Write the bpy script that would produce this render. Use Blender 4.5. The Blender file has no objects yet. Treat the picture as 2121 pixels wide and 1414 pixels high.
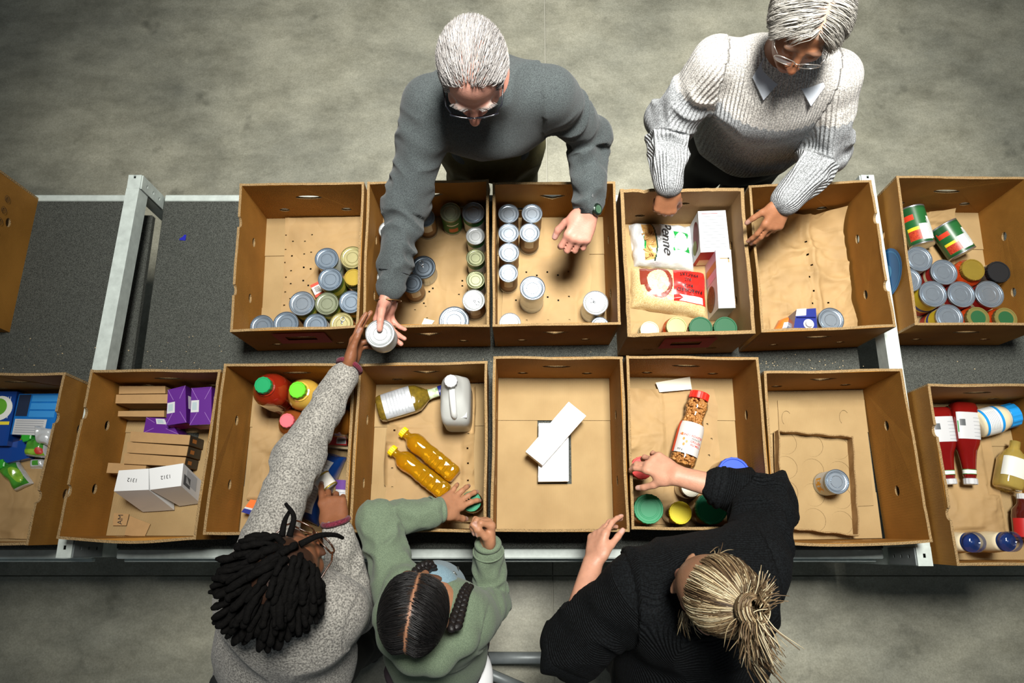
import bpy, math, random
import numpy as np
from mathutils import Vector, Matrix
from mathutils.geometry import tessellate_polygon
random.seed(7); rng = np.random.default_rng(11)
scene = bpy.context.scene
COL = scene.collection
# ------------------------------------------------------------------ camera, light, exposure
FPX = 1534.0; TH = math.atan(428 / FPX); HC = 3.15; CX, CY = 1060.5, 707.0
cam = bpy.data.cameras.new('camera'); cam.sensor_width = 36; cam.sensor_fit = 'HORIZONTAL'
cam.lens = FPX / 2121 * 36; cam.clip_start = 0.05
cam_o = bpy.data.objects.new('camera', cam); COL.objects.link(cam_o)
cam_o.location = (0, 0, HC); cam_o.rotation_euler = (TH, 0, 0); scene.camera = cam_o
w = bpy.data.worlds.new('warehouse_air'); scene.world = w; w.use_nodes = True
w.node_tree.nodes['Background'].inputs[0].default_value = (0.80, 0.90, 1.0, 1)
w.node_tree.nodes['Background'].inputs[1].default_value = 0.17
def area(name, loc, sx, sy, power, color=(1, 0.97, 0.92), spread=180):
    l = bpy.data.lights.new(name, 'AREA'); l.shape = 'RECTANGLE'; l.size = sx; l.size_y = sy
    l.energy = power; l.color = color; l.spread = math.radians(spread)
    o = bpy.data.objects.new(name, l); COL.objects.link(o); o.location = loc; return o
area('high_bay_lamp_offscreen', (0.40, 1.2, 5.7), 0.9, 1.25, 94, spread=60)
vs = scene.view_settings
vs.view_transform = 'Standard'; vs.look = 'None'; vs.gamma = 1; vs.use_curve_mapping = False; vs.exposure = -0.1

_F = np.array([0, math.sin(TH), -math.cos(TH)]); _U = np.array([0, math.cos(TH), math.sin(TH)])
def at(px, py, z):
    "world point at height z seen at photo pixel (px,py)"
    d = _F + np.array([1., 0, 0]) * (px - CX) / FPX - _U * (py - CY) / FPX
    t = (z - HC) / d[2]
    return np.array([0, 0, HC]) + t * d
def px2m(p):
    "metres per photo pixel at a world point"
    q = np.asarray(p) - np.array([0, 0, HC]); return float(q @ _F) / FPX

# ------------------------------------------------------------------ materials
MATS = {}
def srgb(h):
    if isinstance(h, str):
        h = h.lstrip('#'); c = [int(h[i:i + 2], 16) / 255 for i in (0, 2, 4)]
    else: c = h
    return tuple((x / 12.92 if x <= 0.04045 else ((x + 0.055) / 1.055) ** 2.4) for x in c)
class NT:
    def __init__(s, name):
        s.m = bpy.data.materials.new(name); s.m.use_nodes = True
        s.n = s.m.node_tree.nodes; s.l = s.m.node_tree.links; s.b = s.n['Principled BSDF']
    def add(s, t, **kw):
        n = s.n.new(t)
        for k, v in kw.items():
            if k.startswith('i_'): n.inputs[k[2:].replace('_', ' ')].default_value = v
            else: setattr(n, k, v)
        return n
    def link(s, a, b): s.l.new(a, b)
def mat(name, col, rough=0.6, metal=0.0, var=0.0, vscale=20, bump=0.0, bscale=60, trans=0.0, ior=1.45, coat=0.0,
        coords='Object', stretch=(1, 1, 1), col2=None, vcol=False, spec=0.5, sheen=0.0, alpha=1.0, wave=None, detail=4, emit=0):
    if name in MATS: return MATS[name]
    t = NT(name); b = t.b; c = srgb(col)
    b.inputs['Base Color'].default_value = (*c, 1); b.inputs['Roughness'].default_value = rough
    b.inputs['Metallic'].default_value = metal; b.inputs['Transmission Weight'].default_value = trans
    b.inputs['IOR'].default_value = ior; b.inputs['Coat Weight'].default_value = coat
    b.inputs['Specular IOR Level'].default_value = spec
    if sheen: b.inputs['Sheen Weight'].default_value = sheen
    if alpha < 1: b.inputs['Alpha'].default_value = alpha
    tc = t.add('ShaderNodeTexCoord'); mp = t.add('ShaderNodeMapping'); mp.inputs['Scale'].default_value = stretch
    t.link(tc.outputs[coords], mp.inputs[0])
    src = None
    if vcol:
        a = t.add('ShaderNodeAttribute'); a.attribute_name = 'col'; src = a.outputs['Color']
    if var or col2:
        nz = t.add('ShaderNodeTexNoise', i_Scale=vscale, i_Detail=detail, i_Roughness=0.6); t.link(mp.outputs[0], nz.inputs['Vector'])
        mx = t.add('ShaderNodeMix', data_type='RGBA', blend_type='MULTIPLY' if vcol else 'MIX')
        rp = t.add('ShaderNodeValToRGB')
        c2 = srgb(col2) if col2 else tuple(min(1, x * (1 + var)) for x in c)
        c1 = c if col2 else tuple(x * (1 - var) for x in c)
        if vcol: c1 = (1 - var,) * 3; c2 = (1 + var,) * 3
        rp.color_ramp.elements[0].position = 0.32; rp.color_ramp.elements[1].position = 0.68
        rp.color_ramp.elements[0].color = (*c1, 1); rp.color_ramp.elements[1].color = (*c2, 1)
        t.link(nz.outputs['Fac'], rp.inputs[0])
        if vcol:
            mx.inputs[0].default_value = 1; t.link(src, mx.inputs[6]); t.link(rp.outputs[0], mx.inputs[7]); src = mx.outputs[2]
        else: src = rp.outputs[0]
    if src is not None: t.link(src, b.inputs['Base Color'])
    if bump or wave:
        bp = t.add('ShaderNodeBump', i_Strength=1.0); bp.inputs['Distance'].default_value = bump or wave[1]
        if wave:
            wv = t.add('ShaderNodeTexWave', wave_type='BANDS', bands_direction=wave[2], i_Scale=wave[0], i_Distortion=wave[3] if len(wave) > 3 else 0.5)
            wv.inputs['Detail Scale'].default_value = 2
            t.link(mp.outputs[0], wv.inputs['Vector']); t.link(wv.outputs['Fac'], bp.inputs['Height'])
            bp.inputs['Distance'].default_value = wave[1]
        if bump:
            n2 = t.add('ShaderNodeTexNoise', i_Scale=bscale, i_Detail=4); t.link(mp.outputs[0], n2.inputs['Vector'])
            if wave:
                b2 = t.add('ShaderNodeBump', i_Strength=1.0); b2.inputs['Distance'].default_value = bump
                t.link(n2.outputs['Fac'], b2.inputs['Height']); t.link(bp.outputs[0], b2.inputs['Normal']); bp = b2
            else: t.link(n2.outputs['Fac'], bp.inputs['Height'])
        t.link(bp.outputs[0], b.inputs['Normal'])
    MATS[name] = t.m
    return t.m

# ------------------------------------------------------------------ objects
def tag(o, label=None, cat=None, group=None, kind=None):
    if label: o['label'] = label
    if cat: o['category'] = cat
    if group: o['group'] = group
    if kind: o['kind'] = kind
    return o
def thing(name, label, cat, loc=(0, 0, 0), group=None, rotz=0):
    o = bpy.data.objects.new(name, None); COL.objects.link(o); o.empty_display_size = 0.05
    o.location = loc; o.rotation_euler = (0, 0, rotz)
    return tag(o, label, cat, group)
def mkmesh(name, V, F, mats, mi=None, smooth=False, uv=None, col=None):
    me = bpy.data.meshes.new(name); me.from_pydata(np.asarray(V, float).tolist(), [], [tuple(int(i) for i in f) for f in F])
    for m in (mats if isinstance(mats, (list, tuple)) else [mats]): me.materials.append(m)
    if mi is not None: me.polygons.foreach_set('material_index', np.asarray(mi, np.int32))
    if smooth is True: me.polygons.foreach_set('use_smooth', np.ones(len(me.polygons), bool))
    if uv is not None:
        lay = me.uv_layers.new(name='UVMap'); li = np.empty(len(me.loops), np.int32); me.loops.foreach_get('vertex_index', li)
        lay.data.foreach_set('uv', np.asarray(uv, np.float32)[li].ravel())
    if col is not None:
        ca = me.color_attributes.new('col', 'FLOAT_COLOR', 'POINT'); c4 = np.ones((len(V), 4), np.float32); c4[:, :3] = col
        ca.data.foreach_set('color', c4.ravel())
    me.update()
    return me
def link(name, me, parent=None, loc=None):
    o = bpy.data.objects.new(name, me); COL.objects.link(o)
    if parent: o.parent = parent
    if loc is not None: o.location = loc
    return o
def add(name, V, F, mats, parent=None, sub=None, **kw):
    "V in world space; stored relative to the parent's (unrotated) world position"
    V = np.asarray(V, float)
    p = parent; off = np.zeros(3)
    while p is not None: off = off + np.array(p.location); p = p.parent
    if parent is None:
        off = np.array([V[:, 0].mean(), V[:, 1].mean(), V[:, 2].min()])
        o = link(name, mkmesh(name, V - off, F, mats, **kw)); o.location = off
        return o
    return link(name, mkmesh(name, V - off, F, mats, **kw), parent)
# ------------------------------------------------------------------ shape makers -> (V, F)
def join(*parts):
    V = []; F = []; n = 0
    for v, f in parts:
        v = np.asarray(v, float); V.append(v); F += [tuple(i + n for i in q) for q in f]; n += len(v)
    return np.vstack(V), F
def cuboid(c, s, R=None, bev=0.0):
    c = np.asarray(c, float); s = np.asarray(s, float) / 2
    if bev <= 0:
        V = np.array([[x, y, z] for x in (-1, 1) for y in (-1, 1) for z in (-1, 1)]) * s
        F = [(0, 1, 3, 2), (4, 6, 7, 5), (0, 4, 5, 1), (2, 3, 7, 6), (0, 2, 6, 4), (1, 5, 7, 3)]
    else:
        b = min(bev, s.min() * 0.95); V = []; idx = {}
        for x in (-1, 1):
            for y in (-1, 1):
                for z in (-1, 1):
                    for a in range(3):
                        p = np.array([x, y, z]) * (s - b); p[a] += [x, y, z][a] * b
                        idx[(x, y, z, a)] = len(V); V.append(p)
        F = []
        for a in range(3):
            o1, o2 = [q for q in range(3) if q != a]
            for sg in (-1, 1):
                q = []
                for u, v in ((-1, -1), (1, -1), (1, 1), (-1, 1)):
                    k = [0, 0, 0]; k[a] = sg; k[o1] = u; k[o2] = v; q.append(idx[(*k, a)])
                F.append(tuple(q))
        for a in range(3):
            o1, o2 = [q for q in range(3) if q != a]
            for u in (-1, 1):
                for v in (-1, 1):
                    k0 = [0, 0, 0]; k0[a] = -1; k0[o1] = u; k0[o2] = v; k1 = list(k0); k1[a] = 1
                    F.append((idx[(*k0, o1)], idx[(*k1, o1)], idx[(*k1, o2)], idx[(*k0, o2)]))
        for x in (-1, 1):
            for y in (-1, 1):
                for z in (-1, 1): F.append(tuple(idx[(x, y, z, a)] for a in range(3)))
        V = np.array(V); F2 = []
        for q in F:
            n = np.cross(V[q[1]] - V[q[0]], V[q[2]] - V[q[0]])
            F2.append(q if n @ V[list(q)].mean(0) > 0 else q[::-1])
        F = F2
    if R is not None: V = V @ np.asarray(R).T
    return V + c, F
def hexa(bot, top):
    V = np.vstack([bot, top]); n = len(bot)
    F = [tuple(range(n))[::-1], tuple(range(n, 2 * n))] + [(i, (i + 1) % n, n + (i + 1) % n, n + i) for i in range(n)]
    return V, F
def lathe(prof, seg=32, sx=1.0, sy=1.0, sq=None):
    "profile [(r,z)]; sq: superellipse exponent per profile point (2 = round)"
    V = []; F = []
    a = np.arange(seg) * 2 * math.pi / seg
    for i, (r, z) in enumerate(prof):
        e = 2 / (sq[i] if sq is not None else 2)
        x = np.sign(np.cos(a)) * np.abs(np.cos(a)) ** e; y = np.sign(np.sin(a)) * np.abs(np.sin(a)) ** e
        V.append(np.stack([r * sx * x, r * sy * y, np.full(seg, z)], 1))
    n = len(prof)
    for i in range(n - 1):
        for j in range(seg):
            k = (j + 1) % seg; F.append((i * seg + j, i * seg + k, (i + 1) * seg + k, (i + 1) * seg + j))
    F.append(tuple(range(seg))[::-1]); F.append(tuple((n - 1) * seg + j for j in range(seg)))
    return np.vstack(V), F
def tube(path, rad, seg=8, closed=False, flat=None):
    P = np.asarray(path, float); n = len(P); rad = np.broadcast_to(np.asarray(rad, float), (n,))
    if closed: T = np.roll(P, -1, 0) - np.roll(P, 1, 0)
    else: T = np.gradient(P, axis=0)
    T /= np.linalg.norm(T, axis=1)[:, None] + 1e-12
    up = np.array([0.13, 0.21, 0.97]); N = np.cross(T, up); N /= np.linalg.norm(N, axis=1)[:, None] + 1e-9
    B = np.cross(T, N); a = np.arange(seg) * 2 * math.pi / seg
    fl = 1 if flat is None else flat
    V = (P[:, None, :] + rad[:, None, None] * (np.cos(a)[None, :, None] * N[:, None, :] + fl * np.sin(a)[None, :, None] * B[:, None, :])).reshape(-1, 3)
    F = []
    for i in range(n if closed else n - 1):
        i2 = (i + 1) % n
        for j in range(seg):
            k = (j + 1) % seg; F.append((i * seg + j, i * seg + k, i2 * seg + k, i2 * seg + j))
    if not closed:
        F.append(tuple(range(seg))[::-1]); F.append(tuple((n - 1) * seg + j for j in range(seg)))
    return V, F
def smooth_path(pts, n=24):
    P = np.asarray(pts, float); m = len(P)
    t = np.linspace(0, m - 1, n); out = []
    Q = np.vstack([2 * P[0] - P[1], P, 2 * P[-1] - P[-2]])
    for x in t:
        i = min(int(x), m - 2); u = x - i; p0, p1, p2, p3 = Q[i:i + 4]
        out.append(0.5 * (2 * p1 + (p2 - p0) * u + (2 * p0 - 5 * p1 + 4 * p2 - p3) * u * u + (3 * p1 - p0 - 3 * p2 + p3) * u ** 3))
    return np.array(out)
def polysolid(outer, holes, fmap, thick):
    "flat polygon with holes, 2D -> 3D by fmap(u,v,depth); returns V,F,edge-flags,uv"
    loops = [outer] + list(holes)
    tri = tessellate_polygon([[Vector((x, y, 0)) for x, y in L] for L in loops])
    pts = [p for L in loops for p in L]; n = len(pts)
    V = [fmap(u, v, 0.0) for u, v in pts] + [fmap(u, v, thick) for u, v in pts]
    F = []; E = []
    for t in tri:
        (ax, ay), (bx, by), (cx, cy) = (pts[i] for i in t)
        if (bx - ax) * (cy - ay) - (by - ay) * (cx - ax) < 0: t = t[::-1]
        F.append(tuple(t)); E.append(0); F.append(tuple(i + n for i in t[::-1])); E.append(0)
    k = 0
    for L in loops:
        m = len(L)
        for i in range(m):
            j = (i + 1) % m; F.append((k + i, k + j, n + k + j, n + k + i)[::-1]); E.append(1)
        k += m
    return np.array(V), F, E, np.array(pts + pts)
def oval(cx, cy, rx, ry, n=14):
    return [(cx + rx * math.cos(a), cy + ry * math.sin(a)) for a in [2 * math.pi * i / n for i in range(n)]]
# value noise
def _hash(ix, iy, iz):
    h = (ix * 374761393 + iy * 668265263 + iz * 2147483647 + 1013904223) & 0xFFFFFFFF
    h = ((h ^ (h >> 13)) * 1274126177) & 0xFFFFFFFF
    return ((h ^ (h >> 16)) & 0xFFFF) / 65535.0 * 2 - 1
def vnoise(P, scale=1.0, seed=0):
    P = np.asarray(P, float) * scale + seed * 17.31
    if P.shape[1] == 2: P = np.hstack([P, np.full((len(P), 1), seed * 3.7)])
    I = np.floor(P).astype(np.int64); f = P - I; f = f * f * (3 - 2 * f); r = 0
    for dx in (0, 1):
        wx = f[:, 0] if dx else 1 - f[:, 0]
        for dy in (0, 1):
            wy = f[:, 1] if dy else 1 - f[:, 1]
            for dz in (0, 1):
                wz = f[:, 2] if dz else 1 - f[:, 2]
                r = r + wx * wy * wz * _hash(I[:, 0] + dx, I[:, 1] + dy, I[:, 2] + dz)
    return r
_tcache = {}
def text_geo(body, size=0.02, shear=0.0, bold=0.0, align='CENTER'):
    key = (body, shear, bold, align)
    if key not in _tcache:
        cu = bpy.data.curves.new('lettering', 'FONT'); cu.body = body; cu.size = 1; cu.shear = shear; cu.offset = bold
        cu.align_x = align; cu.align_y = 'CENTER'; cu.resolution_u = 3; cu.fill_mode = 'FRONT'
        o = bpy.data.objects.new('lettering', cu); COL.objects.link(o)
        dg = bpy.context.evaluated_depsgraph_get(); me = o.evaluated_get(dg).to_mesh()
        V = np.array([v.co[:] for v in me.vertices]); F = [tuple(p.vertices) for p in me.polygons]
        o.evaluated_get(dg).to_mesh_clear(); bpy.data.objects.remove(o); bpy.data.curves.remove(cu)
        _tcache[key] = (V, F)
    V, F = _tcache[key]
    return V * size, F
def put_text(name, body, parent, origin, X, Y, size, m, shear=0.0, bold=0.0, lift=0.0006, fmap=None):
    V, F = text_geo(body, size, shear, bold); X = np.asarray(X, float); Y = np.asarray(Y, float)
    X = X / np.linalg.norm(X); Y = Y / np.linalg.norm(Y); N = np.cross(X, Y)
    W = np.asarray(origin) + V[:, :1] * X + V[:, 1:2] * Y + N * lift
    return add(name, W, F, m, parent)
# ------------------------------------------------------------------ floor and benches
T = 0.72
def concrete():
    t = NT('concrete'); b = t.b; tc = t.add('ShaderNodeTexCoord'); b.inputs['Roughness'].default_value = 0.5
    def nz(s, d, st=(1, 1, 1)):
        mp = t.add('ShaderNodeMapping'); mp.inputs['Scale'].default_value = st; t.link(tc.outputs['Object'], mp.inputs[0])
        n = t.add('ShaderNodeTexNoise', i_Scale=s, i_Detail=d, i_Roughness=0.65); t.link(mp.outputs[0], n.inputs['Vector']); return n
    def ramp(n, a, c1, e, c2):
        r = t.add('ShaderNodeValToRGB'); r.color_ramp.elements[0].position = a; r.color_ramp.elements[1].position = e
        r.color_ramp.elements[0].color = (*srgb(c1), 1); r.color_ramp.elements[1].color = (*srgb(c2), 1); t.link(n.outputs['Fac'], r.inputs[0]); return r
    big = ramp(nz(1.3, 7, (0.85, 1.2, 1)), 0.34, '#8a8b7e', 0.70, '#bab8a4')
    med = ramp(nz(7, 9, (0.75, 1.25, 1)), 0.28, '#c6c6c2', 0.62, '#ffffff')
    fine = ramp(nz(160, 3), 0.3, '#d8d8d4', 0.7, '#ffffff')
    spot = ramp(nz(4.2, 3), 0.20, '#8c8e88', 0.36, '#ffffff')
    cur = big
    for o in (med, fine, spot):
        mx = t.add('ShaderNodeMix', data_type='RGBA', blend_type='MULTIPLY'); mx.inputs[0].default_value = 1
        t.link(cur.outputs[2 if cur.type == 'MIX' else 0], mx.inputs[6]); t.link(o.outputs[0], mx.inputs[7]); cur = mx
    t.link(cur.outputs[2], b.inputs['Base Color'])
    bp = t.add('ShaderNodeBump', i_Strength=0.3); bp.inputs['Distance'].default_value = 0.002
    t.link(nz(60, 5).outputs['Fac'], bp.inputs['Height']); t.link(bp.outputs[0], b.inputs['Normal'])
    return t.m
M_con = concrete()
M_joint = mat('joint filler', '#a8a79a', 0.9)
fl = add('floor', *cuboid((0, 0.8, -0.06), (12, 10, 0.1)), M_joint); tag(fl, 'grey concrete warehouse floor', None, kind='structure')
jx = at(1130, 150, 0)[0]; jy = at(1000, 1192, 0)[1]
xs = [-6, jx, 6]; ys = [-4.2, jy, 5.8]
for i in range(2):
    for j in range(2):
        g = 0.005
        c = ((xs[i] + xs[i + 1]) / 2, (ys[j] + ys[j + 1]) / 2, -0.005)
        add('concrete_slab', *cuboid(c, (xs[i + 1] - xs[i] - g, ys[j + 1] - ys[j] - g, 0.01), bev=0.001), M_con, fl)

ce = add('ceiling', *cuboid((0, 0.8, 6.05), (12, 10, 0.1)), mat('ceiling paint', '#8d8f8c', .8)); tag(ce, 'plain grey warehouse ceiling', None, kind='structure')
M_carpet = mat('speckled carpet', '#2b2d2a', 0.95, col2='#62655f', vscale=420, bump=0.004, bscale=350, detail=2, spec=0.1)
M_steel = mat('painted steel', '#b9c3bd', 0.45, var=0.12, vscale=30, bump=0.0005, bscale=40, spec=0.4)
M_steel2 = mat('galvanised steel', '#7f8686', 0.45, metal=0.3, var=0.1, vscale=25)
M_dark = mat('dark hole', '#0b0b0b', 0.9)
yb0 = at(400, 403, T)[1]; yb1 = at(400, 416, T)[1]; yf0 = at(400, 1136, T)[1]; yf1 = at(400, 1157, T)[1]
xl_deck = at(80, 412, T)[0]
gapL0 = at(318, 430, T)[0]; gapL1 = at(340, 416, T)[0]; gapR0 = at(1780, 745, T)[0]; gapR1 = at(1815, 745, T)[0]
def bench(label, x0, x1, strip=None):
    r = thing('packing_bench', label, 'bench', ((x0 + x1) / 2, (yb0 + yf1) / 2, 0))
    add('carpet_top', *cuboid(((x0 + x1) / 2, (yb1 + yf0) / 2, T - 0.012), (x1 - x0, yb1 - yf0, 0.024), bev=0.003), M_carpet, r)
    add('back_rail', *cuboid(((x0 + x1) / 2, (yb0 + yb1) / 2, T - 0.035), (x1 - x0, yb0 - yb1, 0.07), bev=0.003), M_steel, r)
    add('front_rail', *join(cuboid(((x0 + x1) / 2, (yf0 + yf1) / 2, T - 0.04), (x1 - x0, yf0 - yf1, 0.07), bev=0.004),
                            cuboid(((x0 + x1) / 2, yf1 - 0.004, T - 0.07), (x1 - x0, 0.012, 0.02), bev=0.002)), M_steel, r)
    if strip: add('carpet_edge', *cuboid(((x1 + strip) / 2, (yb1 + yf0) / 2, T - 0.012), (strip - x1 + .002, yb1 - yf0 - .11, 0.024), bev=0.003), M_carpet, r)
    return r
xbL = at(280, 362, T + .15)[0]; xfL = at(133, 1140, T + .15)[0]
bench('carpet-topped packing bench under the handled food cartons', gapL1, gapR0)
bench('carpet-topped bench section beyond the grey beam with pouches carton', -2.75, min(xbL, xfL) - .027, gapL0)
bench('carpet-topped bench section holding the ketchup carton', gapR1 + 0.055, 2.75)
def end_frame(label, xb, xf, holes_right, pyf=1155):
    zt = T + 0.15; wd = 0.044
    r = thing('upright_frame', label, 'steel frame', ((xb + xf) / 2, 0.6, 0))
    yB = at(280, 362, zt)[1]; yF = at(130, pyf, zt)[1]
    def bar(y0, y1, z0, z1, w=wd, dx=0.0):
        xa = xb + (xf - xb) * (yB - y0) / (yB - yF) + dx; xc = xb + (xf - xb) * (yB - y1) / (yB - yF) + dx
        bot = [(xa - w / 2, y0, z0), (xa + w / 2, y0, z0), (xc + w / 2, y1, z0), (xc - w / 2, y1, z0)]
        return hexa(np.array(bot)[::-1], np.array([(a, b, z1) for a, b, _ in bot])[::-1])
    add('cross_beam', *bar(yB - 0.05, yF + 0.055, zt - 0.062, zt - 0.001), M_steel, r)
    for yy0, yy1 in ((yB, yB - 0.05), (yF + 0.055, yF)):
        sg = 1 if yy0 > 0.6 else -1
        xa = xb if sg > 0 else xf; ym = (yy0 + yy1) / 2; dy = abs(yy0 - yy1); t_ = .003; hr = holes_right
        # a hollow post: four sheet walls, the one behind the bracket open above the bench, and a top cap with a slot
        walls = [cuboid((xa, ym + q * (dy / 2 - t_ / 2), (zt - t_) / 2), (wd, t_, zt - t_)) for q in (-1, 1)]
        walls.append(cuboid((xa - hr * (wd / 2 - t_ / 2), ym, (zt - t_) / 2), (t_, dy - 2 * t_, zt - t_)))
        walls.append(cuboid((xa + hr * (wd / 2 - t_ / 2), ym, (T - .015) / 2), (t_, dy - 2 * t_, T - .015)))
        sy_ = .018 if sg > 0 else .002
        cv_, cf_, _e, _u = polysolid([(-wd / 2, -dy / 2), (wd / 2, -dy / 2), (wd / 2, dy / 2), (-wd / 2, dy / 2)], [[(-.004, sy_ - .006), (.004, sy_ - .006), (.004, sy_ + .006), (-.004, sy_ + .006)]], lambda u, v, d: (xa + u, ym + v, zt - d), t_)
        add('post', *join(*walls, (cv_, [f[::-1] for f in cf_])), M_steel, r)
        hs_ = [[(q - .0045 * 0 + a, b) for a, b in ((-.0045, T + .02 + .045 * k - .0045), (.0045, T + .02 + .045 * k - .0045), (.0045, T + .02 + .045 * k + .0045), (-.0045, T + .02 + .045 * k + .0045))] for k in range(3) for q in (0,)]
        pv_, pf_, _e, _u = polysolid([(-.025, T - .015), (.025, T - .015), (.025, T + .145), (-.025, T + .145)], hs_, lambda u, v, d: (xa + hr * (wd / 2 - t_ + d), ym + u, v), .007)
        add('bracket_plate', pv_, pf_ if hr > 0 else pf_, M_steel if sg > 0 else M_steel2, r)
    return r
end_frame('pale grey steel end frame across the empty carpet', xbL, xfL, 1)
xbR = at(1797, 356, T + .15)[0] - .002; xfR = at(1905, 1150, T + .15)[0] + .014
end_frame('pale grey steel end frame beside the blue-badged carton', xbR, xfR, -1, 1172)
# low steel tubes on the floor in front of the bench
r = thing('floor_rail', 'low grey tubular steel rail on the concrete floor', 'steel rail', at(1090, 1362, 0.0))
add('cross_tube', *tube([at(960, 1362, 0.10), at(1230, 1362, 0.10)], 0.022, 10), M_steel2, r, smooth=True)
add('brace_tube', *tube([at(960, 1372, 0.08), at(1120, 1440, 0.04)], 0.02, 10), M_steel2, r, smooth=True)
for x in (962, 1225): add('foot', *cuboid(at(x, 1362, 0.045), (0.05, 0.05, 0.09), bev=0.004), M_steel2, r)
M_scrap = mat('blue plastic', '#1b1f9a', 0.4)
c = at(379, 493, T)
bs = [(-.012, -.008), (.010, -.010), (.011, .012), (.004, .012), (-.001, .004), (-.010, -.002)]
V, F, E_, u_ = polysolid(bs, [], lambda u, v, d: (c[0] + u, c[1] + v, T + 0.0005 + d), 0.0015)
tag(add('plastic_scrap', V, F, M_scrap), 'small torn blue plastic scrap on empty carpet', 'scrap')
# ------------------------------------------------------------------ cardboard cartons
def cardboard(name, a, b2, wv=95):
    t = NT(name); b = t.b; b.inputs['Roughness'].default_value = 0.75; b.inputs['Specular IOR Level'].default_value = 0.25
    uv = t.add('ShaderNodeUVMap'); tc = t.add('ShaderNodeTexCoord')
    n = t.add('ShaderNodeTexNoise', i_Scale=7, i_Detail=6); t.link(tc.outputs['Object'], n.inputs['Vector'])
    r = t.add('ShaderNodeValToRGB'); r.color_ramp.elements[0].position = .3; r.color_ramp.elements[1].position = .7
    r.color_ramp.elements[0].color = (*srgb(a), 1); r.color_ramp.elements[1].color = (*srgb(b2), 1); t.link(n.outputs['Fac'], r.inputs[0])
    wvn = t.add('ShaderNodeTexWave', wave_type='BANDS', bands_direction='X', i_Scale=wv, i_Distortion=0.6); t.link(uv.outputs[0], wvn.inputs['Vector'])
    t.link(r.outputs[0], b.inputs['Base Color'])
    bp = t.add('ShaderNodeBump', i_Strength=0.35); bp.inputs['Distance'].default_value = 0.0012
    t.link(wvn.outputs['Fac'], bp.inputs['Height']); t.link(bp.outputs[0], b.inputs['Normal'])
    return t.m
def edge_board(name='cardboard cut edge'):
    t = NT(name); b = t.b; b.inputs['Roughness'].default_value = 0.9; tc = t.add('ShaderNodeTexCoord')
    v = t.add('ShaderNodeTexVoronoi', i_Scale=300.0); t.link(tc.outputs['Object'], v.inputs['Vector'])
    b.inputs['Base Color'].default_value = (*srgb('#9d8157'), 1)
    bp = t.add('ShaderNodeBump', i_Strength=1.0); bp.inputs['Distance'].default_value = 0.004; t.link(v.outputs['Distance'], bp.inputs['Height']); t.link(bp.outputs[0], b.inputs['Normal']); return t.m
M_cb = cardboard('brown cardboard', '#8f6224', '#a97630')
M_cb2 = cardboard('pale cardboard', '#957c54', '#a58c62')
M_cb3 = cardboard('grey brown cardboard', '#8f6f46', '#a5855a')
M_edge = edge_board()
BOXES = {}
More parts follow.
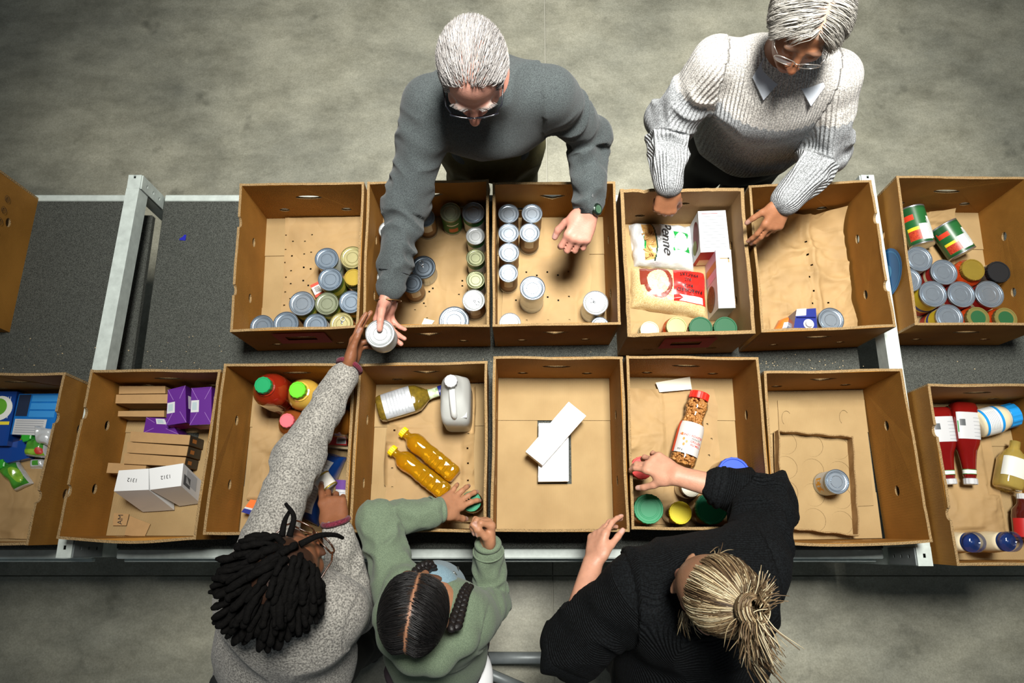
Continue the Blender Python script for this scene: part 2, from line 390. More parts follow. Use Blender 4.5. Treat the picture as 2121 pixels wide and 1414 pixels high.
def carton(key, label, px, H=0.25, z0=T, mt=None, notches='', holes=True, inset=0.006, handle='slot', bulge=(0, 0, 0, 0), seed=0, world=None, thick=0.0078, flaps=True, rag=0.0, gap=True):
    rs = random.Random(seed + 5); mt = mt or M_cb
    zt = z0 + H
    Pt = [np.array([*at(x, y, zt)[:2], zt]) for x, y in px] if world is None else [np.array([*p[:2], zt]) for p in world]
    cen = sum(Pt) / 4
    Pb = [np.array([*(p[:2] + (cen[:2] - p[:2]) / np.linalg.norm(cen[:2] - p[:2]) * inset), z0]) for p in Pt]
    root = thing('cardboard_carton', label, 'carton', (cen[0], cen[1], z0))
    BOXES[key] = dict(Pt=Pt, Pb=Pb, z0=z0, zt=zt, root=root, cen=cen)
    names = ['back_wall', 'side_wall', 'front_wall', 'side_wall']
    for i in range(4):
        j = (i + 1) % 4
        A, B, a, b = Pt[i], Pt[j], Pb[i], Pb[j]
        L = float(np.linalg.norm(B - A)); nin = np.cross(B - A, [0, 0, 1.]); nin /= np.linalg.norm(nin)
        if nin @ (cen - A) < 0: nin = -nin
        ph = rs.uniform(0, 6); am = rs.uniform(0.0005, 0.002)
        def fm(u, v, d, A=A, B=B, a=a, b=b, L=L, nin=nin, ph=ph, am=am, bl=bulge[i]):
            s = u / L; q = v / H
            p = (a * (1 - s) + b * s) * (1 - q) + (A * (1 - s) + B * s) * q
            return p + nin * (d - bl * math.sin(math.pi * min(1, max(0, s))) * q + am * q * math.sin(ph + 9 * s))
        end = i % 2 == 0
        top = []
        n = int(L / 0.02)
        nts = []
        if (not end) and notches in ('both', 'left' if i == 3 else 'right'): nts = [0.27 * L, 0.73 * L]
        uu = 0.0
        arr = [k * L / n for k in range(n + 1)]
        for x in arr:
            if any(abs(x - q) < 0.021 for q in nts): continue
            top.append((x, H + rs.uniform(-.001, .001) - rag * max(0, rs.gauss(0, 1)) * 0.012))
        for q in nts:
            for k in range(9):
                aa = math.pi * k / 8; top.append((q - 0.018 * math.cos(aa), H - 0.016 * math.sin(aa) - 0.0002))
        top.sort(key=lambda t: t[0])
        outer = [(0, 0), (L, 0)] + top[::-1]
        hl = []
        if holes:
            if end:
                cx_, cy_ = L / 2, H * 0.66
                if handle == 'slot': hl.append(oval(cx_, cy_, 0.045, 0.012, 16))
                elif handle == 'diamond': hl.append([(cx_ - .045, cy_ + .008), (cx_ - .025, cy_ - .006), (cx_, cy_ - .018), (cx_ + .025, cy_ - .006), (cx_ + .045, cy_ + .008), (cx_ + .03, cy_ + .013), (cx_ - .03, cy_ + .013)])
                hl += [oval(L * 0.23, H * 0.3, 0.018, 0.011), oval(L * 0.77, H * 0.3, 0.018, 0.011)]
            else: hl += [oval(L * 0.30, H * 0.48, 0.016, 0.013), oval(L * 0.70, H * 0.48, 0.016, 0.013)]
        V, F, E, uvp = polysolid(outer, hl, fm, thick)
        add(names[i], V, F, [mt, M_edge], root, mi=E, uv=uvp)
    if flaps:
        bl = (Pb[0] + Pb[3]) / 2; W = np.linalg.norm(Pb[1] - Pb[0]) - 2 * thick; D = np.linalg.norm(Pb[3] - Pb[0]) - 2 * thick
        X = (Pb[1] - Pb[0] + Pb[2] - Pb[3]); X /= np.linalg.norm(X); Y = (Pb[0] - Pb[3] + Pb[1] - Pb[2]); Y /= np.linalg.norm(Y)
        c = sum(Pb) / 4
        def flap(u0, u1, v0, v1, z, name='bottom_flap'):
            def fm(u, v, d): return c + X * u + Y * v + np.array([0, 0, z - d])
            o = [(u0, v0), (u1, v0), (u1, v1), (u0, v1)]
            V, F, E, uvp = polysolid(o, [], fm, 0.004); F = [f[::-1] for f in F]
            add(name, V, F, [M_cb2, M_edge], root, mi=E, uv=uvp)
        gw = 0.055 if gap else 0.002
        flap(-W / 2, -gw, -D / 2, D / 2, 0.0045); flap(gw, W / 2, -D / 2, D / 2, 0.0045)
        flap(-W / 2, W / 2, D / 2 - 0.142, D / 2, 0.009); flap(-W / 2, W / 2, -D / 2, -D / 2 + 0.142, 0.009)
        BOXES[key].update(X=X, Y=Y, c=c, W=W, D=D)
    return root
pA = [at(80, 410, T), at(20, 688, T)]
wA = [pA[0] + [-.40, 0, 0], pA[0], pA[1], pA[1] + [-.40, 0, 0]]
carton('A0', 'closed-side carton with circled date numbers printed on it', None, world=wA, inset=0.0, seed=1)
carton('B1', 'notched carton with heap of cans in its front corner', [(497, 380), (754, 377), (742, 679), (476, 686)], notches='left', seed=2)
carton('B2', "carton beneath the white-haired man's outstretched arm", [(761, 376), (1012, 372), (1014, 676), (750, 678)], handle='diamond', seed=3)
carton('B3', "carton beneath the man's watch hand", [(1020, 378), (1274, 376), (1286, 672), (1020, 676)], handle='diamond', seed=4)
carton('B4', 'worn ragged-edged carton holding pasta and rice bags', [(1284, 391), (1540, 389), (1566, 690), (1300, 697)], mt=M_cb3, seed=5, rag=0.3, thick=0.011)
carton('B5', 'carton lined with crumpled paper bag holding blue drink carton', [(1550, 384), (1805, 373), (1855, 677), (1578, 688)], notches='right', seed=6)
carton('B6', 'carton with blue oval badge full of cans and jars', [(1856, 364), (2125, 367), (2178, 673), (1895, 673)], seed=7)
carton('C0', 'carton holding blue boxes and green fruit pouches', [(-135, 772), (137, 772), (58, 1129), (-232, 1129)], notches='right', seed=8)
carton('C1', 'notched carton holding purple and white boxes', [(188, 765), (458, 765), (405, 1117), (116, 1115)], notches='left', bulge=(0, 0, 0.012, 0), seed=9)
carton('C2', 'carton holding juice bottles and blue bag', [(464, 753), (736, 752), (717, 1105), (421, 1107)], seed=10)
carton('C3', 'carton holding two golden oil bottles', [(743, 753), (1010, 748), (1008, 1101), (722, 1102)], handle='diamond', seed=11)
carton('C4', 'nearly empty carton holding two long white boxes', [(1022, 738), (1290, 739), (1303, 1101), (1016, 1101)], seed=12)
carton('C5', 'carton holding peanut jar and coloured lids', [(1297, 736), (1571, 740), (1602, 1098), (1308, 1096)], seed=13)
carton('C6', 'carton holding a shallow tray and single can', [(1582, 769), (1869, 763), (1932, 1122), (1606, 1126)], handle='diamond', bulge=(0, 0, 0.01, 0), seed=14)
carton('C7', 'carton holding ketchup, mayonnaise and oil bottles', [(1921, 795), (2195, 795), (2282, 1171), (1983, 1171)], notches='left', seed=15)

# crumbs on the carpet: nobody could count them
def in_poly(p, Q):
    return all((Q[(i + 1) % 4][0] - Q[i][0]) * (p[1] - Q[i][1]) - (Q[(i + 1) % 4][1] - Q[i][1]) * (p[0] - Q[i][0]) < .004 for i in range(4))
cv = []
for k in range(110):
    if k < 40: p = at(random.uniform(1575, 1770), random.gauss(752, 8), T)
    else: p = at(random.uniform(0, 500) if k % 2 else random.uniform(800, 2100), random.uniform(690, 765), T)
    if any(in_poly(p, B['Pb']) or in_poly(p, B['Pt']) for B in BOXES.values()): continue
    s = random.uniform(0.0008, 0.0024); cv.append(cuboid((p[0], p[1], T + s / 2), (s * 1.4, s, s)))
tag(add('crumbs', *join(*cv), mat('crumb', '#c9b48c', 0.9)), 'pale crumbs scattered over the carpet', 'crumbs', kind='stuff')

# ------------------------------------------------------------------ paper liners
def paper(name, c):
    t = NT(name); b = t.b; b.inputs['Roughness'].default_value = 0.7; b.inputs['Specular IOR Level'].default_value = .25; tc = t.add('ShaderNodeTexCoord')
    n = t.add('ShaderNodeTexNoise', i_Scale=9, i_Detail=5); t.link(tc.outputs['Object'], n.inputs['Vector'])
    r = t.add('ShaderNodeValToRGB'); r.color_ramp.elements[0].position = .3; r.color_ramp.elements[1].position = .7
    s = srgb(c); r.color_ramp.elements[0].color = (*[x * .88 for x in s], 1); r.color_ramp.elements[1].color = (*[min(1, x * 1.1) for x in s], 1)
    t.link(n.outputs['Fac'], r.inputs[0]); t.link(r.outputs[0], b.inputs['Base Color'])
    v = t.add('ShaderNodeTexNoise', i_Scale=5.5, i_Detail=2.5, i_Roughness=.45, i_Distortion=.7); t.link(tc.outputs['Object'], v.inputs['Vector'])
    mr = t.add('ShaderNodeMath', operation='SUBTRACT'); mr.inputs[1].default_value = .5; t.link(v.outputs['Fac'], mr.inputs[0]); ma = t.add('ShaderNodeMath', operation='ABSOLUTE'); t.link(mr.outputs[0], ma.inputs[0])
    bp = t.add('ShaderNodeBump', i_Strength=0.7); bp.inputs['Distance'].default_value = 0.05; t.link(ma.outputs[0], bp.inputs['Height']); t.link(bp.outputs[0], b.inputs['Normal'])
    return t.m
M_pap = paper('kraft paper', '#a0845a')
def liner(key, label, u0, u1, v0, v1, amp=0.004, seed=0, curl=(0, 0, 0, 0), perf=(), fold=None, rough=None, dz=0.012, skew=0.0, vary=0.006):
    "u,v in 0..1 of the carton floor; curl = rise at left,right,front,back edges"
    B = BOXES[key]; X, Y, c, W, D = B['X'], B['Y'], B['c'], B['W'], B['D']
    nu, nv = int((u1 - u0) * W / 0.006), int((v1 - v0) * D / 0.006)
    U, Vv = np.meshgrid(np.linspace(0, 1, nu + 1), np.linspace(0, 1, nv + 1), indexing='ij')
    U = U.ravel(); Vv = Vv.ravel()
    x = (u0 + (u1 - u0) * U - 0.5) * W; y = (v0 + (v1 - v0) * Vv - 0.5) * D
    x = x + skew * (Vv - .5)
    P2 = np.stack([x, y], 1)
    ex = np.minimum(U, 1 - U); ey = np.minimum(Vv, 1 - Vv)
    x = x + vary * vnoise(P2, 14, seed + 3) * (ex < .12); y = y + vary * vnoise(P2, 14, seed + 4) * (ey < .12)
    lim = W / 2 - 0.006; x = np.clip(x, -lim, lim); limy = D / 2 - .006; y = np.clip(y, -limy, limy)
    r = 0
    for k, (s, a) in enumerate(((7, 1.0), (15, .6), (31, .3))):
        r = r + a * (1 - 2.0 * np.abs(vnoise(P2 + 0.02 * vnoise(P2, 8, seed + 9)[:, None], s, seed + k)) ** .75)
    z = amp * (r + 0.6)
    if rough is not None: z = z * np.clip(rough(U, Vv), 0, 3)
    for e, q in zip((U, 1 - U, Vv, 1 - Vv), curl):
        if q: z = z + q * np.clip(1 - e / 0.16, 0, 1) ** 1.6
    if fold is not None:
        z = z + fold(U, Vv)
    z = dz + np.maximum(z, -0.001)
    P = c + x[:, None] * X + y[:, None] * Y + np.outer(z, [0, 0, 1])
    bad = np.zeros((nu, nv), bool)
    for (pu, pv) in perf:
        i, j = int(pu * nu), int(pv * nv)
        if 0 <= i < nu and 0 <= j < nv: bad[i, j] = True
    F = [(i * (nv + 1) + j, (i + 1) * (nv + 1) + j, (i + 1) * (nv + 1) + j + 1, i * (nv + 1) + j + 1) for i in range(nu) for j in range(nv) if not bad[i, j]]
    o = add('paper_liner', P, F, M_pap, smooth=True)
    return tag(o, label, 'paper')
def rowperf(u, a, b, n, j=0.01): return [(u + random.uniform(-j, j), a + (b - a) * k / (n - 1)) for k in range(n)]
liner('B1', 'flat kraft paper liner beneath the heaped cans', .19, 1, 0, 1, 0.003, 1, perf=rowperf(.22, .1, .8, 8, .002) + rowperf(.09, .25, .8, 6) + rowperf(.02, .2, .85, 7, .002) + rowperf(.30, .2, .85, 6), curl=(0, 0.0, 0, .01))
liner('B2', "creased kraft liner under man's outstretched arm", .04, .98, .0, .98, 0.004, 2, perf=[(random.uniform(.3, .8), random.uniform(.1, .7)) for _ in range(20)])
liner('B3', "kraft liner under the man's watch hand", .05, .86, .02, .98, 0.0035, 3, perf=[(.15 + .12 * (k % 6), .12 + .2 * (k // 6) + .03 * (k % 2)) for k in range(20)])
liner('B4', 'kraft liner beneath pasta and rice bags', .02, .98, .02, .9, 0.004, 4)
liner('B5', 'large crumpled kraft bag lying flat beside blue drink carton', .02, .98, .02, .97, 0.014, 5, perf=rowperf(.66, .1, .8, 8, .02) + rowperf(.8, .1, .3, 3), curl=(0, .02, .01, .05),
      fold=lambda u, v: .018 * np.clip(1 - np.abs(u - .68 - .06 * (1 - v)) / .05, 0, 1) + .02 * np.clip(u - .7, 0, 1))
liner('B6', 'kraft liner beneath the lying green-labelled cans', .05, .72, .1, .97, 0.007, 6, curl=(0, .02, 0, .03))
liner('C0', 'kraft liner beneath the green fruit pouches', .02, .98, .02, .9, 0.007, 7)
liner('C2', 'kraft liner beside the green-capped juice bottle', .06, .8, .14, .97, 0.010, 8, curl=(.015, 0, 0, .01))
liner('C3', 'wrinkled kraft liner beneath the golden oil bottles', .13, .90, .04, .98, 0.009, 9, perf=rowperf(.07, .25, .8, 5) + rowperf(.93, .3, .75, 5), curl=(.02, .02, 0, 0),
      rough=lambda u, v: .6 + 1.6 * np.clip(np.abs(u - .5) * 2 - .55, 0, 1))
liner('C5', 'crumpled kraft liner beneath the peanut jar', .0, .84, .02, .92, 0.012, 10, perf=rowperf(.92, .5, .85, 4, .03), rough=lambda u, v: .5 + 1.5 * np.clip(.6 - u, 0, 1))
liner('C7', 'wrinkled kraft liner under the big ketchup bottle', .03, .8, .1, .97, 0.010, 12)

def inside(P, margin=.0065):
    "xy shift that brings points P inside the carton they stand in"
    P = np.asarray(P, float)[:, :2]; c0 = P.mean(0)
    for B in BOXES.values():
        if 'X' not in B: continue
        L = np.stack([(P - B['c'][:2]) @ B['X'][:2], (P - B['c'][:2]) @ B['Y'][:2]], 1); m = (c0 - B['c'][:2]) @ np.stack([B['X'][:2], B['Y'][:2]], 1)
        if abs(m[0]) < B['W'] / 2 + .03 and abs(m[1]) < B['D'] / 2 + .03:
            sh = []
            for k, h in ((0, B['W'] / 2 - margin), (1, B['D'] / 2 - margin)):
                lo, hi = L[:, k].min(), L[:, k].max(); sh.append((-h - lo) if lo < -h else (h - hi) if hi > h else 0.0)
            d = B['X'][:2] * sh[0] + B['Y'][:2] * sh[1]; return np.array([d[0], d[1], 0.0])
    return np.zeros(3)
def disc(p, r): return np.array([[p[0] + r * math.cos(t), p[1] + r * math.sin(t)] for t in np.linspace(0, 6.283, 25)[:-1]])

PEND = []
def flush():
    "settle the standing round things so that none cuts into another or into a carton, then build them"
    n = len(PEND); P = [q[0].copy() for q in PEND]
    for it in range(160):
        mv = False
        for i in range(n):
            for j in range(i):
                a, b = PEND[i], PEND[j]
                if abs(a[2] - b[2]) > .05: continue
                d = P[i][:2] - P[j][:2]; L = math.hypot(*d); m = a[1] + b[1] + .0008
                if 1e-6 < L < m: d = d / L * (m - L) / 2; P[i][:2] += d; P[j][:2] -= d; mv = True
        for i in range(n):
            s = inside(disc(P[i], PEND[i][1])); P[i] = P[i] + s
        if not mv: break
    for q, p in zip(PEND, P): q[3](p)
    PEND.clear()
# ------------------------------------------------------------------ cans and jars
M_tin = mat('tin', '#b9c0c6', 0.3, metal=0.9, var=0.06, vscale=40)
M_lidS = mat('silver lid', '#98a3ad', 0.30, metal=0.75, var=0.07, vscale=30)
M_lidB = mat('blue grey lid', '#7e8c99', 0.32, metal=0.65, var=0.08, vscale=30)
M_lidG = mat('green gold lid', '#7c8062', 0.32, metal=0.65, var=0.08, vscale=30)
M_lidY = mat('pale gold lid', '#a59e70', 0.36, metal=0.6, var=0.08, vscale=30)
M_lidO = mat('olive grey lid', '#8a9078', 0.32, metal=0.65, var=0.08, vscale=30)
M_lidW = mat('white lid', '#b2b6b6', 0.32, metal=0.55, var=0.04, vscale=30)
M_lidD = mat('dark steel lid', '#5d6770', 0.34, metal=0.75, var=0.08, vscale=30)
M_gold = mat('gold lid', '#c2a646', 0.3, metal=0.75, var=0.06)
def flat(c, rough=0.5): return mat('print ' + c, c, rough)
_cans = {}
ALLC = []
def can_mesh(r, h, lm, tab):
    key = (round(r, 4), round(h, 3), lm.name, tab)
    if key in _cans: return _cans[key]
    body = [(r * .93, 0), (r, .001), (r, .004), (r * .965, .007)]
    for k in range(5):
        z = h * (.3 + .09 * k); body += [(r * .965, z), (r * .945, z + h * .03), (r * .965, z + h * .06)]
    body += [(r * .965, h - .012), (r, h - .008)]
    V, F = lathe(body, 36); mb = mkmesh('can_body', V, F, M_tin, smooth=True)
    d = .0042
    lid = [(r, h - .0085), (r, h - .0045), (r * 1.012, h - .003), (r * 1.012, h - .0008), (r * .985, h), (r * .955, h - .0012), (r * .935, h - d), (r * .87, h - d), (r * .845, h - d + .0016), (r * .82, h - d),
           (r * .76, h - d - .0006), (r * .735, h - d + .001), (r * .71, h - d - .0006), (r * .5, h - d - .0006), (r * .475, h - d + .0004), (r * .45, h - d - .0004), (r * .02, h - d - .0004)]
    V, F = lathe(lid, 64); ml = mkmesh('can_lid', V, F[:-2] + [F[-1]], lm)
    mt_ = None
    if tab:
        a = np.linspace(0, 2 * math.pi, 18)[:-1]
        ring = [(r * (.42 + .2 * math.cos(t)), r * .17 * math.sin(t), h - d + .0022) for t in a]
        t1 = tube(ring, .0013, 6, closed=True); t2 = tube([(r * .22, 0, h - d + .0022), (r * -.02, 0, h - d + .0015)], [.0035, .003], 8, flat=.35)
        rv = cuboid((r * .06, 0, h - d + .0022), (.006, .006, .002), bev=.0006)
        V, F = join(t1, t2, rv); mt_ = mkmesh('pull_tab', V, F, M_tin, smooth=True)
    _cans[key] = (mb, ml, mt_)
    return _cans[key]
def band(r, z0, z1, seg=40, fn=None, mats=None, nz=14):
    V = []; F = []; mi = []
    for i in range(nz + 1):
        for j in range(seg): a = 2 * math.pi * j / seg; V.append((r * math.cos(a), r * math.sin(a), z0 + (z1 - z0) * i / nz))
    for i in range(nz):
        for j in range(seg):
            F.append((i * seg + j, i * seg + (j + 1) % seg, (i + 1) * seg + (j + 1) % seg, (i + 1) * seg + j)); mi.append(fn(2 * math.pi * (j + .5) / seg, (i + .5) / nz) if fn else 0)
    return np.array(V), F, mi
LABELS = {}
def label_paint(kind, face):
    "face = angle the label picture points to"
    def A(a): return abs((a - face + math.pi) % (2 * math.pi) - math.pi)
    P = {'green': (['#2f6a2a', '#c9682c', '#e9e6da', '#1f4d24'], lambda a, z: 1 if A(a) < .5 and .15 < z < .4 else 2 if A(a) < .55 and .62 < z < .75 else 3 if z > .9 or A(a) > 2 else 0),
         'greenwhite': (['#dfe2da', '#1f7a3c', '#d0c7b0'], lambda a, z: 1 if z > .72 or (A(a) < .6 and z < .3) else 0),
         'orange': (['#c7742d', '#e2c48c', '#7d4a26'], lambda a, z: 1 if .4 < z < .6 else 2 if z < .15 else 0),
         'brown': (['#8c6a45', '#d8cdb6', '#5a4027'], lambda a, z: 1 if A(a) < .5 and z > .5 else 2 if z < .2 else 0),
         'yellowred': (['#d9c22c', '#9c2c24', '#27408e', '#e8e2d0'], lambda a, z: 1 if z < .35 else 2 if .45 < z < .58 else 0 if A(a) < 1.2 else 3),
         'red': (['#a32420', '#d8c9a0', '#3b2a4f'], lambda a, z: 1 if .55 < z < .7 else 2 if z < .18 else 0),
         'pale': (['#d5d8cf', '#7f9a86', '#b9c4b4'], lambda a, z: 1 if .3 < z < .45 else 2 if z < .2 else 0),
         'corn': (['#cfd3cf', '#e0a21c', '#a8adab'], lambda a, z: 1 if A(a) < .7 and .15 < z < .62 and math.sin(a * 14) + math.sin(z * 40) > -.5 else 2 if z > .85 else 0),
         'greenveg': (['#5f7a2a', '#c8c04a', '#9c3f2a'], lambda a, z: 1 if .5 < z < .8 else 2 if z < .25 else 0)}[kind]
    return [flat(c) for c in P[0]], P[1]
def can(px, py, rp, h, lm, label, kind=None, tab=False, group=None, z0=T + .0155, cat='can', name='food_can', spin=0.0, tilt=(0, 0)):
    p = at(px, py, z0 + h); r = round(rp * px2m(p) * 0.97 / 0.0005) * 0.0005
    PEND.append([p, r * 1.012, z0, lambda p: _can(p, r, h, lm, label, kind, tab, group, z0, cat, name, spin, tilt)])
def _can(p, r, h, lm, label, kind, tab, group, z0, cat, name, spin, tilt):
    o = thing(name, label, cat, (p[0], p[1], z0), group, spin); o.rotation_euler = (tilt[0], tilt[1], spin)
    mb, ml, mt_ = can_mesh(r, h, lm, tab)
    link('can_body', mb, o); link('lid', ml, o)
    if mt_: link('pull_tab', mt_, o)
    if kind:
        key = ('lab', kind, round(r, 4), h)
        if key not in _cans:
            ms, fn = label_paint(kind, -math.pi / 2); V, F, mi = band(r * .975, .0085, h - .0095, fn=fn, mats=ms); _cans[key] = mkmesh('label', V, F, ms, mi=mi, smooth=True)
        lo = link('paper_label', _cans[key], o); lo.rotation_euler = (0, 0, math.atan2(-p[1], -p[0]) + math.pi / 2 - spin)
    return o
g1 = 'plain cans heaped in the notched carton'
can(677.6, 541, 25, .11, M_lidB, 'blue-grey lidded can at the back of the heap', 'pale')
can(729, 536, 25, .11, M_lidY, 'pale gold lidded can beside the gold-capped jar', 'pale')
can(687, 575, 25.5, .125, M_lidB, 'tall green-labelled can in front of blue-grey lidded can', 'greenveg')
can(622.5, 633, 27, .11, M_lidS, 'bright silver can standing alone at edge of heap', 'greenveg')
can(677.6, 630, 25, .11, M_lidO, 'olive-lidded can in the middle of heap', 'greenveg')
can(729, 629, 25, .11, M_lidB, 'dull blue-grey can at heap edge by olive-lidded can', 'greenveg')
can(543, 680, 25, .10, M_lidB, 'dull silver can against front wall, apart from heap', 'pale')
can(594, 671, 27, .11, M_lidB, 'silver can between bright silver can and front wall', 'brown')
can(656, 680, 25, .10, M_lidB, 'silver can tucked behind the ring-pull can', 'pale')
can(709, 671, 25, .105, M_lidY, 'pale gold ring-pull can in the heap', 'orange', tab=True, spin=1.4)
def jar(px, py, rp, h, lidm, bodym, label, group=None, z0=T + .0155, rb=1.12, lh=.016, labm=None, cat='jar', rim=None, recess=.0015, after=None):
    p = at(px, py, z0 + h); r = round(rp * px2m(p) * .98 / .0005) * .0005; R = r * rb
    PEND.append([p, max(R, r * 1.012), z0, lambda p: _jar(p, r, R, h, lidm, bodym, label, group, z0, lh, labm, cat, recess, after)])
def _jar(p, r, R, h, lidm, bodym, label, group, z0, lh, labm, cat, recess, after):
    o = thing('food_jar', label, cat, (p[0], p[1], z0), group)
    prof = [(R * .85, 0), (R * .97, .002), (R, .008), (R, h * .72), (R * .97, h * .78), (r * .93, h * .87), (r * .9, h - .008)]
    V, F = lathe(prof, 36); add('jar_body', V + np.array([p[0], p[1], z0]), F, bodym, o, smooth=True)
    if labm:
        V, F, mi = band(R * 1.004, h * .12, h * .66); add('paper_label', V + np.array([p[0], p[1], z0]), F, labm, o, smooth=True)
    seg = 72; a = np.arange(seg) * 2 * math.pi / seg; kn = 1 + .012 * np.sign(np.sin(a * 36))
    pr = [(r * .98, h - lh), (r * 1.0, h - lh + .001), (r * 1.0, h - .002), (r * .97, h), (r * .88, h), (r * .85, h - recess), (r * .4, h - recess), (r * .02, h - recess)]
    V, F = lathe(pr, seg); V = V.reshape(len(pr), seg, 3); V[1:3, :, :2] *= kn[None, :, None]; V = V.reshape(-1, 3)
    add('jar_lid', V + np.array([p[0], p[1], z0]), F, lidm, o, smooth=False)
    if after: after(o)
M_glassD = mat('dark glass', '#4a4238', 0.08, coat=1)
M_sauce = mat('red sauce glass', '#a83a14', 0.12, coat=1, var=.2, vscale=60)
M_honey = mat('pale glass', '#b9b08a', 0.1, coat=1, var=.1, vscale=40)
jar(726, 571, 19, .115, M_gold, M_glassD, 'small jar with shiny gold cap in the can heap', lh=.012)
c = at(657, 600, T + .045)
R_ = Matrix.Rotation(math.radians(-62), 3, 'Z'); R_ = np.array(R_)
o = thing('small_food_box', 'small red and white box with barcode beneath the cans', 'box', (c[0], c[1], T + .015))
add('box_body', *cuboid((c[0], c[1], T + .032), (.05, .03, .03), R_, bev=.001), flat('#d8d5cf'), o)
for s in (-1, 1): add('red_band', *cuboid(np.array([c[0], c[1], T + .0325]) + R_ @ [s * .02, 0, 0], (.0102, .0304, .0304), R_), flat('#c0432c'), o)
for k in range(7): add('barcode_bar', *cuboid(np.array([c[0], c[1], T + .0473]) + R_ @ [-.01 + .003 * k, .002, 0], (.0012 + .0006 * (k % 2), .018, .0006), R_), flat('#26262a'), o)
# carton under the outstretched arm
can(815, 427, 20, .11, M_lidB, "silver can in back corner under man's sleeve", 'pale')
can(803, 465, 21, .11, M_lidW, "pale orange-labelled can beside man's sleeve", 'orange')
can(880, 450, 21, .11, M_lidB, "brown-labelled can behind the man's sleeve", 'brown')
can(793, 574, 20, .11, M_lidW, "silver can half hidden beneath the man's cuff", 'pale')
can(876, 554, 26, .075, M_lidD, "short dark ring-pull can beside man's cuff", None, tab=True, spin=2.0)
can(854, 585, 22, .11, M_lidD, "dark-lidded can in front of short ring-pull can", 'brown')
can(933, 432, 22, .115, M_lidO, 'olive-lidded can with green and orange label', 'green')
can(982, 434, 24, .115, M_lidS, 'wide silver can with green-topped white label', 'greenwhite')
can(987, 488, 20, .11, M_lidW, 'white-lidded can in the row of green-gold cans', 'greenwhite')
for y, nb_ in ((533, 'the white-lidded can'), (579, 'the white ring-pull can')): can(989, y, 20, .11, M_lidG, 'green-gold lidded can standing next to ' + nb_, 'greenwhite', group='green-gold cans in a row')
can(984.5, 624, 24, .11, M_lidW, 'white ring-pull can at front end of side row', 'brown', tab=True, spin=-.6)
can(943.5, 663, 32, .07, M_lidS, 'widest silver can in front corner of carton', None)
# carton under the watch hand
for x, y, lb_ in ((1053, 428, 'plain silver can wedged in the back corner of carton'), (1101, 428, 'plain silver can against back wall beside the corner can'), (1050, 473.5, 'plain silver can directly in front of the corner can'),
                  (1098, 473.5, 'plain silver can of the two-by-two block touching neither wall'), (1047, 519, 'plain silver can third along side wall from the corner'), (1047, 565, 'smaller plain silver can ending the side-wall row')):
    can(x, y, 22 if y < 560 else 20.5, .115, M_lidS, lb_, 'brown', group='plain silver cans standing in rows')
can(1103, 596, 27, .145, M_lidS, 'tall silver can standing alone on kraft liner', None)
can(1050, 672, 23, .085, M_lidW, 'low bright can in front corner near tall can', None)
can(1241, 640, 27, .10, M_lidW, 'white ring-pull can alone at the front corner', None, tab=True, spin=2.6)
can(1245, 672, 19, .075, M_lidS, 'small can in front of white ring-pull can', None)
# paper scraps
def scrap(px4, z, label, col, th=.0006):
    P = [at(x, y, z) for x, y in px4]; V, F = hexa(np.array(P)[::-1], np.array(P)[::-1] + [0, 0, th])
    return tag(add('paper_scrap', V, F, flat(col)), label, 'paper')
scrap([(879, 659), (900, 664), (893, 674), (873, 672)], T + .022, 'small pale paper scrap beside widest silver can', '#d8d4b8')
scrap([(1358, 792), (1429, 780), (1433, 806), (1366, 812)], T + .03, 'white paper slip near peanut jar cap', '#d9d5bf')
# ------------------------------------------------------------------ boxes from their top faces
def box_item(name, label, cat, top, zt, zb, m, bot=None, group=None, part='box_body'):
    Pt = np.array([at(x, y, zt) for x, y in top])
    if bot is None: Pb = Pt.copy(); Pb[:, 2] = zb
    else: Pb = np.array([at(x, y, zb) for x, y in bot])
    sh = inside(np.vstack([Pt, Pb]), .010); Pt = Pt + sh; Pb = Pb + sh
    o = thing(name, label, cat, (*Pb.mean(0)[:2], zb), group)
    V, F = hexa(Pb[::-1], Pt[::-1]); add(part, V, F, m, o)
    return o, Pt, Pb
def patch(name, o, P, u0, u1, v0, v1, m, lift=.0006):
    "thin printed patch on the quad P (TL,TR,BR,BL)"
    P = np.asarray(P)
    def q(u, v): return (P[0] * (1 - u) + P[1] * u) * (1 - v) + (P[3] * (1 - u) + P[2] * u) * v
    n = np.cross(P[1] - P[0], P[3] - P[0]); n /= -np.linalg.norm(n)
    W = np.array([q(u0, v0), q(u1, v0), q(u1, v1), q(u0, v1)]) + n * lift
    return add(name, W, [(3, 2, 1, 0)], m, o)
def quad_text(o, P, u, v, body, size, m, up=(0, -1), shear=0, bold=0, name='lettering', lift=.0011):
    "text on quad P; up=(du,dv) direction of the letters' tops in quad space"
    P = np.asarray(P)
    c = (P[0] * (1 - u) + P[1] * u) * (1 - v) + (P[3] * (1 - u) + P[2] * u) * v
    ex = P[1] - P[0]; ex = ex / np.linalg.norm(ex); ey = P[3] - P[0]; ey = ey / np.linalg.norm(ey)
    n = np.cross(ey, ex); n /= np.linalg.norm(n)
    Y = ex * up[0] + ey * up[1]; X = np.cross(Y, n)
    return put_text(name, body, o, c, X, Y, size, m, shear, bold, lift)
M_ink = flat('#1c1c1e'); M_white = mat('white card', '#bcbebf', .55); M_whiteg = mat('white gloss card', '#dcdedd', .35, coat=.3)
M_purple = mat('purple card', '#541b7a', .4, coat=.4); M_magenta = mat('magenta card', '#a0194a', .4); M_kcard = mat('kraft carton', '#a58356', .7, var=.06, vscale=30)
zz = T + .0135
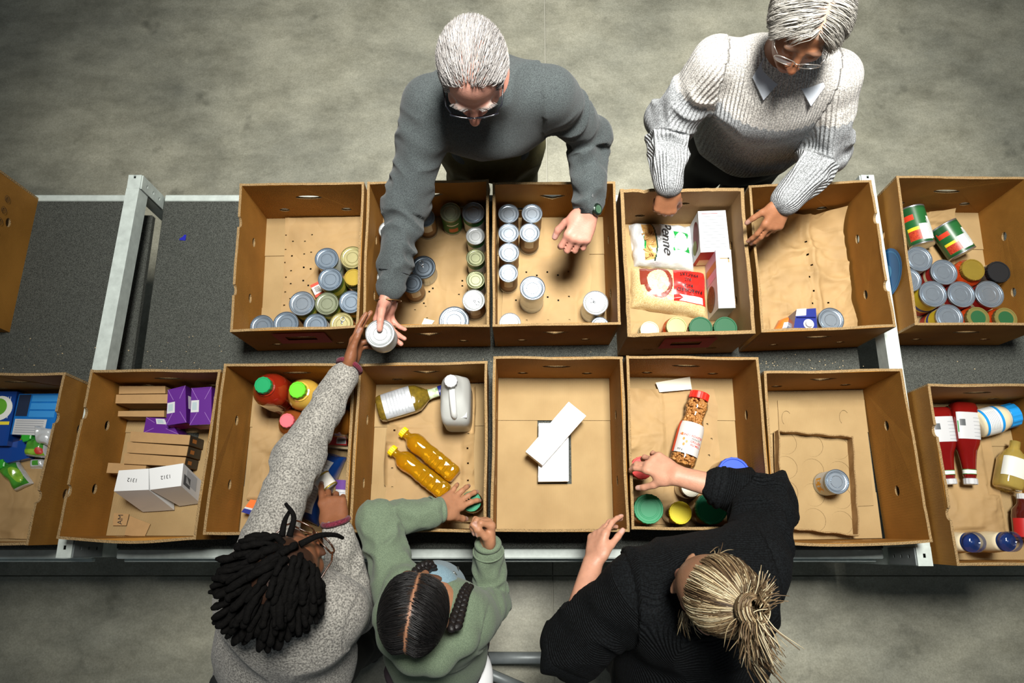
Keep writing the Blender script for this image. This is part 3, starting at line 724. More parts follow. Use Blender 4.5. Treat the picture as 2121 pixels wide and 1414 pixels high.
# pasta and rice carton
o, Pt, Pb = box_item('pasta_box', 'white carton with red end and bowl picture', 'box', [(1460, 428), (1517, 426), (1526.5, 510), (1466, 513)], zz + .125, zz, M_white)
L = [Pt[0], Pt[3], Pb[3], Pb[0]]; Fq = [Pt[3], Pt[2], Pb[2], Pb[3]]
patch('red_print', o, Fq, .0, 1, .0, 1, flat('#a8241f')); patch('white_label', o, Fq, .12, .5, .55, .95, flat('#d9c9a8'), .001)
for k in range(12): patch('text_line', o, Pt, .12, .9 if k % 3 else .7, .06 + .075 * k, .072 + .075 * k, flat('#7a8084' if k else '#a03a34'))
V, F, E_, uu = polysolid(oval(.36, .5, .30, .36, 20), [], lambda u, v, d: (np.array(L[0]) * (1 - v) + np.array(L[1]) * v) * (1 - u) + (np.array(L[3]) * (1 - v) + np.array(L[2]) * v) * u + np.array([-.0008, -.0001, 0]), 0.0)
add('red_oval', V, F, flat('#8c2f2c'), o)
V, F, E_, uu = polysolid(oval(.52, .72, .22, .17, 18), [], lambda u, v, d: (np.array(L[0]) * (1 - v) + np.array(L[1]) * v) * (1 - u) + (np.array(L[3]) * (1 - v) + np.array(L[2]) * v) * u + np.array([-.0014, -.0002, 0]), 0.0)
add('bowl_picture', V, F, flat('#93933f'), o)
o, Pt, Pb = box_item('cereal_box', 'white carton with lavender side and grain picture', 'box', [(1500, 517), (1532, 516.5), (1542, 637), (1507, 638)], zz + .135, zz, M_white)
L = [Pt[0], Pt[3], Pb[3], Pb[0]]
patch('lavender_print', o, L, 0, .45, 0, 1, flat('#c9a6bd')); patch('brown_band', o, L, .18, .3, 0, .9, flat('#c07a32'), .001)
V, F, E_, uu = polysolid(oval(.6, .72, .36, .22, 20), [], lambda u, v, d: (np.array(L[0]) * (1 - v) + np.array(L[1]) * v) * (1 - u) + (np.array(L[3]) * (1 - v) + np.array(L[2]) * v) * u + np.array([-.0012, -.0001, 0]), 0.0)
add('grain_picture', V, F, mat('grain print', '#8a5a30', .6, col2='#b98550', vscale=160), o)
for k in range(5): patch('text_line', o, Pt, .2 + .09 * k, .22 + .09 * k, .3, .75 - .05 * (k % 3), flat('#7a8084'))
patch('logo_mark', o, Pt, .25, .85, .14, .16, flat('#8a7a55')); patch('logo_mark', o, Pt, .75, .85, .14, .22, flat('#8a7a55'))
def pillow(name, label, cat, px4, z0, th, fn, mats, nu=64, nv=48, part='bag', wr=.004, seed=0, cont=None, pw=4, zs=(0, 0, 0, 0), back=None):
    Q = np.array([at(x, y, z0 + zs[i]) for i, (x, y) in enumerate(px4)])
    Q = Q + inside(Q, .009)
    o = thing(name, label, cat, (*Q.mean(0)[:2], z0))
    U, Vv = np.meshgrid(np.linspace(0, 1, nu + 1), np.linspace(0, 1, nv + 1), indexing='ij'); U = U.ravel(); Vv = Vv.ravel()
    P = (np.outer((1 - U) * (1 - Vv), Q[0]) + np.outer(U * (1 - Vv), Q[1]) + np.outer(U * Vv, Q[2]) + np.outer((1 - U) * Vv, Q[3]))
    prof = np.clip((1 - np.abs(2 * U - 1) ** pw) * (1 - np.abs(2 * Vv - 1) ** pw), 0, 1) ** .55
    P2 = P[:, :2]; nz = vnoise(P2, 28, seed) * .6 + vnoise(P2, 60, seed + 1) * .4
    rg = 1 - 2 * np.abs(vnoise(P2, 40, seed + 2))
    edge = np.clip(np.minimum(np.minimum(U, 1 - U), np.minimum(Vv, 1 - Vv)) / .05, 0, 1)
    top = P.copy(); top[:, 2] += .002 + th * prof + wr * (nz + .5 * rg) * (.3 + .7 * edge)
    top[:, 0] += .5 * wr * vnoise(P2, 35, seed + 5) * 1.5; top[:, 1] += .5 * wr * vnoise(P2, 35, seed + 6) * 1.5
    bot = P.copy(); bot[:, 2] += 0.0
    n = len(P); V = np.vstack([top, bot]); F = []; mi = []
    I = lambda i, j: i * (nv + 1) + j
    for i in range(nu):
        for j in range(nv):
            F.append((I(i, j), I(i, j + 1), I(i + 1, j + 1), I(i + 1, j))); mi.append(fn((i + .5) / nu, (j + .5) / nv))
    F = list(F)
    for i in range(nu):
        F.append((I(i, 0), I(i + 1, 0), n + I(i + 1, 0), n + I(i, 0))); mi.append(fn((i + .5) / nu, 0.01))
        F.append((I(i, nv), n + I(i, nv), n + I(i + 1, nv), I(i + 1, nv))); mi.append(fn((i + .5) / nu, .99))
    for j in range(nv):
        F.append((I(0, j), n + I(0, j), n + I(0, j + 1), I(0, j + 1))); mi.append(fn(.01, (j + .5) / nv))
        F.append((I(nu, j), I(nu, j + 1), n + I(nu, j + 1), n + I(nu, j))); mi.append(fn(.99, (j + .5) / nv))
    add(part, V, [f[::-1] for f in F], mats, o, mi=mi, smooth=True)
    def top_pt(u, v, lift=.0034):
        i = np.clip(np.asarray(u) * nu, 0, nu - 1e-6); j = np.clip(np.asarray(v) * nv, 0, nv - 1e-6); i0 = i.astype(int); j0 = j.astype(int); a = (i - i0)[:, None]; b = (j - j0)[:, None]
        t = lambda i, j: top[i * (nv + 1) + j]
        p = t(i0, j0) * (1 - a) * (1 - b) + t(i0 + 1, j0) * a * (1 - b) + t(i0 + 1, j0 + 1) * a * b + t(i0, j0 + 1) * (1 - a) * b
        p = p.copy(); p[:, 2] += lift; return p
    return o, top_pt
def bag_text(o, tp, body, u, v, size, m, ang=0, W=1.0, Hh=1.0, shear=0, bold=0, name='lettering'):
    "text draped on a bag; W,Hh bag size in metres; ang: letter direction in (u right, v down) space"
    V, F = text_geo(body, size, shear, bold); ca, sa = math.cos(ang), math.sin(ang)
    x = V[:, 0] * ca - V[:, 1] * sa; y = V[:, 0] * sa + V[:, 1] * ca
    return add(name, tp(u + x / W, v - y / Hh, .0065), F, m, o)
M_bagw = mat('white film bag', '#c4c8c9', .22, coat=.5, bump=.002, bscale=70)
M_grn = mat('green film', '#1d8a3d', .25, coat=.5); M_grn2 = mat('dark line film', '#1f3d2c', .3)
M_penne = mat('penne', '#d2a868', .4, coat=.5, col2='#a87a3e', vscale=90)
def penne_fn(u, v):
    x, y = (u - .78) / .16, (v - .48) / .34
    if x * x * 1.3 + y * y * 1.6 < .62: return 0
    if abs(x) + abs(y) * .2 < .95 and abs(y) < .62 and (abs(x) < .9 - .25 * math.cos(y * 3)): return 1
    w = .16 + .05 * math.cos((v - .5) * 3)
    e0, e1 = .17, .30 + .06 * math.cos((v - .5) * 3.4)
    if e0 < u < e1 and .08 < v < .9: return 3 if (u < e0 + .035 and .3 < v < .7) else 2
    if e1 <= u < e1 + .022 and .05 < v < .93: return 4
    return 0
o, tp = pillow('pasta_bag', 'white penne bag with green emblem and clear window', 'food bag', [(1301, 440), (1428, 443), (1434, 536), (1312, 524)], zz, .055, penne_fn, [M_bagw, M_grn, M_penne, M_grn, M_grn2], seed=3, nu=90, nv=64, wr=.006)
bag_text(o, tp, 'Penne', .53, .42, .048, M_ink, ang=-math.pi / 2, W=.22, Hh=.16, shear=.35)
for k in range(16):   # the penne tubes behind the window
    u, v = random.uniform(.19, .3), random.uniform(.14, .86); a = random.uniform(0, 3); p = tp(np.array([u]), np.array([v]), .001)[0]
    d = np.array([math.cos(a), math.sin(a), 0]) * .011
    add('penne', *tube([p - d, p + d], .0032, 8), M_penne, o, smooth=True)
M_rice = mat('rice', '#d9c89a', .3, coat=.6, col2='#b49a63', vscale=260, bump=.001, bscale=300, detail=2); M_redf = mat('red film', '#d3261f', .25, coat=.6); M_bowl = mat('bowl print', '#7c3324', .3, coat=.5); M_ricew = mat('rice print', '#e3d2a4', .3, coat=.5, col2='#c9b07a', vscale=200)
def rice_fn(u, v):
    if .53 < u < .97 and .06 < v < .82:
        x, y = (u - .60) / .32, (v - .66) / .13
        if 0 < x < 1 and 0 < y < 1 and not (x < .14 and abs(y - .5) < .5 - x / .14 * .5): return 4
        return 1
    x, y = (u - .33) / .18, (v - .40) / .36
    if x * x + y * y < .62 and u < .5: return 3
    if x * x + y * y < 1.15 and u < .53: return 2
    if .10 < u < .3 and .06 < v < .5: return 2
    return 0
o, tp = pillow('rice_bag', 'clear parboiled rice bag with red printed panel', 'food bag', [(1306, 557), (1458, 565), (1463, 662), (1306, 638)], zz, .06, rice_fn, [M_rice, M_redf, M_bowl, M_ricew, M_white], seed=8, nu=90, nv=64, wr=.003)
for tx, u, v, s in (('PARBOILED', .74, .55, .0185), ('RICE', .72, .44, .017), ('RIZ', .72, .30, .017), ('PRÉCUIT', .74, .19, .0185)):
    bag_text(o, tp, tx, u, v, s, M_ink, ang=math.pi, W=.27, Hh=.17, bold=.01)
jar(1346, 688, 20, .10, M_lidY, M_honey, 'pale clear-lidded jar beside the red sauce jar')
jar(1402, 679, 22, .12, mat('brass lid', '#8f8c58', .3, metal=.7), M_sauce, 'red sauce jar with brassy cap beside green-lidded jars', rb=1.2)
M_glid = mat('dark green lid', '#0d4f2d', .5, spec=.35)
for x, lb_ in ((1452, 'dark green lidded jar beside the red sauce jar'), (1508, 'dark green lidded jar in the carton corner by lavender box')): jar(x, 681, 25, .11, M_glid, M_honey, lb_, group='dark green lidded jars', rb=1.03)
# crumpled bag carton: drink carton, can, orange packet
M_navy = mat('navy carton', '#1c2a78', .3, coat=.5)
o, Pt, Pb = box_item('drink_carton', 'navy blue drink carton with white screw cap', 'carton drink', [(1650, 641), (1690, 638), (1693, 684), (1643, 686)], zz + .10, zz + .004, M_navy)
patch('white_label', o, Pt, .0, .5, -.02, .3, M_white, .001)
pc = at(1675, 671, zz + .101)
V, F = lathe([(.011, 0), (.0115, .001), (.0115, .009), (.010, .010), (.0005, .010)], 24); add('screw_cap', V + pc, F, M_white, o, smooth=True)
V, F = lathe([(.017, 0), (.017, .0012), (.0005, .0012)], 24); add('cap_ring', V + pc - [0, 0, .0006], F, M_white, o)
add('gable_fold', *cuboid((Pt[0] + Pt[1]) / 2 * .55 + (Pt[2] + Pt[3]) / 2 * .45 + [0, .005, .003], (np.linalg.norm(Pt[1] - Pt[0]) * .98, .004, .012), bev=.001), M_navy, o)
can(1722, 662, 27, .10, M_lidS, 'silver can beside the navy drink carton', 'pale', z0=T + .014)
M_or = mat('orange film', '#c96f28', .3, coat=.5)
pillow('snack_packet', 'orange snack packet beside the navy drink carton', 'food bag', [(1612, 664), (1645, 655), (1642, 688), (1600, 688)], zz, .03, lambda u, v: 1 if .3 < u < .9 and v > .45 else 0, [M_or, M_bagw], nu=30, nv=24, seed=5)
# carton with the blue badge
def nrm2(d): d = d / np.linalg.norm(d); return np.array([-d[1], d[0], 0])
def lying_can(p0, p1, rp, z, label):
    A = at(*p0, z); B = at(*p1, z); r = rp * px2m(A); sd_ = nrm2(B - A) * r; sh = inside(np.array([A + sd_, A - sd_, B + sd_, B - sd_])); A = A + sh; B = B + sh; d = B - A; Ln = np.linalg.norm(d); d /= Ln
    up = np.array([0, 0, 1.]); x = np.cross(up, d); A = A * [1, 1, 0] + [0, 0, zz + r + .0005]; M = np.stack([x, up, d], 1)     # local x: side, y: up, z: axis
    o = thing('food_can', label, 'can', (*((A + B) / 2)[:2], z - r))
    V, F = lathe([(r * .93, 0), (r, .001), (r, .004), (r * .97, .006), (r * .97, Ln - .006), (r, Ln - .004), (r, Ln - .001), (r * .93, Ln - .003), (.001, Ln - .004)], 40)
    add('can_body', V @ M.T + A, F, M_tin, o, smooth=True)
    def fn(a, zf):
        t = (a - math.pi / 2 + math.pi) % (2 * math.pi) - math.pi   # 0 = facing up; + = towards local -x
        if zf > .94 or zf < .05: return 1
        if abs(t) < .55 and .5 < zf < .95 and t < .3: return 2
        if -1.5 < t < -.4 and zf > .3: return 2 if zf < .92 else 1
        if .3 < t < 1.3 and zf < .2: return 1
        if .2 < t < 1.4 and .55 < zf < .92: return 3 if zf > .66 else 4
        if .55 < t < 1.5 and .14 < zf < .34: return 5
        return 0
    ms = [flat('#1f5a2c', .35), flat('#1a4a26', .35), flat('#dcdfda', .35), mat('beans print', '#8e1f1a', .4, col2='#c04a2a', vscale=220), flat('#d8c52e', .35), flat('#c53a22', .35)]
    V, F, mi = band(r * .985, .006, Ln - .006, 56, fn, nz=34); lo = add('paper_label', V @ M.T + A, F, ms, o, mi=mi, smooth=True)
    for k in range(6):
        t = -.35 - .16 * k; a = math.pi / 2 + t
        pts = [A + M @ np.array([r * .995 * math.cos(a), r * .995 * math.sin(a), zf * Ln]) for zf in (.4, .8 - .06 * (k % 3))]
        add('text_line', *tube(pts, .0007, 4), flat('#8d948e'), lo)
    return o
lying_can((1884, 430), (1908, 508), 25, T + .05, 'green-labelled bean can lying against the side wall')
lying_can((1948, 470), (1990, 530), 28, T + .05, 'green-labelled bean can lying on kraft liner, white panel up')
gl = 'upright silver can among the jars in blue-badged carton'
for x, y, rr, lb_ in ((1907.5, 538, 28, 'silver can touching the ends of both lying bean cans'), (1891, 583, 27, 'silver can pressed against the blue-badged side wall'), (1958.6, 569, 28, 'silver can beside gold-capped jar, in front of lying can'), (1936.6, 614, 29, 'yellow-labelled silver can surrounded by other silver cans'),
                      (1995, 616, 29, 'silver can between gold-capped jar and brass-rimmed green lid'), (2058, 617, 30, 'silver can in front of the black-lidded jar'), (1972, 659, 29, 'yellow-labelled silver can at front wall beside sauce jar')):
    can(x, y, rr, .115, M_lidS, lb_, 'yellowred' if y > 600 and x < 1990 else 'red' if x > 1950 else 'pale', group='silver cans in the badged carton')
jar(2027, 566, 24, .125, M_gold, M_sauce, 'red sauce jar with raised gold cap', rb=1.25)
jar(2077, 574, 24, .12, mat('black lid', '#17181a', .5, spec=.35), M_glassD, 'black-lidded jar beside the gold-capped sauce jar', rb=1.05)
M_gl2 = mat('green emblem lid', '#1d4f2c', .5, spec=.35)
def emblem(o):
    V, F = lathe([(.024, 0), (.024, .0006), (.0004, .0006)], 32); add('lid_emblem', V + np.array(o.location) + [0, 0, .119], F, M_gl2, o)
for x, lb_ in ((2038, 'sauce jar with brass-rimmed green lid beside yellow-labelled can'), (2099, 'sauce jar with brass-rimmed green lid in carton corner')):
    jar(x, 661, 24, .12, mat('brass rim', '#a39c5c', .3, metal=.7), M_sauce, lb_, group='green and brass lidded sauce jars', rb=1.2, after=emblem)
# ------------------------------------------------------------------ front row: blue boxes and pouches
M_blue = mat('blue card', '#1268b4', .35, coat=.5, var=.1, vscale=30); M_blued = mat('deep blue card', '#0d3f8c', .35, coat=.5)
o, Pt, Pb = box_item('cereal_box', 'bright blue food box with white nutrition panel', 'box', [(44, 797), (131, 796), (112, 883), (26, 880)], zz + .06, zz, M_blue)
patch('dark_panel', o, Pt, .02, .3, .02, .55, flat('#16243c')); patch('nutrition_panel', o, Pt, .04, .8, .62, 1.0, M_white)
for k in range(6): patch('text_line', o, Pt, .08, .74, .66 + .055 * k, .675 + .055 * k, flat('#8b9096'), .001)
for k in range(3): patch('light_panel', o, Pt, .34, .95, .04 + .19 * k, .19 + .19 * k, flat('#2f86c9'))
o, Pt, Pb = box_item('cereal_box', 'blue food box with white and green plate picture', 'box', [(-40, 800), (38, 800), (17, 912), (-62, 912)], zz + .055, zz, M_blued)
q = at(0, 845, zz + .0555)
V, F = lathe([(.040, 0), (.040, .0008), (.0005, .0008)], 28); add('plate_picture', V + q, F, flat('#dfe3dc'), o)
V, F = lathe([(.028, 0), (.028, .0006), (.0005, .0006)], 28); add('green_picture', V + q + [-.006, .004, .0008], F, flat('#5aa02c'), o)
patch('yellow_strip', o, Pt, .55, .95, .56, .62, flat('#e2d03a'))
for k in range(5): patch('text_line', o, Pt, .62 + .06 * k, .635 + .06 * k, .1, .5, flat('#dfe6ee'))
box_item('cereal_box', 'deep blue food box lying beneath the fruit pouches', 'box', [(-10, 925), (68, 905), (60, 948), (-30, 968)], zz + .03, zz, M_blued)
M_pouch = mat('green pouch film', '#4f9a34', .25, coat=.7, col2='#2f7a26', vscale=22); M_pouchs = mat('silver pouch film', '#cfd4d6', .2, coat=.6, metal=.3, bump=.002, bscale=60); M_apple = mat('apple print', '#8dbb3a', .3, coat=.5, col2='#5d8f22', vscale=40)
def pouch(label, px4, z, cap, fn, seed):
    o, tp = pillow('fruit_pouch', label, 'food pouch', px4, z, .03, fn, [M_pouchs, M_pouch, M_apple, flat('#b3332a')], nu=44, nv=36, seed=seed, wr=.005)
    c0 = at(*cap, z + .018); V, F = lathe([(.016, -.012), (.0165, -.010), (.0165, .010), (.013, .012), (.0005, .012)], 16); V[:, :2] *= (1 + .1 * np.sign(np.sin(np.arctan2(V[:, 1], V[:, 0]) * 8)))[:, None]
    add('pouch_cap', V + c0, F, mat('green cap', '#2fa02f', .35), o)
pouch('green fruit pouch with red berry print under silver pouch', [(62, 912), (100, 902), (108, 950), (55, 944)], zz + .03, (58, 905), lambda u, v: 0 if min(u, v, 1 - u, 1 - v) < .08 else 3 if (u - .75) ** 2 + (v - .7) ** 2 < .03 else 2 if v > .6 else 1, 3)
pouch('green apple pouch lying flat on the kraft liner', [(0, 968), (40, 955), (70, 1000), (35, 1016)], zz + .008, (3, 962), lambda u, v: 0 if min(u, v, 1 - u, 1 - v) < .06 else 2 if ((u - .7) / .25) ** 2 + ((v - .55) / .3) ** 2 < 1 else 1, 4)
pillow('fruit_pouch', 'crinkled silver pouch back lying above berry pouch', 'food pouch', [(72, 882), (112, 890), (104, 925), (80, 915)], zz + .062, .02, lambda u, v: 0, [M_pouchs], nu=30, nv=26, seed=9, wr=.008)
pillow('fruit_pouch', 'small white pouch corner with green leaf print', 'food pouch', [(66, 952), (96, 950), (100, 970), (64, 970)], zz, .018, lambda u, v: 1 if abs(u - .45) < .2 and abs(v - .5) < .28 else 0, [M_pouchs, M_pouch], nu=24, nv=18, seed=11)
# ------------------------------------------------------------------ purple, kraft and white boxes
def thin(label, top, zt, end=None, group=None, zb=zz):
    o, Pt, Pb = box_item('kraft_food_box', label, 'box', top, zt, zb, M_kcard, group=group)
    if end: patch('printed_end', o, [Pt[2], Pt[1], Pb[1], Pb[2]], 0, 1, .02, 1, flat('#2a2420')); patch('orange_print', o, [Pt[2], Pt[1], Pb[1], Pb[2]], .3, .7, .2, .5, flat('#b06a2a'), .001)
    return o
thin('slim kraft box at the back against the wall', [(250, 784), (345, 784), (345, 799), (249, 800)], zz + .10)
thin('slim kraft box overlapping the back one beside purple box', [(222, 817), (345, 816), (342, 835), (220, 835)], zz + .095)
thin('short slim kraft box with printed face beside purple box', [(245, 851), (340, 850), (340, 863), (244, 862)], zz + .075)
g = 'slim kraft boxes with black printed ends'
for top, zt, lb_ in (([(271, 893), (394, 901), (391, 921), (269, 914)], .105, 'slim kraft box with black end, next to lying purple box'), ([(264, 915), (390, 924), (386, 944), (262, 937)], .10, 'middle slim kraft box with black printed end'), ([(258, 938), (385, 947), (381, 966), (256, 960)], .095, 'slim kraft box with black end, next to white boxes')):
    thin(lb_, top, zz + zt, True, g)
thin('slim kraft box poking out behind the white boxes', [(221, 958), (300, 962), (297, 981), (217, 979)], zz + .085)
def purple(label, top, zt, zb, win):
    o, Pt, Pb = box_item('tea_box', label, 'box', top, zt, zb, M_purple)
    patch('white_window', o, Pt, *win, M_white); patch('grey_picture', o, Pt, win[0] + .06, win[1] - .1, win[2] + .05, win[3] - .06, flat('#9fb0b4'), .001)
    patch('magenta_side', o, [Pt[3], Pt[2], Pb[2], Pb[3]], 0, 1, .15, 1, M_magenta)
    patch('white_print', o, [Pt[2], Pt[1], Pb[1], Pb[2]], .4, .75, .2, .5, flat('#e6dcec'))
    C = (Pt[0] + Pt[1] + Pt[2] + Pt[3]) / 4
    for k in range(4):
        P0 = Pt[k]; e = (Pt[k] * .35 + C * .65); add('dashed_crease', *tube([P0 + [0, 0, .0004], e + [0, 0, .0004]], .0005, 4), flat('#b58fce'), o)
purple('purple box leaning beside slim kraft boxes, window in middle', [(352, 783), (388, 774), (390, 850), (348, 856)], zz + .125, zz + .04, (.02, .42, .38, .68))
purple('purple box standing in the back corner', [(402, 772), (443, 769), (443, 846), (398, 848)], zz + .125, zz + .04, (.02, .4, .34, .66))
purple('purple box lying lengthwise in front of other purple boxes', [(303, 864), (349, 866), (370, 899), (297, 896)], zz + .085, zz, (.42, .8, .06, .4))
def whitebox(label, top, bot, n):
    o, Pt, Pb = box_item('white_box', label, 'box', top, zz + .15, zz + .005, M_whiteg, bot=bot)
    quad_text(o, Pt, .5, .5, '1312', .016, M_ink, up=(0, 1))
    if n: Rq = [Pt[2], Pt[1], Pb[1], Pb[2]]; patch('barcode', o, Rq, .15, .6, .08, .4, flat('#55595c')); patch('grey_print', o, Rq, .3, .9, .2, .7, flat('#b4b8ba'))
tb = [(246, 974), (308, 970), (308, 1014), (236, 1017)]; tb2 = [(309, 970), (380, 959), (375, 1006), (311, 1014)]
whitebox('white 1312 box leaning at the kraft-box end', tb, [(302, 1016), (360, 1012), (361, 1056), (296, 1060)], 0)
whitebox('white 1312 box with barcode end near side wall', tb2, [(362, 1008), (420, 998), (415, 1042), (372, 1048)], 1)
# loose flaps on the carton floor with stamped letters
Bx = BOXES['C1']
for (a, b, lab) in (([(237, 1062), (268, 1064), (262, 1088), (234, 1088)], 0, 'small loose kraft flap stamped AM on the carton floor'), ([(270, 1068), (312, 1085), (300, 1112), (258, 1108)], 1, 'loose kraft flap lying askew in front of white boxes')):
    P = [at(x, y, T + .016 - .002 * b) for x, y in a]; V, F = hexa(np.array(P)[::-1], np.array(P)[::-1] + [0, 0, .002])
    oo = add('cardboard_flap', V, F, M_kcard); tag(oo, lab, 'cardboard')
    if not b: put_text('lettering', 'AM', oo, sum(P) / 4 + [0, 0, .0022], (0, 1, 0), (-1, 0, 0), .022, M_ink)
# ------------------------------------------------------------------ juice carton
def loft(sections, seg=28, cap=True):
    "sections: (z, cx, cy, rx, ry, sq)"
    a = np.arange(seg) * 2 * math.pi / seg; V = []
    for z, cx_, cy_, rx, ry, sq in sections:
        e = 2 / sq; V.append(np.stack([cx_ + rx * np.sign(np.cos(a)) * np.abs(np.cos(a)) ** e, cy_ + ry * np.sign(np.sin(a)) * np.abs(np.sin(a)) ** e, np.full(seg, z)], 1))
    F = [(i * seg + j, i * seg + (j + 1) % seg, (i + 1) * seg + (j + 1) % seg, (i + 1) * seg + j) for i in range(len(sections) - 1) for j in range(seg)]
    n = len(sections); F.append(tuple(range(seg))[::-1]); F.append(tuple((n - 1) * seg + j for j in range(seg)))
    return np.vstack(V), F
def capmesh(r, h, seg=48):
    pr = [(r * .97, 0), (r, .001), (r, h - .003), (r * .93, h), (r * .8, h), (r * .77, h - .001), (.0005, h - .001)]
    V, F = lathe(pr, seg); V = V.reshape(len(pr), seg, 3); V[1:3, :, :2] *= (1 + .02 * np.sign(np.sin(np.arange(seg) * math.pi / 2 + .1)))[None, :, None]; return V.reshape(-1, 3), F
def juice(cx_, cy_, rcap, h, R, m, capm, label, lab=None, sq=2.6):
    p = at(cx_, cy_, zz + h); rc = rcap * px2m(p); PEND.append([p, R * 1.01, zz, lambda p: _juice(p, rc, h, R, m, capm, label, lab, sq)])
def _juice(p, rc, h, R, m, capm, label, lab, sq):
    o = thing('juice_bottle', label, 'bottle', (p[0], p[1], zz))
    s = [(0, 0, 0, R * .9, R * .9, sq), (.004, 0, 0, R, R, sq)]
    for k in range(5): z = h * (.42 + .06 * k); s += [(z, 0, 0, R, R, sq), (z + h * .03, 0, 0, R * .965, R * .965, sq)]
    s += [(h * .74, 0, 0, R * .98, R * .98, 2.3), (h * .82, 0, 0, R * .8, R * .8, 2), (h * .88, 0, 0, rc * 1.15, rc * 1.15, 2), (h * .91, 0, 0, rc * .95, rc * .95, 2), (h - .01, 0, 0, rc * .9, rc * .9, 2)]
    V, F = loft(s, 40); add('bottle_body', V + [p[0], p[1], zz], F, m, o, smooth=True)
    V, F = capmesh(rc, .022); add('screw_cap', V + [p[0], p[1], zz + h - .022], F, capm, o)
    V, F = lathe([(rc * 1.18, 0), (rc * 1.18, .004), (rc, .005)], 30); add('neck_ring', V + [p[0], p[1], zz + h - .030], F, m, o)
    if lab: V, F, mi = band(R * 1.005, h * .12, h * .4); add('paper_label', V + [p[0], p[1], zz], F, lab, o, smooth=True)
def liquid(n, c, var=.15): return mat(n, c, .06, coat=1.0, var=var, vscale=8, spec=.6)
juice(571, 785, 17.5, .26, .052, liquid('red juice', '#8f2412'), mat('green cap2', '#0d8f55', .35), 'red juice bottle with dark green cap', flat('#8a2018'))
juice(613, 799, 17.5, .25, .048, liquid('yellow juice', '#d9b04a'), mat('lime cap', '#5fc41e', .35), 'yellow juice bottle with lime green cap', flat('#d9a83a'))
juice(598, 863, 15, .20, .043, liquid('amber juice', '#8c4a20'), mat('pink cap', '#e0626a', .4), 'amber juice bottle with pink cap')
juice(668, 792, 15, .22, .048, liquid('pale juice', '#dcc071'), mat('cream cap', '#dcca7a', .4), 'pale yellow bottle beneath the outstretched knit sleeve')
juice(716, 832, 14, .20, .044, liquid('cider', '#a86a26'), mat('amber cap', '#b5742a', .4), 'large amber cider bottle against the side wall', sq=3)
o, Pt, Pb = box_item('red_packet', 'glossy red packet with barcode by the blue bag', 'packet', [(664, 902), (718, 904), (718, 922), (661, 920)], zz + .05, zz, mat('red gloss film', '#b3161d', .2, coat=.7, bump=.001, bscale=40))
patch('barcode_label', o, Pt, .62, .98, .15, .85, M_white)
for k in range(6): patch('barcode_bar', o, Pt, .66, .94, .2 + .1 * k, .24 + .1 * k + .02 * (k % 2), M_ink, .001)
box_item('cream_box', 'cream label box below the glossy red packet', 'box', [(668, 913), (720, 914), (721, 930), (680, 926)], zz + .03, zz, flat('#cdbb90'))
M_bagb = mat('blue film bag', '#164a9a', .22, coat=.6, bump=.003, bscale=40)
o, tp = pillow('flour_bag', 'blue food bag with white nutrition panel', 'food bag', [(654, 930), (718, 948), (660, 1090), (598, 1062)], zz, .075, lambda u, v: 1 if .1 < u < .80 and .12 < v < .88 else 0, [M_bagb, mat('panel film', '#d5d9d9', .3, coat=.4)], nu=60, nv=84, seed=13, wr=.004)
for k in range(30):
    v = .16 + .023 * k; a, b = (.15, .48) if k % 2 else (.15, .46); pts = tp(np.linspace(a, b, 6), np.full(6, v), .0014)
    add('text_line', *tube(pts, .0006, 4), flat('#7c8085'), o)
    if k % 2: add('text_line', *tube(tp(np.linspace(.54, .75, 4), np.full(4, v), .0014), .0006, 4), flat('#7c8085'), o)
o, Pt, Pb = box_item('label_packet', 'small purple and white packet beside blue bag', 'packet', [(696, 993), (718, 994), (716, 1045), (694, 1043)], zz + .07, zz, M_white); patch('purple_print', o, Pt, 0, 1, 0, .4, M_purple)
for k in range(3): patch('text_line', o, Pt, .15, .85, .5 + .12 * k, .54 + .12 * k, flat('#9a9ea6'))
o, Pt, Pb = box_item('orange_packet', 'orange and blue packet corner under knit sleeve', 'packet', [(519, 1034), (560, 1040), (550, 1075), (500, 1060)], zz + .05, zz, mat('orange card', '#d96a24', .4, coat=.3)); patch('blue_print', o, Pt, 0, 1, .7, 1.0, M_navy); patch('white_print', o, Pt, 0, 1, .58, .7, M_white)
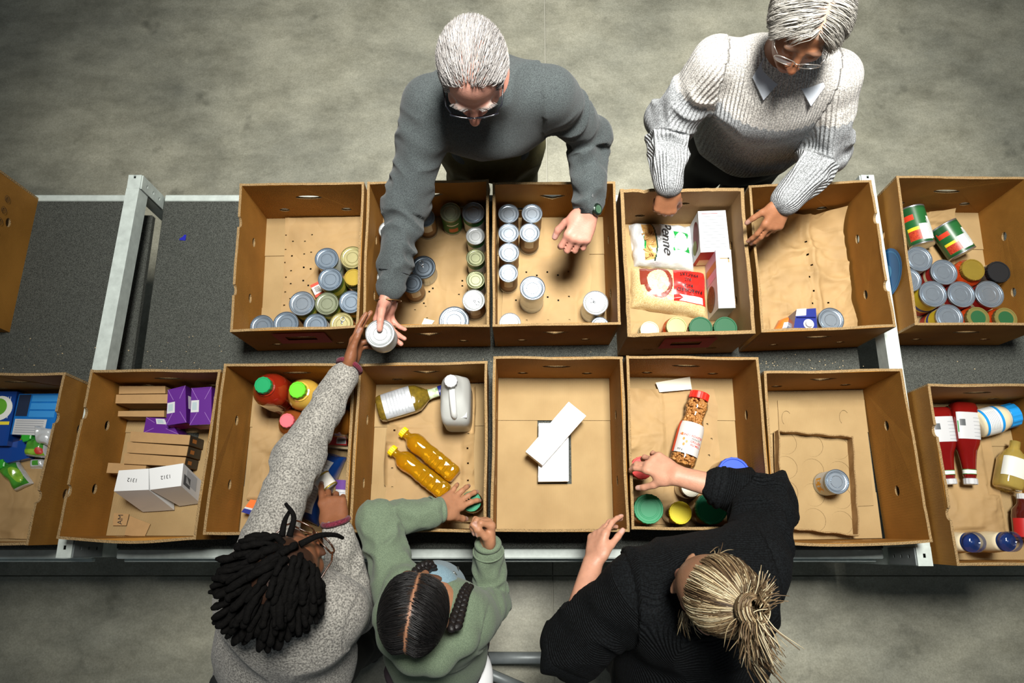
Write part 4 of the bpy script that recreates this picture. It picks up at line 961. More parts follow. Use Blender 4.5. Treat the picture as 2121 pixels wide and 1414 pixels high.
# ------------------------------------------------------------------ lying bottles
def lying(name, label, cat, base, tip, z, prof, m, sx=1.0, sy=1.0, sqs=None, extra=None, seg=36, cap=None, capm=None, ncap=3):
    "prof: (t 0..1 along, r metres); last ncap points form the cap"
    A = at(*base, z); B = at(*tip, z); d = B - A; Ln = np.linalg.norm(d); d /= Ln
    rm = max(r for t, r in prof) * sx; sd_ = np.array([-d[1], d[0], 0]); sh = inside(np.array([A + sd_ * rm, A - sd_ * rm, A + d * Ln * .5 + sd_ * rm, A + d * Ln * .5 - sd_ * rm, B + sd_ * (cap[2] if cap else .02), B - sd_ * (cap[2] if cap else .02)])); A = A + sh; B = B + sh
    up = np.array([0, 0, 1.]); x = np.cross(up, d); M = np.stack([x, up, d], 1)
    o = thing(name, label, cat, (*((A + B) / 2)[:2], z - max(r for t, r in prof) * sy))
    def W(V): return np.asarray(V) @ M.T + A
    pb = [(r, t * Ln) for t, r in prof]; V, F = lathe(pb, seg, sx, sy, sqs); add('bottle_body', W(V), F, m, o, smooth=True)
    if cap:
        t0, t1, rc = cap; pr = [(rc * .97, t0 * Ln), (rc, t0 * Ln + .001), (rc, t1 * Ln - .002), (rc * .95, t1 * Ln), (.0005, t1 * Ln)]
        V, F = lathe(pr, 48); V = V.reshape(5, 48, 3); V[1:3, :, :2] *= (1 + .02 * np.sign(np.sin(np.arange(48) * math.pi / 2 + .1)))[None, :, None]; add('screw_cap', W(V.reshape(-1, 3)), F, capm, o)
    rt = np.array([r for t, r in prof]); tt = np.array([t for t, r in prof])
    def surf(t, a, off=.0008):
        r = np.interp(t, tt, rt) + off; sqv = np.interp(t, tt, sqs) if sqs is not None else np.full(np.shape(t), 2.0)
        e = 2 / sqv; ca, sa = np.cos(a), np.sin(a)
        return W(np.stack([r * sx * np.sign(ca) * np.abs(ca) ** e, r * sy * np.sign(sa) * np.abs(sa) ** e, t * Ln], 1))
    def lab(name, t0, t1, a0, a1, m, off=.0008, n=24, k=10):
        Tm, Am = np.meshgrid(np.linspace(t0, t1, k), np.linspace(a0, a1, n), indexing='ij'); V = surf(Tm.ravel(), Am.ravel(), off)
        F = [(i * n + j, i * n + j + 1, (i + 1) * n + j + 1, (i + 1) * n + j) for i in range(k - 1) for j in range(n - 1)]
        return add(name, V, F, m, o, smooth=True)
    return o, surf, lab, Ln
H2 = math.pi / 2
def oilmat():
    t = NT('golden oil'); b = t.b; b.inputs['Base Color'].default_value = (*srgb('#d9a91a'), 1); b.inputs['Roughness'].default_value = .05
    b.inputs['Transmission Weight'].default_value = .75; b.inputs['IOR'].default_value = 1.3; b.inputs['Coat Weight'].default_value = .6; return t.m
M_oil = oilmat(); M_ycap = mat('yellow cap', '#f0cf12', .4)
oprof = [(0, .026), (.02, .031), (.05, .034), (.12, .034), (.16, .0325), (.2, .034), (.24, .034), (.28, .0325), (.32, .034), (.36, .0335), (.40, .032), (.44, .0335), (.48, .0325), (.54, .031), (.62, .033), (.70, .036), (.78, .034), (.83, .026), (.86, .018), (.88, .015), (.91, .015), (.92, .0165), (.93, .0165), (.935, .013), (.97, .013)]
oprof = [(t, r * .86) for t, r in oprof]
osq = [4 if t < .5 else 3 if t < .6 else 2 for t, r in oprof]
for bpx, tpx, lb in (((944, 986), (832, 892), 'golden oil bottle with yellow cap, farther from green lid'), ((926, 1022), (809, 930), 'golden oil bottle with yellow cap, touching hand')):
    o, surf, lab, Ln = lying('oil_bottle', lb, 'bottle', bpx, tpx, zz + .033, oprof, M_oil, sqs=osq, cap=(.93, 1.0, .0175), capm=M_ycap)
    for k in range(4): add('grip_ring', *tube(surf(np.full(20, .19 + .08 * k), np.linspace(0.1, math.pi - .1, 20), .0003), .0011, 5), M_oil, o, smooth=True)
    add('base_panel', *tube(surf(.09 + .06 * np.sin(np.linspace(0, 2 * math.pi, 24)[:-1]), H2 + .7 * np.cos(np.linspace(0, 2 * math.pi, 24)[:-1]), .0003), .0012, 5, closed=True), M_oil, o, smooth=True)
M_dress = mat('olive dressing', '#7a661e', .1, coat=1, col2='#57481a', vscale=70)
dp = [(0, .034), (.02, .041), (.06, .044), (.3, .0455), (.5, .0455), (.58, .042), (.66, .03), (.72, .019), (.78, .0155), (.88, .0155), (.885, .017), (1.0, .017)]
o, surf, lab, Ln = lying('dressing_bottle', 'olive dressing bottle with silver label, lying', 'bottle', (774, 838), (915, 795), zz + .034, dp, M_dress, sy=.72, sqs=[3.2] * 6 + [2.4] * 6)
lab('silver_label', .09, .50, .45, math.pi - .45, mat('silver label', '#b9bec2', .3, metal=.3, var=.12, vscale=60)); lab('neck_label', .74, .88, 0, 2 * math.pi, mat('green neck label', '#5d8a2a', .4, col2='#dfe3d2', vscale=50)); lab('blue_cap', .885, 1.0, 0, 2 * math.pi, M_navy, .001)
for k in range(7): add('text_line', *tube(surf(np.full(8, .16 + .045 * k), np.linspace(.8, 2.1 + .15 * (k % 3), 8), .0014), .0005, 4), flat('#83898d'), o)
# white jug
p = at(934, 778, zz + .25); p = p + inside(np.array([[p[0] - .042, p[1] - .12], [p[0] + .058, p[1] + .04]])); o = thing('plastic_jug', 'translucent white plastic jug with handle', 'jug', (p[0] + .02, p[1] - .03, zz))
M_jug = mat('milky plastic', '#cfd2cd', .35, trans=.25, spec=.4); b0 = np.array([p[0], p[1], zz])
V, F = loft([(0, .008, -.04, .043, .072, 5), (.004, .008, -.04, .046, .076, 5), (.15, .008, -.04, .046, .076, 5), (.175, .006, -.034, .043, .066, 4), (.20, .002, -.012, .032, .042, 3), (.222, 0, 0, .02, .022, 2), (.24, 0, 0, .017, .017, 2)], 40)
add('jug_body', V + b0, F, M_jug, o, smooth=True)
add('handle', *tube(smooth_path([b0 + [.001, -.016, .222], b0 + [.004, -.05, .216], b0 + [.007, -.088, .19], b0 + [.008, -.095, .155]], 14), .010, 10), mat('milky handle', '#d9dcd8', .35), o, smooth=True)
V, F = capmesh(.0195, .02); add('screw_cap', V + b0 + [0, 0, .234], F, M_white, o)
V, F = cuboid(b0 + [.03, -.075, .166], (.03, .045, .02)); add('white_label', V, F, M_white, o)
# two long white boxes in the nearly empty carton
o, Pt, Pb = box_item('long_white_box', 'long white box lying flat on the carton floor gap', 'box', [(1116, 876), (1177, 876), (1178, 996), (1115, 997)], T + .047, T + .0095, M_whiteg)
patch('edge_line', o, Pt, .02, .98, .90, .905, flat('#c9cdd0'))
o, Pt, Pb = box_item('long_white_box', 'long white box with pale square lying across the other', 'box', [(1178, 832), (1214, 861), (1124, 963), (1089, 935)], T + .097, T + .0475, M_whiteg)
patch('pale_square', o, Pt, .12, .72, .32, .45, flat('#d8dade')); patch('green_tint', o, [Pt[0], Pt[1], Pb[1], Pb[0]], 0, 1, 0, .12, flat('#9aa83a')); patch('green_tint', o, [Pt[3], Pt[2], Pb[2], Pb[3]], 0, 1, 0, .08, flat('#b7b04a'))
# ------------------------------------------------------------------ peanut jar and lids
def clearfilm(name, tint=(1, 1, 1), gloss=.06):
    t = NT(name); n = t.n; tr = n.new('ShaderNodeBsdfTransparent'); tr.inputs[0].default_value = (*tint, 1); gl = n.new('ShaderNodeBsdfGlossy'); gl.inputs['Roughness'].default_value = .05
    lw = n.new('ShaderNodeLayerWeight'); lw.inputs[0].default_value = .15; mth = n.new('ShaderNodeMath'); mth.operation = 'MULTIPLY_ADD'; mth.inputs[1].default_value = .6; mth.inputs[2].default_value = gloss; t.link(lw.outputs['Fresnel'], mth.inputs[0])
    mx = n.new('ShaderNodeMixShader'); t.link(mth.outputs[0], mx.inputs[0]); t.link(tr.outputs[0], mx.inputs[1]); t.link(gl.outputs[0], mx.inputs[2]); t.link(mx.outputs[0], n['Material Output'].inputs[0]); return t.m
M_clear = clearfilm('clear jar')
pp = [(0, .034), (.02, .039), (.06, .041), (.14, .042), (.5, .0415), (.56, .038), (.63, .033), (.68, .0315), (.74, .034), (.80, .037), (.86, .035), (.90, .030), (.915, .028), (.98, .028)]
o, surf, lab, Ln = lying('peanut_jar', 'honey roasted peanut jar with red cap, lying', 'jar', (1411, 966), (1450, 814), zz + .043, pp, M_clear, cap=(.905, 1.0, .0315), capm=mat('red cap', '#d8281c', .4))
lab('white_label', .15, .565, .12, math.pi - .12, mat('white jar label', '#c4c2be', .4)); lab('red_label_edge', .15, .565, .1, .46, flat('#c2401f'), .0013); lab('orange_corner', .2, .3, math.pi - .4, math.pi - .13, flat('#e0922a'), .0013)
def jar_text(tx, t, a, size, m):
    V, F = text_geo(tx, size, 0, .008); R0 = .0415
    add('lettering', surf(t + V[:, 1] / Ln, a + V[:, 0] / R0, .0016), [f for f in F], m, o)
jar_text('HONEY ROASTED', .385, H2 + .08, .0100, flat('#c0392b')); jar_text('PEANUTS', .35, H2 + .42, .007, flat('#4a4a4a')); jar_text('GRILLÉES', .315, H2 + .48, .0100, flat('#c0392b')); jar_text('AU MIEL', .272, H2 + .48, .0100, flat('#c0392b')); jar_text('350 g', .19, H2 - .62, .008, M_ink)
for a_, t_ in ((H2 - .5, .33), (H2 - .25, .30), (H2 - .42, .26), (H2 - .72, .39)):
    q = surf(t_ + .02 * np.sin(np.linspace(0, 2 * math.pi, 10)[:-1]), a_ + .09 * np.cos(np.linspace(0, 2 * math.pi, 10)[:-1]), .0016); add('nut_picture', q, [tuple(range(9))], flat('#c98a4a'), o)
# the nuts themselves, inside the clear jar
A = at(1411, 966, zz + .043); B = at(1450, 814, zz + .043); d = (B - A) / np.linalg.norm(B - A); xx = np.cross([0, 0, 1.], d)
nv_, nf_ = lathe([(.35, -.95), (.8, -.6), (1, 0), (.8, .6), (.35, .95)], 7); parts = []
for k in range(430):
    t = random.uniform(.03, .89); rr = np.interp(t, [q[0] for q in pp], [q[1] for q in pp]) - .0075
    if random.random() < .25 and .16 < t < .56: continue
    a = random.uniform(-.35, math.pi + .35); c = A + d * t * Ln + rr * (xx * math.cos(a) + np.array([0, 0, 1.]) * math.sin(a))
    Rm = np.array(Matrix.Rotation(random.uniform(0, 6.3), 3, Vector((random.gauss(0, 1), random.gauss(0, 1), random.gauss(0, 1))).normalized()))
    parts.append(((nv_ * [.0046, .0046, .0075] * random.uniform(.85, 1.15)) @ Rm.T + c, nf_))
o2 = add('peanuts', *join(*parts), mat('peanut', '#c08a4a', .5, col2='#8f5a26', vscale=60, coat=.2), o, smooth=True); o2['kind'] = 'stuff'
V, F = lathe([(.024, .03 * Ln), (.028, .1 * Ln), (.027, .55 * Ln), (.02, .68 * Ln), (.024, .85 * Ln)], 20); Mx = np.stack([xx, [0, 0, 1.], d], 1); add('nut_core', V @ Mx.T + A, F, mat('peanut core', '#a8743a', .8), o)
M_g1 = mat('bright green lid', '#1f7d52', .5, spec=.35); M_jarbr = mat('brown jar', '#6b4a2a', .15, coat=.8); M_jarbl = mat('dark plum jar', '#2a1018', .1, coat=1)
def emboss(o):
    p = np.array(o.location) + [0, 0, .1242]
    for rr in (.030, .026): add('embossed_ring', *tube([p + [rr * math.cos(t), rr * math.sin(t), 0] for t in np.linspace(0, 2 * math.pi, 40)[:-1]], .0006, 5, closed=True), M_g1, o)
jar(1344, 1057, 31, .125, M_g1, mat('peanut butter', '#a8763c', .3, coat=.5), 'embossed green-lidded jar in front corner beside yellow lid', rb=.98, lh=.022, recess=.001, after=emboss)
jar(1410, 1068, 24, .125, mat('yellow lid', '#cfc012', .5, spec=.35), M_jarbl, 'dark jar with bright yellow lid', rb=1.0, labm=None)
jar(1470, 1063, 33, .13, mat('jade lid', '#0f7d56', .5, spec=.35), mat('tan jar', '#8a6a3e', .25, coat=.6), 'wide jade-green lidded jar beneath black sleeve', rb=1.0, lh=.022)
jar(1546, 980, 34, .13, mat('blue lid', '#2b4fc4', .5, spec=.35), mat('tan jar', '#8a6a3e', .25, coat=.6), 'wide blue-lidded jar half under black sleeve', rb=1.0, lh=.022, recess=.003)
jar(1437, 1016, 21, .09, mat('cream lid', '#9a9788', .35, metal=.4), M_jarbr, "small cream-lidded jar below the bare forearm")
jar(1322, 968, 24, .135, mat('coral lid', '#d03028', .5, spec=.35), M_jarbr, "jar with coral red lid under the woman's fingers", rb=1.0, lh=.02)
# ------------------------------------------------------------------ tray and can
px4 = [(1613, 890), (1768, 903), (1781, 1110), (1615, 1092)]; ztr = T + .045
Pt = np.array([at(x, y, ztr + .018) for x, y in px4]); c = Pt.mean(0); Pb = Pt + (c - Pt) * .0; Pb[:, 2] = ztr
B6_ = BOXES['C6']
o = thing('cardboard_tray', 'shallow kraft tray embossed with can circles', 'tray', (c[0], c[1], T + .012))
ex = (Pt[1] - Pt[0] + Pt[2] - Pt[3]) / 2; ey = (Pt[3] - Pt[0] + Pt[2] - Pt[1]) / 2; c0 = Pb.mean(0)
def trp(u, v, d): return c0 + ex * (u - .5) + ey * (v - .5) + np.array([0, 0, -d - .02])
rr = .036; eL, eH = np.linalg.norm(ex), np.linalg.norm(ey); hs = []; cl = []
for i in range(3):
    for j in range(4): cl.append((.15 + .35 * i, .115 + .255 * j))
for u, v in cl: hs.append([(u + x / eL, v + y / eH) for x, y in oval(0, 0, rr, rr, 20)])
V, F, E, uvp = polysolid([(0, 0), (1, 0), (1, 1), (0, 1)], hs, trp, .003); add('tray_floor', V, F, [M_cb2, M_edge], o, mi=E, uv=uvp * .35)
for u, v in cl:
    V, F, E, uvp = polysolid([(u + x / eL, v + y / eH) for x, y in oval(0, 0, rr - .0004, rr - .0004, 20)], [], lambda a, b, d: trp(a, b, d + .0012), .002); add('embossed_circle', V, F, [M_cb2, M_edge], o, mi=E, uv=uvp * .35)
for k in range(4):
    a, b = Pt[k], Pt[(k + 1) % 4]; nrm = np.cross(b - a, [0, 0, 1.]); nrm /= np.linalg.norm(nrm)
    if nrm @ (c - a) < 0: nrm = -nrm
    n = 12; top = [(a * (1 - i / n) + b * i / n) + nrm * .002 * math.sin(i * 1.7 + k) + [0, 0, random.uniform(-.003, .002)] for i in range(n + 1)]
    bt = [(Pb[k] * (1 - i / n) + Pb[(k + 1) % 4] * i / n) + [0, 0, -.022] for i in range(n + 1)]
    V = np.array(bt + top + [q + nrm * .004 for q in bt] + [q + nrm * .004 for q in top]); m_ = n + 1; F = []; mi = []
    for i in range(n):
        F += [(i, i + 1, m_ + i + 1, m_ + i), (2 * m_ + i + 1, 2 * m_ + i, 3 * m_ + i, 3 * m_ + i + 1), (m_ + i, m_ + i + 1, 3 * m_ + i + 1, 3 * m_ + i)]; mi += [0, 0, 1]
    add('tray_rim', V, F, [M_cb3, M_edge], o, mi=mi, uv=V[:, :2])
can(1734, 997, 26, .095, M_lidS, 'silver can with corn label standing on the tray', 'corn', z0=ztr - .0195)
# flat cardboard sheet under the tray with punched circles
P = [at(x, y, T + .02) for x, y in ((1612, 828), (1792, 827), (1812, 1046), (1624, 1056))]
ex2 = P[1] - P[0]; ey2 = P[3] - P[0]
hs = [[(u + .055 * math.cos(t), v + .07 * math.sin(t)) for t in np.linspace(2.2, 5.6, 14)] + [(u + .052 * math.cos(t), v + .066 * math.sin(t)) for t in np.linspace(5.6, 2.2, 14)] for u, v in ((.09, .17), (.75, .17))]
V, F, E, uvp = polysolid([(0, 0), (1, 0), (1.0, 1), (0, 1)], hs, lambda u, v, d: (P[0] * (1 - u) + P[1] * u) * (1 - v) + (P[3] * (1 - u) + P[2] * u) * v + np.array([0, 0, -.006 - d]), .004)
tag(add('cardboard_sheet', V, F, [M_cb2, M_edge], mi=E, uv=uvp * .33), 'flat kraft sheet with punched circles under tray', 'cardboard')
# ------------------------------------------------------------------ ketchup, mayonnaise, oil
M_ket = mat('ketchup', '#6e0f0d', .08, coat=1, var=.12, vscale=12); M_may = mat('mayonnaise', '#ded2b0', .15, coat=.8, var=.04); M_bl = mat('sky blue cap', '#1c8fd8', .35, coat=.3)
kp = [(0, .034), (.02, .040), (.06, .043), (.3, .0435), (.45, .0425), (.52, .038), (.6, .031), (.7, .026), (.78, .023), (.86, .021), (.9, .021), (.905, .019), (.94, .019)]
for bpx, tpx, z, lb in (((1991, 826), (2009, 994), zz + .045, 'large ketchup bottle with white label, lying'), ((1938, 845), (1968, 1003), zz + .035, 'second ketchup bottle tucked against the side wall')):
    o, surf, lab, Ln = lying('ketchup_bottle', lb, 'bottle', bpx, tpx, z, kp, M_ket, sx=.93, sy=.66, sqs=[3.5] * 6 + [2.4] * 7, cap=(.93, 1.0, .0205), capm=M_white)
    lab('white_label', .13, .46, .62, math.pi - .62, M_white, .0009); lab('green_strip', .24, .38, math.pi - .85, math.pi - .72, flat('#2f8a3a'), .0015); lab('neck_band', .82, .88, 0, 2 * math.pi, flat('#d8dcd4'), .0009); lab('neck_line', .872, .88, 0, 2 * math.pi, flat('#2f7a3a'), .0013); lab('neck_line', .82, .828, 0, 2 * math.pi, flat('#2f7a3a'), .0013)
    lab('barcode', .22, .30, 1.7, 2.15, flat('#4a4e50'), .0015)
    for k in range(6): add('text_line', *tube(surf(np.full(8, .2 + .045 * k), np.linspace(.7, 1.45, 8), .0014), .0005, 4), flat('#8d9296'), o)
mp = [(0, .036), (.02, .041), (.06, .044), (.25, .044), (.55, .044), (.62, .042), (.70, .039), (.74, .034), (.78, .033), (.98, .033)]
o, surf, lab, Ln = lying('mayonnaise_jar', 'mayonnaise jar with sky blue lid, lying', 'jar', (2064, 879), (2143, 858), zz + .045, mp, M_may, cap=(.75, 1.0, .038), capm=M_bl)
lab('blue_label', .06, .50, 0, math.pi, M_bl, .0008); lab('pale_label', .12, .43, .2, math.pi - .05, flat('#d5dad9'), .0014)
for k in range(6): add('text_line', *tube(surf(np.full(8, .16 + .04 * k), np.linspace(.9, 2.3, 8), .0019), .0005, 4), flat('#8d9296'), o)
o, surf, lab, Ln = lying('oil_bottle', 'pale yellow oil bottle beside the mayonnaise jar', 'bottle', (2114, 1012), (2130, 915), zz + .04, [(0, .032), (.03, .037), (.1, .039), (.6, .039), (.75, .03), (.85, .016), (1, .016)], mat('pale oil', '#dcc468', .06, coat=1, trans=.6, ior=1.2), sqs=[3] * 4 + [2] * 3)
lab('paper_label', .22, .62, .3, math.pi - .3, flat('#d8dbd2'))
o, surf, lab, Ln = lying('sauce_bottle', 'dark red sauce bottle with white cap and red label', 'bottle', (2128, 1118), (2119, 1022), zz + .034, [(0, .028), (.04, .032), (.5, .033), (.65, .03), (.78, .015), (.9, .013), (.93, .013)], mat('dark sauce', '#4a1610', .08, coat=1), cap=(.88, 1.0, .0145), capm=M_white)
lab('red_label', .05, .45, 0, math.pi, flat('#b01c1c'))
for (cx_, cy_, lb_) in ((2028, 1144, 'squeeze bottle with domed blue cap beside the side wall'), (2104, 1143, 'squeeze bottle with domed blue cap below red sauce bottle')):
    p = at(cx_, cy_, zz + .20); p = p + inside(disc(p, .047)); o = thing('squeeze_bottle', lb_, 'bottle', (p[0], p[1], zz), 'mayonnaise squeeze bottles')
    V, F = loft([(0, 0, 0, .04, .03, 2.6), (.004, 0, 0, .045, .034, 2.6), (.11, 0, 0, .043, .032, 2.6), (.15, 0, 0, .034, .028, 2.2), (.163, 0, 0, .027, .027, 2)], 36); add('bottle_body', V + [p[0], p[1], zz], F, M_may, o, smooth=True)
    V, F = lathe([(.027, 0), (.028, .001), (.028, .014), (.010, .018), (.008, .024), (.0005, .025)], 36); add('blue_cap', V + [p[0], p[1], zz + .155], F, M_navy if False else mat('blue cap', '#10306a', .35), o, smooth=True)
    V, F = lathe([(.0275, 0), (.029, .004), (.029, .028), (.026, .033), (.008, .034), (.006, .032), (.0005, .032)], 36); add('clear_dome', V + [p[0], p[1], zz + .168], F, MATS.setdefault('dome', clearfilm('clear dome', (.95, .97, 1), .12)), o, smooth=True)
flush()
# ------------------------------------------------------------------ prints on carton walls
def wall_patch(key, wall, u0, u1, v0, v1, m, name='printed_patch'):
    B = BOXES[key]; i, j = wall, (wall + 1) % 4; A, Bq, a, b = B['Pt'][i], B['Pt'][j], B['Pb'][i], B['Pb'][j]
    nin = np.cross(Bq - A, [0, 0, 1.]); nin /= np.linalg.norm(nin); nin = nin if nin @ (B['cen'] - A) > 0 else -nin
    def q(u, v): return (a * (1 - u) + b * u) * (1 - v) + (A * (1 - u) + Bq * u) * v - nin * .0052
    W = np.array([q(u0, v0), q(u1, v0), q(u1, v1), q(u0, v1)])
    n = np.cross(W[1] - W[0], W[2] - W[0]); F = [(0, 1, 2, 3)] if n @ nin < 0 else [(3, 2, 1, 0)]
    return q, add(name, W, F, m, B['root']), nin
M_redp = flat('#a5261f', .6)
for kk in ('B1', 'B4'):
    wall_patch(kk, 2, .28, .38, .42, .90, M_redp); wall_patch(kk, 2, .62, .70, .42, .90, M_redp); wall_patch(kk, 2, .38, .62, .74, .90, M_redp); wall_patch(kk, 2, .38, .62, .42, .58, M_redp)
# blue oval badge on the side wall
B = BOXES['B6']
def badge(rx, ry, off, m, nm):
    A, Bq, a, b = B['Pt'][3], B['Pt'][0], B['Pb'][3], B['Pb'][0]
    nin = np.array([1., 0, 0])
    V = [(a * (1 - u) + b * u) * (1 - v) + (A * (1 - u) + Bq * u) * v - nin * off for u, v in oval(.42, .52, rx, ry, 28)]
    add(nm, V, [tuple(range(28))], m, B['root'])
badge(.16, .40, .0055, flat('#16598f', .6), 'oval_badge'); badge(.145, .36, .0060, flat('#2f76a8', .6), 'badge_ring'); badge(.135, .33, .0065, flat('#16598f', .6), 'badge_field'); badge(.05, .14, .0070, flat('#3f83b0', .6), 'badge_emblem')
for key, wall, tx, u, v, sz, m in (('C7', 3, 'DATE', .46, .5, .022, flat('#9a2c22')),):
    B = BOXES[key]; A, Bq, a, b = B['Pt'][wall], B['Pt'][(wall + 1) % 4], B['Pb'][wall], B['Pb'][(wall + 1) % 4]
    c = (a * (1 - u) + b * u) * (1 - v) + (A * (1 - u) + Bq * u) * v + np.array([-.006, 0, 0])
    put_text('lettering', tx, B['root'], c, (0, -1, 0), (0, 0, 1), sz, m)
B = BOXES['A0']; A, Bq, a, b = B['Pt'][1], B['Pt'][2], B['Pb'][1], B['Pb'][2]
for k, tx in enumerate(('20', '19', '18', '17', '16')):
    u, v = .16 + .085 * k, .62 + .02 * k; c = (a * (1 - u) + b * u) * (1 - v) + (A * (1 - u) + Bq * u) * v + np.array([.0055, 0, 0])
    put_text('lettering', tx, B['root'], c, (0, 1, 0), (0, 0, 1), .014, M_ink)
    add('circle_print', *tube([c + [0.0008, .011 * math.cos(t), .011 * math.sin(t)] for t in np.linspace(0, 2 * math.pi, 24)[:-1]], .0006, 4, closed=True), M_ink, B['root'])
# ------------------------------------------------------------------ bodies: smooth implicit surfaces meshed by surface nets
def nrm(v): v = np.asarray(v, float); return v / (np.linalg.norm(v) + 1e-12)
def Cc(a, b, ra, rb=None): return ('c', np.asarray(a, float), np.asarray(b, float), float(ra), float(ra if rb is None else rb))
def El(c, r, R=None): return ('e', np.asarray(c, float), np.asarray(r, float), np.eye(3) if R is None else np.asarray(R, float))
def Ec(a, b, r0, r1, side):
    a = np.asarray(a, float); b = np.asarray(b, float); ax = nrm(b - a); s = np.asarray(side, float); s = nrm(s - ax * (s @ ax)); n = np.cross(ax, s)
    return ('s', a, b, tuple(r0), tuple(r1), ax, s, n)
def bound(p):
    if p[0] == 'c': return (p[1] + p[2]) / 2, np.linalg.norm(p[2] - p[1]) / 2 + max(p[3], p[4])
    if p[0] == 'e': return p[1], p[2].max()
    return (p[1] + p[2]) / 2, np.linalg.norm(p[2] - p[1]) / 2 + max(*p[3], *p[4])
def evalp(P, p):
    if p[0] == 'c':
        a, b, ra, rb = p[1:]; ba = b - a; L2 = ba @ ba + 1e-12; t = np.clip((P - a) @ ba / L2, 0, 1)
        return np.linalg.norm(P - a - t[:, None] * ba, axis=1) - (ra + (rb - ra) * t)
    if p[0] == 'e':
        q = ((P - p[1]) @ p[3]) / p[2]; k = np.linalg.norm(q, axis=1); g = np.linalg.norm(q / p[2], axis=1)
        return k * (k - 1) / (g + 1e-9)
    a, b, r0, r1, ax, s, n = p[1:]; L = np.linalg.norm(b - a); q = P - a; z = q @ ax; t = np.clip(z / L, 0, 1); o = z - t * L
    rs = r0[0] + (r1[0] - r0[0]) * t; rn = r0[1] + (r1[1] - r0[1]) * t; m = np.minimum(rs, rn)
    k = np.sqrt(((q @ s) / rs) ** 2 + ((q @ n) / rn) ** 2 + (o / m) ** 2); g = np.sqrt(((q @ s) / rs ** 2) ** 2 + ((q @ n) / rn ** 2) ** 2 + (o / m ** 2) ** 2)
    return k * (k - 1) / (g + 1e-9)
def smin(a, b, k):
    h = np.maximum(k - np.abs(a - b), 0) / k; return np.minimum(a, b) - h * h * k * .25
def field(P, ops, fingers=()):
    d = np.full(len(P), 1.0)
    def ev(p, pad=.09):
        c, r = bound(p); m = np.einsum('ij,ij->i', P - c, P - c) < (r + pad) ** 2; o = np.full(len(P), 1.0)
        if m.any(): o[m] = evalp(P[m], p)
        return o
    for p, k in ops:
        e = ev(p); d = -smin(-d, e, -k) if k < 0 else smin(d, e, k)
    if fingers:
        out = d.copy()
        for ch in fingers:
            df = np.full(len(P), 1.0)
            for p in ch: df = smin(df, ev(p), .004)
            out = np.minimum(out, smin(d, df, .010))
        d = out
    return d
def nets(ops, fingers=(), vox=.004, cut=None, pad=.02):
    allp = [p for p, k in ops if k >= 0] + [p for ch in fingers for p in ch]
    bs = [bound(p) for p in allp]; lo = np.min([c - r for c, r in bs], 0) - pad; hi = np.max([c + r for c, r in bs], 0) + pad
    nb = np.ceil((hi - lo) / (vox * 4)).astype(int) + 1
    gx = [lo[i] + (np.arange(nb[i]) + .5) * vox * 4 - vox * .5 for i in range(3)]
    C = np.stack(np.meshgrid(*gx, indexing='ij'), -1).reshape(-1, 3)
    dc = field(C, ops, fingers); act = (np.abs(dc) < vox * 4 * 1.5).reshape(nb)
    G = np.repeat(np.repeat(np.repeat(np.where(dc < 0, -1., 1.).astype(np.float32).reshape(nb), 4, 0), 4, 1), 4, 2)
    M = np.repeat(np.repeat(np.repeat(act, 4, 0), 4, 1), 4, 2); I = np.argwhere(M); P = lo + I * vox
    v = np.empty(len(P))
    for k in range(0, len(P), 400000): v[k:k + 400000] = field(P[k:k + 400000], ops, fingers) if cut is None else np.maximum(field(P[k:k + 400000], ops, fingers), cut(P[k:k + 400000]))
    G[tuple(I.T)] = v
    if cut is not None:   # blocks away from the surface
        pass
    s = G < 0; a = s[:-1, :-1, :-1]; mixed = np.zeros(a.shape, bool)
    corners = [(i, j, k) for i in (0, 1) for j in (0, 1) for k in (0, 1)]
    sh = lambda A, c: A[c[0]:A.shape[0] - 1 + c[0], c[1]:A.shape[1] - 1 + c[1], c[2]:A.shape[2] - 1 + c[2]]
    for c in corners[1:]: mixed |= sh(s, c) != a
    cells = np.argwhere(mixed); idx = np.full(mixed.shape, -1, np.int32); idx[tuple(cells.T)] = np.arange(len(cells))
    val = np.stack([G[cells[:, 0] + c[0], cells[:, 1] + c[1], cells[:, 2] + c[2]] for c in corners], 1)
    acc = np.zeros((len(cells), 3)); cnt = np.zeros(len(cells))
    for i in range(8):
        for j in range(i + 1, 8):
            d = np.array(corners[j]) - np.array(corners[i])
            if np.abs(d).sum() != 1: continue
            x, y = val[:, i], val[:, j]; m = (x < 0) != (y < 0); t = np.where(m, x / (x - y + 1e-12), 0)
            acc += m[:, None] * (np.array(corners[i]) + t[:, None] * d); cnt += m
    V = lo + (cells + acc / np.maximum(cnt, 1)[:, None]) * vox; F = []
    for ax in range(3):
        o1, o2 = [(1, 2), (2, 0), (0, 1)][ax]
        A = [slice(1, -1)] * 3; B = [slice(1, -1)] * 3; A[ax] = slice(0, -1); B[ax] = slice(1, None)
        e = s[tuple(A)] != s[tuple(B)]; E = np.argwhere(e); off = np.array([1, 1, 1]); off[ax] = 0; E = E + off
        e1 = np.zeros(3, int); e1[o1] = 1; e2 = np.zeros(3, int); e2[o2] = 1
        q = np.stack([idx[tuple((E - e1 - e2).T)], idx[tuple((E - e2).T)], idx[tuple(E.T)], idx[tuple((E - e1).T)]], 1)
        fl = ~s[tuple(E.T)]; q[fl] = q[fl][:, ::-1]; F.append(q)
    F = np.vstack(F); F = F[(F >= 0).all(1)]
    return V, F
def vnormals(V, F):
    n = np.cross(V[F[:, 2]] - V[F[:, 0]], V[F[:, 3]] - V[F[:, 1]]); N = np.zeros_like(V)
    for k in range(4): np.add.at(N, F[:, k], n)
    return N / (np.linalg.norm(N, axis=1)[:, None] + 1e-12)
